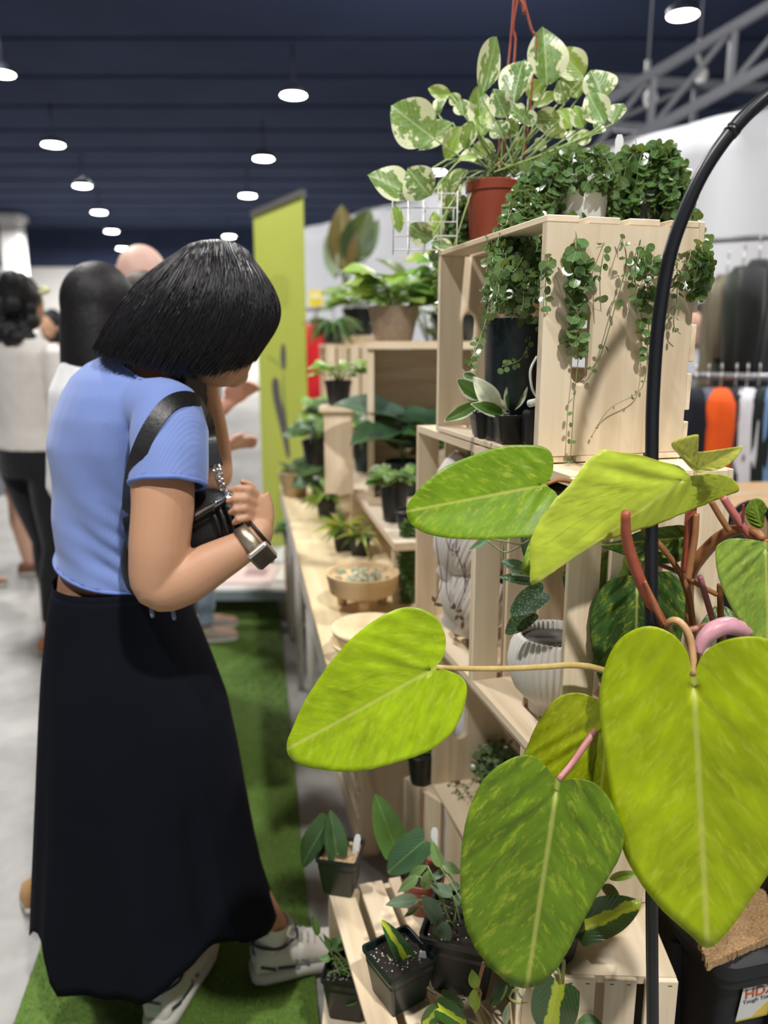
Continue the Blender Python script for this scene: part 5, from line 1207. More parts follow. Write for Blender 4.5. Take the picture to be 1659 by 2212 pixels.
for _ in range(2400):
    u = rh.uniform(0.0, 1.0); s0, s1 = rh.uniform(0.0, 0.5), rh.uniform(0.78, 1.10); du = rh.uniform(-.06, .06); o_ = rh.uniform(0.0005, 0.006); side = 1 if rh.random() < 0.72 else -1
    pts = [hp(min(1, max(0, u + du * (k / 9))), min(1.0, s0 + (s1 - s0) * k / 9), side, o_ + 0.0015 * math.sin(k * 1.1 + u * 40)) - W0 for k in range(10)]
    if s1 > 1.0: pts.append(pts[-1] + (pts[-1] - pts[-2]) * rh.uniform(0.2, 0.8))
    n0 = len(sm.v); sm.tube(pts, [0.00055] * (len(pts) - 1) + [0.0002], 3); suv += [(u, (k // 3) / len(pts)) for k in range(len(sm.v) - n0)]
me = sm.mesh('strands', HAIR); set_uv(me, suv); q = link('strands', me, hair, color=(0.010, 0.009, 0.011)); q['kind'] = 'stuff'
# hair hanging inside, under the chin
b = MB()
for k in range(14):
    x = 392 + k * 3.5; b.tube(catmull([P(x + 20, 760, 1.40 + 0.006 * k), P(x + 6, 830, 1.40 + 0.006 * k), P(x + 4, 900, 1.41 + 0.005 * k), P(x + 20, 960, 1.42)], 12), [0.006, 0.008, 0.009, 0.009, 0.008, 0.008, 0.007, 0.007, 0.006, 0.005, 0.004, 0.002], 6)
b.build('front_locks', HAIR, hair, off=W0, color=(0.010, 0.010, 0.012))

# sneakers ----------------------------------------------------------
SHOEW = plain('white_leather', (0.66, 0.63, 0.57), 0.5, nz=0.06, nscale=25); SOLEW = plain('rubber_sole', (0.58, 0.56, 0.52), 0.6)
TRIM = plain('navy_trim', (0.03, 0.04, 0.07), 0.6); SOCK = plain('white_sock', (0.70, 0.69, 0.64), 0.9, bumpy=0.4, bscale=500)
def sneaker(heel, head, lab=None, pitch=0.0):
    m = Matrix.Translation(V(heel) - W0) @ Matrix.Rotation(head, 4, 'Z') @ Matrix.Rotation(pitch, 4, 'Y')
    up = [(0.0, .022, .058), (.008, .031, .080), (.03, .036, .094), (.06, .038, .092), (.09, .039, .090), (.12, .041, .084), (.15, .044, .070), (.18, .045, .058), (.21, .043, .050), (.235, .035, .044), (.250, .022, .036), (.256, .008, .030)]
    b = MB(); rs = []
    for x, hw, h in up:
        ring = []
        for k in range(24):
            a = 2 * math.pi * k / 24; y = math.cos(a); z = math.sin(a)
            y = math.copysign(abs(y) ** 0.75, y); z = math.copysign(abs(z) ** 0.8, z)
            ring.append(V((x, hw * y * (1 if z < 0.2 else 1 - 0.30 * (z - 0.2)), 0.02 + (h - 0.02) * (0.5 + 0.5 * z))))
        rs.append(ring)
    b.rings(rs); u = link('sneaker', smooth_by_angle(b.mesh('sneaker', SHOEW, fix=True), 60), wo, m)
    b = MB(); so = [(-.006, .018), (0.0, .03), (.02, .039), (.06, .042), (.11, .043), (.16, .048), (.20, .048), (.235, .039), (.255, .025), (.262, .008)]
    b.rings([[V((x, hw * math.cos(2 * math.pi * k / 20), 0.016 + 0.016 * math.copysign(abs(math.sin(2 * math.pi * k / 20)) ** 0.35, math.sin(2 * math.pi * k / 20)))) for k in range(20)] for x, hw in so])
    b.build('sole', SOLEW, u, fix=True)
    MB().tube([(0.045, 0, 0.08), (0.047, 0, 0.10), (0.052, 0, 0.135)], [0.033, 0.034, 0.036], 18, False).build('sock', SOCK, u)
    MB().tube(catmull([(0.002, 0, 0.088), (0.02, 0.03, 0.096), (0.06, 0.034, 0.088), (0.095, 0.022, 0.1), (0.1, 0, 0.104), (0.095, -0.022, 0.1), (0.06, -0.034, 0.088), (0.02, -0.03, 0.096), (0.002, 0, 0.088)], 40), 0.0034, 6).build('collar', TRIM, u)
    for k in range(5):
        x = 0.105 + 0.016 * k; z = 0.092 - 0.0085 * k
        MB().tube(catmull([(x, -0.024, z - 0.006), (x + 0.004, 0, z + 0.004), (x, 0.024, z - 0.006)], 8), 0.0028, 6).build('lace', SOLEW, u)
    for s_ in (1, -1):
        MB().tube(catmull([(0.10, 0, 0.102), (0.085, 0.02 * s_, 0.125), (0.075, 0.034 * s_, 0.118), (0.09, 0.03 * s_, 0.104), (0.10, 0.003 * s_, 0.101)], 16), 0.0022, 6).build('lace_loop', SOLEW, u)
        MB().bar((0.012, 0.034 * s_, 0.052), (0.045, 0.0385 * s_, 0.04), 0.0022, 0.006).build('side_stripe', TRIM, u, False)
        MB().bar((0.05, 0.0395 * s_, 0.043), (0.09, 0.0405 * s_, 0.036), 0.0022, 0.005).build('side_stripe', TRIM, u, False)
        xdir = V((-s_, 0, 0)); text('N', 'side_letter', u, V((0.105 + 0.018 * s_, 0.0425 * s_, 0.036)), xdir, V((0, -0.25 * s_, 1)), 0.045, PAINT, (0.16, 0.17, 0.22))
    MB().box((-0.001, 0, 0.062), (0.004, 0.03, 0.018)).build('heel_badge', PAINT, u, False, color=(0.5, 0.5, 0.56))
    return u
sneaker((h1.x, h1.y, 0.013), s1h); sneaker((h2.x, h2.y, 0.013), s2h)

# handbag -----------------------------------------------------------
LEATHER = plain('black_leather', (0.0075, 0.0075, 0.0085), 0.42, nz=0.2, bumpy=0.25, bscale=160)
CHROME = plain('chrome', (0.75, 0.74, 0.72), 0.15, metal=1.0)
bgc = P(400, 1290, 1.335)
bag = thing('handbag', 'black leather shoulder bag tucked under the blue-topped shopper\'s arm', 'handbag', bgc)
BG = [(260, 1222, 10, .008), (268, 1220, 55, .022), (300, 1214, 92, .034), (345, 1205, 112, .040), (400, 1186, 122, .043), (450, 1160, 108, .042), (490, 1150, 92, .038), (520, 1152, 72, .030), (540, 1162, 44, .02), (546, 1168, 12, .008)]
rs = []
for x, y, hh, th in BG:
    c_ = P(x, y, 1.315); h_ = hh * mpp(1.39)
    rs.append([c_ - bgc + V((0, 0, 1)) * (h_ * math.copysign(abs(math.sin(a)) ** 0.8, math.sin(a))) + V((0.25, -0.97, 0)) * (th * math.copysign(abs(math.cos(a)) ** 0.7, math.cos(a)) * (1 - 0.55 * max(0, math.sin(a)) ** 2)) for a in np.linspace(0, 2 * math.pi, 33)[:-1]])
bod = MB().rings(rs).build('body', LEATHER, bag, fix=True); sb = bod.modifiers.new('s', 'SUBSURF'); sb.levels = 1; sb.render_levels = 1
zp = catmull([P(424, 1112, 1.268) - bgc, P(445, 1098, 1.268) - bgc, P(470, 1084, 1.272) - bgc, P(490, 1070, 1.285) - bgc, P(497, 1060, 1.30) - bgc], 22)
z_ = MB().tube(zp, 0.0032, 6).build('zip', CHROME, bag); MB().tube([p + V((0, -0.008, -0.006)) for p in zp], 0.0035, 6).build('zip_edge', LEATHER, bag)
tb = MB()
for p in zp[::1]: tb.box(p + V((0, -0.0035, 0.0005)), (0.0022, 0.004, 0.0022))
tb.build('zip_teeth', CHROME, z_, False)
# pleats on the bag front
for k in range(4):
    MB().tube(catmull([P(455 + 16 * k, 1098 - 6 * k, 1.276) - bgc, P(470 + 17 * k, 1130, 1.27) - bgc, P(478 + 17 * k, 1165, 1.272) - bgc], 8), [0.001, 0.004, 0.005, 0.005, 0.005, 0.004, 0.003, 0.001], 6).build('pleat', LEATHER, bag)
def ribbon(pts, nrm, w_, th, name, mat, parent):
    n = len(pts); rs = []
    for i in range(n):
        t_ = (pts[min(i + 1, n - 1)] - pts[max(i - 1, 0)]).normalized(); nn = nrm[i] - t_ * nrm[i].dot(t_); nn.normalize(); x = t_.cross(nn)
        rs.append([pts[i] + x * (w_ / 2) + nn * (th / 2), pts[i] - x * (w_ / 2) + nn * (th / 2), pts[i] - x * (w_ / 2) - nn * (th / 2), pts[i] + x * (w_ / 2) - nn * (th / 2)])
    o = link(name, smooth_by_angle(MB().rings(rs).mesh(name, mat, fix=True), 40), parent); return o
def onto(x, y, d, off=0.0095):
    r_ = ray(x, y).normalized(); h = _bv.ray_cast(CAM, r_)
    return h[0] - r_ * off if h[0] is not None and abs(h[0].y - d) < 0.12 else P(x, y, d)
sp = [(280, 1140), (280, 1090), (285, 1040), (297, 990), (315, 945), (338, 905), (360, 878), (384, 864), (410, 862), (430, 874)]
sp3 = [P(283, 1195, 1.29)] + [onto(x, y, 1.3) for x, y in sp] + [P(446, 905, 1.40), P(450, 940, 1.415), P(456, 970, 1.40), P(466, 1006, 1.375)]
pts = catmull(sp3, 46); ctr = P(330, 960, 1.42)
ribbon([p - bgc for p in pts], [(V((0.35, -1, 0.1)) if i > 36 else (p - ctr) + V((0, -0.12, 0.0))).normalized() for i, p in enumerate(pts)], 0.026, 0.004, 'strap', LEATHER, bag)
for k in range(5):
    c_ = P(468 + 3 * k, 1012 + 10 * k, 1.365 - 0.016 * k) - bgc
    MB().tube([c_ + V((0.006 * math.cos(a), 0.003 * math.sin(a * 1 + k), 0.007 * math.sin(a))) for a in np.linspace(0, 2 * math.pi, 14)], 0.0018, 6).build('clasp_link', CHROME, bag)
for k in range(3): MB().tube(catmull([P(484, 1060, 1.29) - bgc, P(492 + 5 * k, 1080, 1.275) - bgc, P(496 + 4 * k, 1098, 1.272) - bgc], 6), 0.0014, 5).build('tassel_chain', CHROME, bag)

# wristwatch and hair tie --------------------------------------------
wa, wb_ = P(515, 1187, 1.256), P(562, 1148, 1.268); wd_ = (wb_ - wa).normalized(); wc = P(543, 1170, 1.261)
wt = thing('wristwatch', 'pale gold smartwatch with mesh band on the shopper\'s wrist', 'watch', wc)
GOLDM = plain('champagne_metal', (0.50, 0.44, 0.34), 0.32, metal=0.9, bumpy=0.3, bscale=900)
u_ = (V((0.75, -0.6, -0.25)) - wd_ * V((0.75, -0.6, -0.25)).dot(wd_)).normalized(); v_ = wd_.cross(u_)
wt.scale = (1.08, 1.08, 1.08)
bn = []
for a in np.linspace(0, 2 * math.pi, 41)[:-1]:
    d_ = u_ * math.cos(a) + v_ * math.sin(a); bn.append([d_ * 0.0285 - wd_ * 0.011, d_ * 0.0315 - wd_ * 0.011, d_ * 0.0315 + wd_ * 0.011, d_ * 0.0285 + wd_ * 0.011])
bn.append(bn[0]); MB().rings(bn, False).build('band', GOLDM, wt, fix=True)
M3 = Matrix((wd_, v_, u_)).transposed()
c_ = mod_bevel(MB().box(u_ * 0.0365, (0.038, 0.044, 0.012), M3).build('case', plain('pale_case_metal', (0.66, 0.60, 0.52), 0.3, metal=0.8), wt, False), 0.006, 4)
mod_bevel(MB().box(u_ * 0.0425, (0.031, 0.037, 0.002), M3).build('screen', plain('watch_glass', (0.012, 0.012, 0.014), 0.08), c_, False), 0.003, 3)
MB().tube([u_ * 0.0365 + v_ * 0.02 + wd_ * 0.005, u_ * 0.0365 + v_ * 0.0255 + wd_ * 0.005], 0.004, 12).build('crown', GOLDM, c_)
tc_ = P(560, 1150, 1.267); tie = thing('hair_tie', 'thin black hair tie worn on the wrist beside the watch', 'hair tie', tc_)
MB().tube([(u_ * math.cos(a) + v_ * math.sin(a)) * 0.0275 for a in np.linspace(0, 2 * math.pi, 36)], 0.0028, 8).build('band', LEATHER, tie)
MB().ell(v_ * 0.027, 0.0035, 0.0035, 0.004).build('joint', CHROME, tie)
# ------------------------------------------------------------------ long table with planks
TA = R(10.1); td = V((-math.sin(TA), math.cos(TA), 0)); tn = V((math.cos(TA), math.sin(TA), 0))
T0 = V((-0.128, 1.56, 0)); TZ = 0.75
def tp(s_, n_, z=0.0): return T0 + td * s_ + tn * n_ + V((0, 0, z))
WHITEMET = plain('white_powder_coat', (0.66, 0.64, 0.60), 0.5)
tbm = frame(td, -tn, UP, tp(0, 0, 0))
tb_ = thing('display_table', 'long plywood display table with pale edge beside the turf', 'table', mat=tbm)
TLn, TWd = 2.15, 0.62
b = MB().box((TLn / 2 - 0.02, -TWd / 2, TZ - 0.01), (TLn, TWd, 0.02)); mod_bevel(b.build('tabletop', PLY, tb_, False), 0.003)
MB().box((TLn / 2 - 0.02, -0.012, TZ - 0.055), (TLn, 0.018, 0.07)).build('side_rail', WHITEMET, tb_, False); MB().box((TLn / 2 - 0.02, -TWd + 0.012, TZ - 0.055), (TLn, 0.018, 0.07)).build('side_rail', WHITEMET, tb_, False)
for x in (0.85, 1.45, 2.0):
    for y in (-0.035, -TWd + 0.035):
        MB().tube([(x, y, 0.0), (x + 0.0, y, TZ - 0.02)], 0.014, 10).build('leg', WHITEMET, tb_)
    MB().tube([(x, -0.035, 0.28), (x, -TWd + 0.035, 0.28)], 0.009, 8).build('cross_bar', WHITEMET, tb_)
# raised plank shelf on the table
SH = 0.93
pk = thing('plank_riser', 'raised raw-wood plank shelf along the back of the table', 'shelf', mat=frame(td, -tn, UP, tp(0.2, 0.205, 0)))
mod_bevel(MB().box((0.95, -0.145, SH - 0.011), (1.75, 0.29, 0.022)).build('plank', RAWPINE, pk, False), 0.002)
for x in (0.15, 0.95, 1.75): MB().box((x, -0.145, (SH - 0.022 + TZ) / 2), (0.03, 0.27, SH - 0.022 - TZ)).build('support', RAWPINE, pk, False)

# --- small plants: generic builders --------------------------------
UL = {'oval': unit_leaf('oval', L_PLAIN, 0.25, 0.4, 0.03, 8, 5, 1), 'lance': unit_leaf('lance', L_PLAIN, 0.35, 0.5, 0.02, 8, 5, 1), 'heart': unit_leaf('heart', L_PLAIN, 0.25, 0.4, 0.03, 9, 5, 1), 'strap': unit_leaf('strap', L_PLAIN, 0.45, 0.5, 0.02, 9, 5, 1), 'varieg': unit_leaf('oval', L_POTHOS, 0.25, 0.4, 0.03, 9, 5, 2)}
rb = random.Random(99)
def bushy(label, loc, pot, leaves, name='potted_plant', up=0.5):
    """pot = (kind, width, height, material) ; leaves = (kind, n, length, width, spread, height, colours)"""
    loc = V(loc); t = thing(name, label, 'potted plant', loc)
    k, w_, h, m_ = pot
    if k == 'sq': square_pot(t, w_, h, m_, rz=rb.uniform(-.4, .4))
    else: round_pot(t, w_ / 2, h, m_, rim=(k == 'round'))
    top = loc + V((0, 0, h * 0.88)); 
    for kind, n, ln, wd, spread, hh, cols in leaves:
        for i in range(n):
            a = 2 * math.pi * (i * 0.382 + rb.random() * 0.25); rad = spread * math.sqrt(rb.uniform(0.1, 1)); zz = hh * rb.uniform(0.25, 1.0)
            base = top + V((math.cos(a) * rad * 0.55, math.sin(a) * rad * 0.55, zz * 0.75))
            dr = V((math.cos(a), math.sin(a), up * rb.uniform(-0.4, 1.6))).normalized(); l_ = ln * rb.uniform(0.75, 1.2)
            put_leaf(UL[kind], base, base + dr * l_, wd * rb.uniform(0.8, 1.2), V((0, 0, 1)) + (CAM - base).normalized() * 0.5, t, jcol(cols[i % len(cols)], 0.25, rb))
            if kind != 'strap': stem_(t, [top + V((math.cos(a) * rad * 0.1, math.sin(a) * rad * 0.1, 0)), top.lerp(base, 0.6) + V((0, 0, zz * 0.1)), base], 0.0016, (0.16, 0.26, 0.06), 4, 'stem')
    return t
G1, G2, G3, G4, YG, GYG, BG_ = (0.06, 0.16, 0.03), (0.10, 0.24, 0.04), (0.03, 0.09, 0.03), (0.16, 0.30, 0.05), (0.45, 0.46, 0.06), (0.22, 0.36, 0.04), (0.07, 0.13, 0.10)
def tpx(px, py, z): q = PZ(px, py, z); return V((q.x, q.y, z))
# front of the table: turned bowl on feet with succulents
q = tpx(784, 1312, TZ + 0.0005)
bw = thing('wooden_bowl', 'shallow turned wooden planter bowl on short feet with succulents', 'bowl', q)
for k in range(3):
    a = 0.6 + k * 2.094; MB().tube([(0.06 * math.cos(a), 0.06 * math.sin(a), 0.0), (0.066 * math.cos(a), 0.066 * math.sin(a), 0.045)], [0.012, 0.015], 10).build('foot', BOWLWOOD, bw)
link('bowl_wall', smooth_by_angle(MB().lathe([(0.002, 0.042), (0.075, 0.042), (0.085, 0.047), (0.093, 0.085), (0.094, 0.096), (0.088, 0.096), (0.082, 0.082), (0.002, 0.078)], 48).mesh('bowl', BOWLWOOD, fix=True), 40), bw)
su = thing('succulent_cluster', 'pale grey-green succulents planted in the wooden bowl', 'succulents', q + V((0, 0, 0.08)))
for i in range(60):
    a, rr_2 = rb.random() * 6.28, 0.068 * math.sqrt(rb.random()); c = q + V((math.cos(a) * rr_2, math.sin(a) * rr_2, 0.08)); a2 = rb.random() * 6.28
    put_leaf(UL['lance'], c, c + V((math.cos(a2), math.sin(a2), 1.0)).normalized() * rb.uniform(.018, .035), 0.009, V((0, 0, 1)), su, jcol((0.40, 0.46, 0.36), 0.3, rb))
# stacked bowls in front
q = tpx(800, 1425, TZ + 0.0005)
for k, lb in enumerate(('lower of two plain wooden bowls nested below the planter bowl', 'upper of two plain wooden bowls nested below the planter bowl')):
    t = thing('wooden_bowl', lb, 'bowl', q + V((0, 0, 0.030 * k)))
    MB().lathe([(0.002, 0.0), (0.045, 0.0), (0.05, 0.004), (0.082, 0.038), (0.086, 0.047), (0.080, 0.047), (0.05, 0.012), (0.002, 0.009)], 44).build('bowl_wall', PLY, t, fix=True)
    MB().lathe([(0.040, -0.0), (0.045, -0.0005), (0.045, 0.004)], 30).build('foot_ring', PLY, t)
# table-top pots, front row
bushy('yellow-green rosette plant in small black pot, nearer of a pair by the bowl', tpx(778, 1198, TZ), ('sq', 0.07, 0.06, BLACKPOT), [('strap', 22, 0.075, 0.016, 0.03, 0.02, [(0.34, 0.40, 0.10), (0.45, 0.47, 0.20), G4])], up=0.9)
bushy('yellow-green rosette plant in small black pot, farther of a pair by the bowl', tpx(742, 1188, TZ), ('sq', 0.07, 0.07, BLACKPOT), [('strap', 22, 0.085, 0.018, 0.03, 0.02, [YG, (0.38, 0.43, 0.08), G4])], up=0.9)
bushy('lime-leaved plant in black pot midway along the table front', tpx(706, 1122, TZ), ('round', 0.085, 0.08, BLACKPOT), [('lance', 18, 0.09, 0.03, 0.05, 0.05, [YG, GYG, G2])], up=0.8)
bushy('broad dark leaf plant in black pot behind the lime one', tpx(690, 1078, TZ), ('round', 0.08, 0.08, BLACKPOT), [('heart', 7, 0.13, 0.10, 0.05, 0.12, [G3, (0.04, 0.12, 0.05)])], up=0.6)
t = bushy('grey-green cactus mix in brown clay pot at the table\'s far end', tpx(637, 1070, TZ), ('round', 0.14, 0.11, BOWLWOOD), [('lance', 26, 0.06, 0.022, 0.06, 0.03, [(0.14, 0.2, 0.10), (0.2, 0.26, 0.14)])], up=1.2)
# on the riser
bushy('ivy-like plant in tall black pot at the riser\'s near end', tpx(852, 1125, SH), ('round', 0.085, 0.115, BLACKPOT), [('oval', 44, 0.045, 0.034, 0.09, 0.07, [G1, G4, (0.2, 0.3, 0.12)])], up=0.0)
bushy('pale leafy plant in wide black pot mid riser', tpx(852, 1012, SH), ('round', 0.14, 0.125, BLACKPOT), [('varieg', 22, 0.08, 0.05, 0.09, 0.10, [G4, (0.2, 0.3, 0.08)])], up=0.5)
bushy('grey-green leafy plant in dark pot mid riser', tpx(792, 1018, SH), ('round', 0.12, 0.11, GREENPOT), [('lance', 26, 0.16, 0.05, 0.09, 0.16, [BG_, (0.10, 0.18, 0.12), G4])], up=0.7)
bushy('green plant in black pot toward the riser\'s far end', tpx(712, 984, SH), ('round', 0.16, 0.13, BLACKPOT), [('oval', 30, 0.10, 0.05, 0.13, 0.16, [G2, G4, BG_])], up=0.5)
bushy('dark-leaved plant in black pot beside the riser edge', tpx(683, 1002, SH - 0.0), ('round', 0.12, 0.10, BLACKPOT), [('oval', 26, 0.08, 0.04, 0.1, 0.1, [G1, G3])], up=0.3)
# string plant hanging from the riser's near end
q = tpx(886, 1150, SH)
t = thing('hanging_string_plant', 'dense green string plant hanging down beside the upright crate', 'trailing plant', q)
round_pot(t, 0.04, 0.06, BLACKPOT)
S = [pxs([(884 + rb.uniform(-12, 12), 1120), (880 + rb.uniform(-18, 18), 1150), (878 + rb.uniform(-18, 18), 1220), (880 + rb.uniform(-16, 16), 1250 + rb.uniform(0, 70))], q.y - 0.05, 0.009, 0.9) for _ in range(20)]
vine(t, S, rb, 120, rleaf=0.006, col=(0.05, 0.13, 0.035))

# ------------------------------------------------------------------ crates and plants farther back
bt = frame(td, -tn, UP, V((0, 0, 0)))
def far_crate(label, px, py, z, on_end=True, turn=0.0):
    q = PZ(px, py, z); a = Matrix.Rotation(turn, 3, 'Z'); t_, n_ = a @ td, a @ tn
    m = frame(UP, t_, -n_, q + n_ * CD) if on_end else frame(-t_, UP, -n_, q + t_ * CL + n_ * CD)
    crate(label, m); return q
kq = far_crate('distant pine crate standing on end, its slotted end facing the aisle', 706, 930, SH + 0.03, True, R(0))
tq = PZ(706, 930, SH + 0.03)
# solid end toward us
c2_ = thing('display_pedestal', 'tall pale wooden pedestal with hand slot behind the table plants', 'display box', V((tq.x + 0.0, tq.y + 0.28, 0)))
MB().box((0.17, 0.1, 0.72), (0.34, 0.22, 1.44)).build('body', WOODZ, c2_, False); MB().box((0.085, -0.013, 1.32), (0.03, 0.006, 0.16)).build('hand_slot', GREYDARK, c2_, False); MB().box((0.17, 0.1, 1.45), (0.37, 0.25, 0.02)).build('top_board', WOODX, c2_, False)
pt = V((tq.x + 0.17, tq.y + 0.36, 1.46))
bushy('pale green trailing plant in dark pot on the tall pedestal', pt, ('round', 0.2, 0.15, BLACKPOT), [('oval', 46, 0.13, 0.075, 0.20, 0.16, [(0.2, 0.32, 0.12), G4, (0.3, 0.42, 0.14)])], up=0.2)
# big dark paddle-leaf plant far behind
t = thing('paddle_leaf_plant', 'tall plant with one brown and one dark green paddle leaf against the ceiling', 'potted plant', V((tq.x + 0.15, tq.y + 1.0, 0)))
round_pot(t, 0.16, 0.30, TERRA); yy = tq.y + 1.0
PD = unit_leaf('oval', L_PLAIN, 0.05, 0.3, 0.02, 14, 9, 3)
for bb, tt, wd, col in (((742, 590), (738, 440), 62, (0.13, 0.08, 0.03)), ((750, 570), (800, 450), 66, (0.03, 0.06, 0.02)), ((722, 600), (705, 505), 30, (0.35, 0.45, 0.36)), ((790, 560), (818, 470), 26, (0.10, 0.17, 0.09))):
    leaf_px(PD, bb, tt, wd, yy, t, col); stem_(t, [V((tq.x + 0.15, yy, 0.27)), P(748, 640, yy), P(*bb, yy)], 0.008, (0.08, 0.12, 0.04), 6, 'stem', 10)
# shelf crates between table and tower, at the back
q = PZ(815, 735, 1.42 + 0.008) if False else P(815, 737, 2.35)
sc_ = thing('back_shelf', 'pale wooden shelf unit behind the tower holding leafy plants', 'shelf', V((q.x, q.y, 0)))
zt = q.z
MB().box((0.18, 0.12, zt - 0.011), (0.42, 0.30, 0.022)).build('top_board', WOODX, sc_, False); MB().box((0.18, 0.12, SH + 0.012), (0.42, 0.30, 0.022)).build('lower_board', WOODX, sc_, False)
for x in (-0.02, 0.38): MB().box((x, 0.12, (zt - 0.022 + SH) / 2), (0.02, 0.28, zt - 0.022 - SH)).build('upright', WOODZ, sc_, False)
MB().box((0.18, 0.265, (zt + SH) / 2), (0.40, 0.012, zt - SH - 0.05)).build('back_panel', WOODX, sc_, False)
wk = plain('woven_reed', (0.30, 0.23, 0.17), 0.85, nz=0.3, nscale=60, bumpy=0.8, bscale=120)
t = bushy('lime heart-leaf plant in brown woven basket on the back shelf', V((q.x + 0.05, q.y + 0.12, zt)), ('plain', 0.16, 0.105, wk), [('heart', 34, 0.10, 0.08, 0.14, 0.14, [GYG, (0.32, 0.42, 0.10), (0.16, 0.32, 0.05)])], up=0.2)
bushy('bright green plant beside the woven basket on the back shelf', V((q.x + 0.24, q.y + 0.10, zt)), ('round', 0.15, 0.08, GREENPOT), [('heart', 44, 0.10, 0.075, 0.15, 0.24, [G2, G4, GYG, (0.36, 0.44, 0.06)])], up=0.1)
bushy('tall olive-leaved plant rising behind the back shelf', V((q.x + 0.20, q.y + 0.62, 1.30)), ('round', 0.16, 0.12, BLACKPOT), [('oval', 26, 0.15, 0.10, 0.2, 0.30, [(0.12, 0.17, 0.05), G4, (0.2, 0.28, 0.1)])], up=0.7)
st_ = thing('plant_stand', 'plain wooden stand behind the back shelf carrying a tall plant', 'plant stand', V((q.x + 0.20, q.y + 0.62, TZ)))
MB().box((0, 0, 1.29 - TZ), (0.24, 0.24, 0.02)).build('top_board', WOODX, st_, False)
for x in (-0.1, 0.1):
    for y in (-0.1, 0.1): MB().box((x, y, (1.28 - TZ) / 2), (0.03, 0.03, 1.28 - TZ)).build('leg', WOODZ, st_, False)
bushy('small lime plant on the shelf corner before the pedestal', V((q.x - 0.13, q.y + 0.20, SH + 0.29)), ('round', 0.09, 0.08, BLACKPOT), [('oval', 22, 0.07, 0.04, 0.09, 0.08, [(0.26, 0.42, 0.06), G4])], up=0.2)
t = thing('small_stand', 'low wooden riser under the small lime plant', 'plant stand', V((q.x - 0.13, q.y + 0.20, SH)))
MB().box((0, 0, 0.28), (0.12, 0.12, 0.015)).build('top_board', WOODX, t, False); MB().box((0, 0, 0.136), (0.09, 0.09, 0.27)).build('post', WOODZ, t, False)
bushy('big dark ribbed-leaf plant on the shelf beside the tower', V((q.x + 0.27, q.y - 0.02, SH + 0.024)), ('round', 0.11, 0.10, BLACKPOT), [('heart', 9, 0.17, 0.13, 0.05, 0.12, [(0.025, 0.11, 0.03), (0.03, 0.10, 0.04)])], up=0.5)
bushy('dark plant with long drooping leaves under the back shelf', V((q.x + 0.08, q.y + 0.02, SH + 0.024)), ('round', 0.11, 0.11, GREENPOT), [('heart', 12, 0.19, 0.10, 0.06, 0.2, [(0.03, 0.10, 0.05), (0.06, 0.12, 0.09)])], up=0.4)
bushy('shaggy grey-green plant hanging off the distant crate', V((tq.x + 0.03, tq.y + 0.10, SH + 0.49)), ('round', 0.12, 0.09, BLACKPOT), [('lance', 60, 0.13, 0.022, 0.08, 0.06, [(0.12, 0.20, 0.10), (0.07, 0.14, 0.06), G1])], up=-0.7)
# wire basket behind the pothos
wq = P(884, 478, 1.53); wq.z = TOPZ + 0.061; t = thing('wire_basket', 'white wire grid basket behind the pothos leaves', 'wire basket', wq)
WIRE = plain('white_wire', (0.7, 0.7, 0.7), 0.4)
for k in range(5):
    MB().tube([(-0.03 + 0.03 * k, 0, -0.06), (-0.03 + 0.03 * k, 0, 0.045)], 0.0012, 5).build('upright_wire', WIRE, t); MB().tube([(-0.03, 0, -0.06 + 0.025 * k), (0.09, 0, -0.06 + 0.025 * k)], 0.0012, 5).build('level_wire', WIRE, t)
for k in range(5): MB().tube([(-0.03 + 0.03 * k, 0, -0.06), (-0.03 + 0.03 * k, 0.08, -0.06), (-0.03 + 0.03 * k, 0.08, 0.045)], 0.0012, 5).build('floor_wire', WIRE, t)

# ------------------------------------------------------------------ lime roll-up banner
bA, bB = P(548, 470, 5.2), P(654, 408, 4.5); bx_ = (bB - bA); bx_.z = 0; bw_ = bx_.length; bx_.normalize(); bn_ = V((bx_.y, -bx_.x, 0))
ztop = (bA.z + bB.z) / 2
bn = thing('roll_up_banner', 'tall lime green roll-up banner with dark flower drawing', 'banner', mat=frame(bx_, -bn_, UP, V((bA.x, bA.y, 0))))
m, nt, b_ = nmat('lime_banner_print'); co = objco(nt, rand=False); f = noise_(nt, co, 3.0, 3)
lk(nt, mix(nt, f, (0.40, 0.46, 0.045), (0.47, 0.53, 0.08)), b_.inputs['Base Color']); b_.inputs['Roughness'].default_value = 0.55
MB().box((bw_ / 2, 0, ztop / 2 + 0.03), (bw_, 0.006, ztop - 0.08)).build('sheet', m, bn, False)
MB().box((bw_ / 2, 0, ztop), (bw_ + 0.02, 0.03, 0.035)).build('top_rail', METAL, bn, False); MB().box((bw_ / 2, 0, 0.05), (bw_ + 0.02, 0.18, 0.10)).build('base_cassette', METAL, bn, False)
INK = plain('dark_violet_print', (0.085, 0.07, 0.075), 0.6); INK2 = plain('olive_print', (0.24, 0.27, 0.05), 0.6)
def print_shape(pxl, name, mat_, th=0.0015):
    Mi_ = bn.matrix_world.inverted() if False else frame(bx_, -bn_, UP, V((bA.x, bA.y, 0))).inverted()
    pts = [Mi_ @ PP(x, y, bA + bn_ * 0.004, bn_) for x, y in pxl]; pts = catmull(pts, 40, True); n = len(pts); c = sum(pts, V((0, 0, 0))) / n
    vs = [V((p.x, -0.0038, p.z)) for p in pts] + [V((p.x, -0.0030, p.z)) for p in pts] + [V((c.x, -0.0038, c.z))]
    fs = [(2 * n, i, (i + 1) % n) for i in range(n)] + [(i, n + i, n + (i + 1) % n, (i + 1) % n) for i in range(n)]
    MB().add(vs, fs).build(name, mat_, bn, False, fix=True)
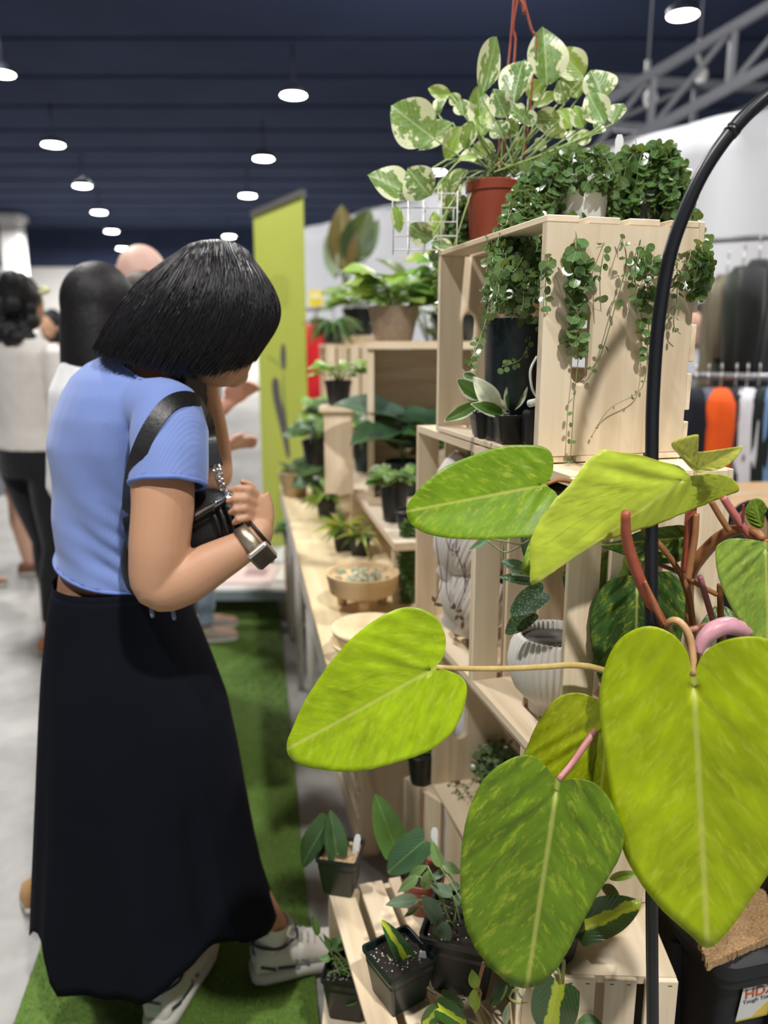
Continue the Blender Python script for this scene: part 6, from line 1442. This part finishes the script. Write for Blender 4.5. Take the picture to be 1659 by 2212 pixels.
print_shape([(593, 815), (602, 825), (606, 860), (618, 900), (622, 940), (626, 985), (619, 985), (610, 945), (600, 905), (590, 860), (587, 830)], 'printed_flower', INK)
print_shape([(608, 745), (616, 750), (617, 790), (612, 800), (606, 780)], 'printed_bud', INK)
print_shape([(612, 800), (616, 860), (620, 900), (615, 900), (610, 850)], 'printed_stalk', INK2)
print_shape([(610, 800), (590, 780), (575, 770), (592, 776)], 'printed_leaf', INK2); print_shape([(585, 600), (620, 598), (622, 660), (588, 655)], 'printed_faint_motif', plain('faint_lime_print', (0.37, 0.42, 0.05), 0.6))

# ------------------------------------------------------------------ behind the turf: low bench with sheets, boxes
bb_ = PZ(590, 1300, 0.10); 
bench = thing('low_bench', 'low pale bench covered with plastic-wrapped prints beyond the turf', 'bench', (bb_.x, bb_.y, 0))
MB().box((-0.20, 0.42, 0.155), (0.95, 0.85, 0.03)).build('bench_top', PAINT, bench, False, color=(0.52, 0.49, 0.46)); 
for x in (-0.6, 0.2):
    for y in (0.06, 0.78): MB().box((x, y, 0.07), (0.04, 0.04, 0.14)).build('leg', PAINT, bench, False, color=(0.35, 0.35, 0.36))
MB().box((-0.20, -0.012, 0.14), (0.95, 0.02, 0.05)).build('front_edge', PAINT, bench, False, color=(0.30, 0.36, 0.38))
for k, (x, y, c, lb) in enumerate([(-0.45, 0.2, (0.74, 0.70, 0.68), 'white print on the bench corner by the grey shoe'), (-0.15, 0.25, (0.62, 0.48, 0.44), 'pinkish print on the bench front'), (0.12, 0.3, (0.62, 0.58, 0.52), 'beige print on the bench beside the cardboard box'), (-0.3, 0.6, (0.66, 0.55, 0.36), 'yellowish print at the bench back'), (0.05, 0.65, (0.7, 0.72, 0.74), 'bluish white print at the bench back')]):
    t = thing('printed_sheet', lb, 'print', (bb_.x + x, bb_.y + y, 0.171), rz=rb.uniform(-.4, .4))
    MB().box((0, 0, 0.003), (0.26, 0.34, 0.006)).build('sheet', PAPER, t, False, color=c); MB().box((0.02, 0.03, 0.0065), (0.12, 0.14, 0.001)).build('picture', PAPER, t, False, color=(c[0] * 0.6, c[1] * 0.5, c[2] * 0.55))
# narrow cardboard boxes under the table
def carton(label, loc, sx, sy, sz, rz=0.0, parts=True):
    t = thing('cardboard_box', label, 'cardboard box', loc, rz=rz)
    MB().box((0, 0, sz / 2), (sx, sy, sz)).build('body', CARD, t, False)
    for s_ in (1, -1): MB().box((0, s_ * sy * 0.25, sz + 0.002), (sx * 1.0, sy * 0.49, 0.004)).build('flap', CARD, t, False)
    MB().box((0, 0, sz + 0.0046), (sx * 1.0, 0.05, 0.001)).build('tape', plain('parcel_tape', (0.45, 0.34, 0.2), 0.3), t, False)
    MB().box((0, -sy / 2 - 0.001, sz * 0.62), (sx * 0.28, 0.002, sz * 0.12)).build('hand_hole', GREYDARK, t, False); return t
q = PZ(628, 1352, 0.0); q2 = PZ(632, 1352, 0.12)
carton('narrow cardboard box on end under the table\'s far end', (q.x + 0.06, q.y + 0.05, 0), 0.17, 0.3, 0.36, 0.17)
bushy('dark leafy plant in black pot standing on the cardboard box', V((q.x + 0.03, q.y + 0.02, 0.366)), ('round', 0.12, 0.13, BLACKPOT), [('oval', 24, 0.08, 0.04, 0.08, 0.1, [G1, G3])], up=0.3)
# ------------------------------------------------------------------ people in the hall
HAIR_FAR = by_object('matt_hair', rough=0.55, nz=0.5, nscale=40, spec=0.3, bumpy=0.6, bscale=90)
def person(label, loc, heading, H, skin, top, bottom, hair, hair_kind='long', arms=None, legs='pants', stance=((0.09, 0.0), (-0.09, 0.0)), shoe=(0.3, 0.12, 0.05), sleeve='long', pitch=0.0, vox=0.009):
    """standing figure facing local +Y; arms = (right, left) lists of shoulder-elbow-wrist points in local metres at 1.65 m"""
    s = H / 1.65; M = Matrix.Translation(loc) @ Matrix.Rotation(heading, 4, 'Z') @ Matrix.Scale(s, 4)
    t = thing('person', label, 'person', mat=Matrix.Translation(loc) @ Matrix.Rotation(heading, 4, 'Z'))
    S_ = Matrix.Scale(s, 4)
    def fin(mb, v, it, name, mat, col):
        me = remeshed(mb, v, it, name); me.materials.append(mat); a = np.empty(len(me.vertices) * 3); me.vertices.foreach_get('co', a); me.vertices.foreach_set('co', a * s); me.update()
        return link(name, me, t, color=col)
    E = lambda z, a, b, y=0.0: [V((a * math.cos(q), y + b * math.sin(q), z)) for q in np.linspace(0, 2 * math.pi, 25)[:-1]]
    TR_ = [(0.84, .155, .105, 0), (0.92, .16, .11, 0), (1.02, .135, .095, 0), (1.14, .15, .105, 0.01), (1.26, .168, .11, 0.01), (1.34, .165, .095, 0), (1.39, .11, .07, -.005), (1.42, .06, .055, -.01)]
    b = MB(); b.rings([E(z, a - .006, b_ - .006, y) for z, a, b_, y in TR_])
    b.tube([(0, -0.01, 1.36), (0, 0.005, 1.46)], [0.055, 0.05], 14, round_ends=True)
    hm = Matrix.Rotation(pitch, 3, 'X'); hc = V((0, 0.015, 1.46)) + hm @ V((0, 0.012, 0.085))
    b.ell(hc, 0.075, 0.094, 0.105, hm, 20, 14); b.ell(hc + hm @ V((0, 0.028, -0.06)), 0.055, 0.06, 0.055, hm); b.ell(hc + hm @ V((0, 0.10, -0.02)), 0.012, 0.016, 0.02, hm)
    b.ell(hc + hm @ V((0, 0.086, -0.062)), 0.024, 0.010, 0.007, hm)
    for q in (1, -1): b.ell(hc + hm @ V((0.075 * q, -0.01, -0.02)), 0.008, 0.016, 0.028, hm)
    arms = arms or ([(0.18, 0, 1.33), (0.22, -0.03, 1.06), (0.22, 0.06, 0.84)], [(-0.18, 0, 1.33), (-0.22, -0.03, 1.06), (-0.22, 0.06, 0.84)])
    for a in arms:
        a = [V(q) for q in a]; b.tube([a[0], a[0].lerp(a[1], .5), a[1], a[1].lerp(a[2], .4), a[2]], [0.048, 0.044, 0.038, 0.036, 0.025], 12, round_ends=True)
        d = (a[2] - a[1]).normalized(); sd = d.orthogonal().normalized(); up_ = d.cross(sd)
        b.rings([[a[2] + d * k + sd * (w_ * math.cos(q)) + up_ * (0.013 * math.sin(q)) for q in np.linspace(0, 6.283, 13)[:-1]] for k, w_ in ((0, .024), (.04, .036), (.085, .036))])
        for k in range(4):
            o_ = a[2] + d * 0.082 + sd * (0.028 - 0.0187 * k); b.tube([o_, o_ + d * 0.035 + up_ * 0.008, o_ + d * (0.06 - 0.006 * abs(k - 1.3)) + up_ * 0.026], [0.0095, 0.009, 0.0075], 8, round_ends=True)
        b.tube([a[2] + d * 0.025 + sd * 0.028, a[2] + d * 0.055 + sd * 0.05, a[2] + d * 0.085 + sd * 0.052], [0.011, 0.010, 0.008], 8, round_ends=True)
    feet = []
    for (fx_, fy_), q in zip(stance, (1, -1)):
        kn = V((0.09 * q + (fx_ - 0.09 * q) * 0.5, fy_ * 0.5 + 0.03, 0.47)); an = V((fx_, fy_ - 0.02, 0.085)); feet.append(V((fx_, fy_, 0)))
        b.tube([(0.085 * q, 0, 0.86), V((0.088 * q, 0.005, 0.86)).lerp(kn, .5), kn, kn.lerp(an, .35) + V((0, -0.015, 0)), an], [0.085, 0.072, 0.052, 0.05, 0.034], 14, round_ends=True)
        b.tube([V((fx_, fy_ - 0.05, 0.04)), V((fx_, fy_ + 0.06, 0.035)), V((fx_, fy_ + 0.13, 0.03))], [0.03, 0.035, 0.025], 10, round_ends=True)
    fin(b, vox, 4, 'body', SKIN, skin)
    # top
    b = MB(); b.rings([E(z, a + .014, b_ + .014, y) for z, a, b_, y in TR_[0 if legs == 'shorts' else 1:]])
    for a in arms:
        a = [V(q) for q in a]
        if sleeve == 'long': b.tube([a[0] * 0.92 + V((0, 0, 0.11)), a[0], a[0].lerp(a[1], .5), a[1], a[1].lerp(a[2], .85)], [0.055, 0.06, 0.056, 0.051, 0.038], 14)
        elif sleeve == 'short': b.tube([a[0] * 0.92 + V((0, 0, 0.11)), a[0], a[0].lerp(a[1], .6)], [0.055, 0.06, 0.058], 14)
    o = fin(b, 0.011, 4, 'top', FABRIC, top)
    # legs
    b = MB(); b.rings([E(z, a, b_, 0) for z, a, b_ in ((0.80, .165, .115), (0.88, .168, .12), (0.97, .152, .108), (1.0, .147, .105))])
    for (fx_, fy_), q in zip(stance, (1, -1)):
        kn = V((0.09 * q + (fx_ - 0.09 * q) * 0.5, fy_ * 0.5 + 0.03, 0.47)); an = V((fx_, fy_ - 0.02, 0.085)); h0 = V((0.085 * q, 0, 0.86))
        if legs == 'shorts': b.tube([h0, h0.lerp(kn, .5), h0.lerp(kn, .85)], [0.10, 0.095, 0.095], 16)
        else: b.tube([h0, h0.lerp(kn, .5), kn, kn.lerp(an, .35) + V((0, -0.015, 0)), kn.lerp(an, 0.86 if legs != 'jeans' else 0.98)], [0.095, 0.083, 0.062, 0.058, 0.044 if legs != 'jeans' else 0.06], 16)
    fin(b, 0.011, 3, 'trousers' if legs != 'shorts' else 'shorts', FABRIC, bottom)
    for f_ in feet:
        b = MB(); pr = [(-.085, .022, .05), (-.075, .034, .075), (-.03, .040, .085), (.03, .043, .07), (.09, .046, .052), (.135, .036, .04), (.155, .012, .03)]
        b.rings([[f_ + V((w_ * math.cos(q), y, h_ * (0.5 + 0.5 * math.sin(q)))) for q in np.linspace(0, 6.283, 17)[:-1]] for y, w_, h_ in pr])
        sh = link('shoe', b.mesh('shoe', FABRIC, fix=True), t, S_, shoe)
        b = MB(); b.rings([[f_ + V(((w_ + .004) * math.cos(q), y, 0.011 + 0.011 * math.copysign(abs(math.sin(q)) ** .4, math.sin(q)))) for q in np.linspace(0, 6.283, 17)[:-1]] for y, w_, h_ in pr])
        b.build('sole', SOLEW, sh, fix=True)
    if hair_kind:
        b = MB(); b.ell(hc + hm @ V((0, -0.018, 0.022)), 0.086, 0.098, 0.105, hm, 20, 14)
        if hair_kind == 'long':
            b.rings([[hc + hm @ V((a * math.cos(q), -0.035 + c * math.sin(q), z)) for q in np.linspace(0, 6.283, 21)[:-1]] for z, a, c in ((0.05, .075, .07), (-0.04, .09, .075), (-0.14, .10, .065), (-0.24, .09, .05), (-0.30, .06, .03))])
        if hair_kind == 'curly':
            rc = random.Random(4)
            for _ in range(46): b.ell(hc + hm @ V((rc.uniform(-.085, .085), rc.uniform(-.13, -.02), rc.uniform(-.16, .09))), *(rc.uniform(.028, .045),) * 3, None, 8, 6)
        me = remeshed(b, 0.008, 3, 'hair'); drop_faces(me, lambda c, n: (hm.transposed() @ (c - hc)).y > 0.062 and (hm.transposed() @ (c - hc)).z < 0.05)
        n_ = len(me.vertices); set_uv(me, [(v.co.x * 6, v.co.z * 2) for v in me.vertices]); me.materials.append(HAIR_FAR)
        a = np.empty(n_ * 3); me.vertices.foreach_get('co', a); me.vertices.foreach_set('co', a * s); me.update(); ho = link('hair', me, t, color=hair)
        if hair_kind == 'curly':
            MB().tube([hc * s + (hm @ V((0.09 * math.cos(q), 0.03 + 0.085 * math.sin(q) * 0.9, 0.045 + 0.02 * math.sin(q)))) * s for q in np.linspace(-0.3, math.pi + 0.3, 20)], 0.012, 8).build('headband', PAINT, t, color=(0.40, 0.40, 0.20))
    return t
FAIR, MID, BROWN = (0.60, 0.36, 0.27), (0.52, 0.30, 0.19), (0.36, 0.18, 0.10)
BLK = (0.008, 0.007, 0.008)
def gp(px, d): q = P(px, 1200, d); return V((q.x, d, 0))
person('person with dark wavy hair and headband in white sweater and black leggings', gp(92, 3.5), R(-22), 1.70, BROWN, (0.64, 0.61, 0.57), (0.012, 0.012, 0.014), (0.009, 0.009, 0.010), 'curly', legs='pants', stance=((0.08, -0.05), (-0.07, 0.14)), shoe=(0.36, 0.13, 0.05))
person('black-haired person in white shirt close behind the blue-topped shopper', gp(236, 2.0), R(-48), 1.60, MID, (0.74, 0.74, 0.74), (0.55, 0.5, 0.42), BLK, 'long', legs='shorts', stance=((0.10, -0.26), (-0.12, 0.04)), shoe=(0.36, 0.21, 0.09), pitch=R(-8))
person('person in grey shorts with bare legs at the picture edge beyond the sweater wearer', gp(0, 4.5), R(-70), 1.72, FAIR, (0.06, 0.06, 0.065), (0.24, 0.26, 0.31), (0.03, 0.02, 0.015), 'short', legs='shorts', sleeve='short', stance=((0.09, -0.12), (-0.09, 0.16)), shoe=(0.20, 0.10, 0.06))
person('bald person whose crown shows above the dark-haired person', gp(333, 3.0), R(-40), 1.78, (0.62, 0.40, 0.33), (0.4, 0.38, 0.36), (0.05, 0.05, 0.07), None, None, shoe=(0.1, 0.1, 0.1))
person('person reaching out both bare forearms before the lime banner', gp(345, 2.5), R(-86), 1.62, FAIR, (0.50, 0.12, 0.20), (0.05, 0.05, 0.06), (0.04, 0.025, 0.015), 'long', sleeve='short', arms=([(0.17, 0.02, 1.33), (0.17, 0.06, 1.05), (0.05, 0.22, 1.10)], [(-0.17, 0.02, 1.33), (-0.15, 0.06, 1.10), (-0.04, 0.25, 1.25)]), stance=((0.07, -0.02), (-0.07, 0.03)))
person('person in pale blue jeans and grey shoes standing beyond the shopper', gp(438, 3.62), R(-80), 1.66, FAIR, (0.3, 0.28, 0.3), (0.26, 0.34, 0.48), (0.05, 0.03, 0.02), 'long', legs='jeans', shoe=(0.35, 0.31, 0.27))
person('dark-haired person in the distance by the back wall', gp(160, 6.2), R(160), 1.66, MID, (0.05, 0.05, 0.06), (0.04, 0.05, 0.08), BLK, 'long')
# ------------------------------------------------------------------ white tent, clothes rails and boxes on the right
TENT = plain('white_tent_fabric', (0.70, 0.715, 0.76), 0.7, nz=0.03, nscale=1.5)
a_, b2 = V((2.55, 4.02, 0)), V((-0.9, 9.45, 0)); dx_ = (b2 - a_).normalized(); nn_ = V((dx_.y, -dx_.x, 0)); L_ = (b2 - a_).length
tent = thing('market_tent', 'large white fabric tent wall behind the crate tower', 'tent', mat=frame(dx_, -nn_, UP, a_))
zt_ = 2.72; nX, nZ = 90, 14; vs = []
for i in range(nX + 1):
    for j in range(nZ + 1):
        x = L_ * i / nX; z = zt_ * j / nZ; y = 0.03 * math.sin(x * 5.0 + 0.4 * z) * (1 - 0.3 * j / nZ) + 0.015 * math.sin(x * 13); vs.append((x, y, z))
o = MB().add(vs, [(i * (nZ + 1) + j, (i + 1) * (nZ + 1) + j, (i + 1) * (nZ + 1) + j + 1, i * (nZ + 1) + j + 1) for i in range(nX) for j in range(nZ)]).build('side_wall', TENT, tent); solid(o, 0.003, 0)
vs = []
for i in range(31):
    for j in range(9):
        x = L_ * i / 30; v = j / 8; vs.append((x, -v * 2.6, zt_ + 0.55 * v + 0.03 * math.sin(x * 4) * (1 - v)))
o = MB().add(vs, [(i * 9 + j, (i + 1) * 9 + j, (i + 1) * 9 + j + 1, i * 9 + j + 1) for i in range(30) for j in range(8)]).build('roof', TENT, tent); solid(o, 0.003, 0)
for x in (0.05, L_ / 3, L_ * 2 / 3, L_ - 0.05): MB().tube([(x, -0.06, 0), (x, -0.06, zt_)], 0.022, 8).build('pole', METAL, tent)
MB().tube([(0, -0.06, zt_ - 0.03), (L_, -0.06, zt_ - 0.03)], 0.02, 8).build('eave_bar', METAL, tent)
RAIL = plain('grey_rail', (0.25, 0.25, 0.27), 0.4, metal=0.6)
def clothes_rail(label, l0, l1, y0, y1, py, legs=True):
    A_, B_ = P(l0, py, y0), P(l1, py, y1); B_.z = A_.z; t = thing('clothes_rail', label, 'clothes rail', (A_.x, A_.y, 0))
    MB().tube([(0, 0, A_.z), B_ - V((A_.x, A_.y, 0))], 0.014, 8).build('bar', RAIL, t)
    for q in (V((0, 0, 0)), V((B_.x - A_.x, B_.y - A_.y, 0))):
        MB().tube([q, q + V((0, 0, A_.z))], 0.014, 8).build('upright', RAIL, t); MB().tube([q - V((0, 0.25, -0.015)), q + V((0, 0.25, 0.015))], 0.014, 8).build('foot', RAIL, t)
    return A_, B_
r1a, r1b = clothes_rail('tall grey clothes rail with dark jackets before the tent', 1490, 1860, 3.62, 3.30, 522)
def garment(label, px, py_top, w_px, h_px, y, col, ang=0.0, sleeves=True, name='jacket', zbar=None, cat='garment'):
    p = P(px, py_top, y); m = mpp(y) * 1.03; w_, h_ = w_px * m / 2, h_px * m
    t = thing(name, label, cat, (p.x, p.y, p.z), group='clothes on the rails', rz=ang)
    b = MB(); rs = []
    for f, ww, th in ((0.0, .30, .03), (.05, .75, .05), (.12, .98, .07), (.3, .96, .08), (.6, .98, .085), (.9, 1.04, .085), (1.0, 1.05, .08)):
        rs.append([V((w_ * ww * math.cos(q) * (0.62 if sleeves else 1) + 0.004 * math.sin(9 * q + f * 4), th * math.sin(q) * (1 + 0.2 * math.sin(5 * q + 3 * f)), -h_ * f)) for q in np.linspace(0, 6.283, 29)[:-1]])
    b.rings(rs).build('body', FABRIC, t, color=col, fix=True)
    if sleeves:
        for s_ in (1, -1): MB().tube([(0.5 * w_ * s_, 0, -h_ * .08), (0.72 * w_ * s_, -.01, -h_ * .3), (0.82 * w_ * s_, -.02, -h_ * .72)], [0.055, 0.06, 0.045], 12).build('sleeve', FABRIC, t, color=col)
    MB().tube([(0, 0, -h_ * .02), (0, 0, 0.05), (0.02, 0, 0.075), (0.0, 0, 0.095), (-0.02, 0, 0.08)], 0.003, 6).build('hanger', METAL, t); return t
garment('dark charcoal jacket nearest the picture edge on the tall rail', 1640, 560, 150, 300, 3.42, (0.016, 0.018, 0.018), R(50)); garment('olive-black jacket in the middle of the tall rail', 1605, 575, 130, 280, 3.46, (0.022, 0.026, 0.02), R(55)); garment('khaki jacket at the near end of the tall rail', 1570, 592, 90, 230, 3.52, (0.16, 0.14, 0.09), R(60))
r2a, r2b = clothes_rail('low grey clothes rail with bright garments below the jackets', 1490, 1800, 3.15, 3.0, 812)
for k, (px, w_, h_, c, lb) in enumerate([(1502, 60, 250, (0.012, 0.014, 0.022), 'black garment at the near end of the low rail'), (1528, 50, 230, (0.10, 0.11, 0.15), 'slate garment second on the low rail'), (1556, 70, 245, (0.75, 0.10, 0.015), 'bright orange garment on the low rail'), (1588, 50, 240, (0.02, 0.02, 0.025), 'black garment between the orange and white ones'), (1612, 52, 235, (0.66, 0.66, 0.72), 'white garment on the low rail'), (1638, 52, 220, (0.015, 0.02, 0.018), 'dark green-black garment beyond the white one'), (1662, 50, 210, (0.16, 0.28, 0.50), 'blue garment at the picture edge on the low rail')]):
    garment(lb, px, 838, w_ * 1.35, h_, 3.12 - 0.012 * k, c, R(62), False, 'hanging_garment')
for px, py, y, c, lb in [(1512, 690, 4.35, (0.5, 0.3, 0.28), 'distant shopper in grey seen between tower and jackets')]:
    q = P(px, 800, y); person(lb, V((q.x, y, 0)), R(120), 1.62, FAIR, (0.4, 0.4, 0.44), (0.05, 0.05, 0.07), (0.02, 0.015, 0.015), 'long')
carton('upper cardboard box with printed mark, stacked right of the tower', V((1.32, 2.55, 0.62)), 0.55, 0.42, 0.30, 0.15); carton('lower cardboard box of the pair right of the tower', V((1.32, 2.55, 0.0)), 0.56, 0.44, 0.30, 0.10); carton('middle cardboard box of the pair right of the tower', V((1.33, 2.56, 0.31)), 0.56, 0.44, 0.30, 0.12)
t = thing('duffel_bag', 'black fabric bag on the floor behind the philodendron', 'bag', P(1562, 1250, 1.75) * 1.0)
z0 = P(1562, 1290, 1.75).z
t.location.z = 0
MB().rings([[V((0.07 * w_ * math.cos(q), 0.10 * w_ * math.sin(q), z)) for q in np.linspace(0, 6.283, 25)[:-1]] for z, w_ in ((0.0, .9), (0.02, 1.0), (0.4, 1.05), (0.75, 1.0), (z0 + 0.14, 0.8), (z0 + 0.2, 0.4))]).build('body', FABRIC, t, color=(0.01, 0.011, 0.014), fix=True)
MB().tube(catmull([(-0.05, -0.08, z0 + 0.05), (-0.05, -0.1, z0 + 0.2), (0.0, -0.1, z0 + 0.25), (0.05, -0.1, z0 + 0.2), (0.05, -0.08, z0 + 0.05)], 16), 0.008, 6).build('handle', FABRIC, t, color=(0.012, 0.012, 0.014))
# red and pink stall goods beyond the banner
r3a, r3b = clothes_rail('distant rail with a red garment beside the lime banner', 655, 720, 5.9, 5.7, 668)
garment('red garment hanging beside the lime banner', 676, 700, 60, 200, 5.8, (0.62, 0.02, 0.03), R(20), False, 'hanging_garment'); garment('pink garment hanging behind the red one', 686, 690, 60, 80, 5.85, (0.75, 0.16, 0.30), R(20), False, 'hanging_garment')
t = thing('wall_poster', 'small yellow poster high behind the red garment', 'poster', P(682, 648, 6.3)); MB().box((0, 0, 0), (0.11, 0.01, 0.15)).build('sheet', PAPER, t, False, color=(0.75, 0.62, 0.05)); MB().box((0, 0.01, -0.9), (0.02, 0.02, 1.9)).build('post', METAL, t, False); MB().box((0, -0.006, 0.03), (0.08, 0.002, 0.03)).build('print_band', PAPER, t, False, color=(0.8, 0.75, 0.5))
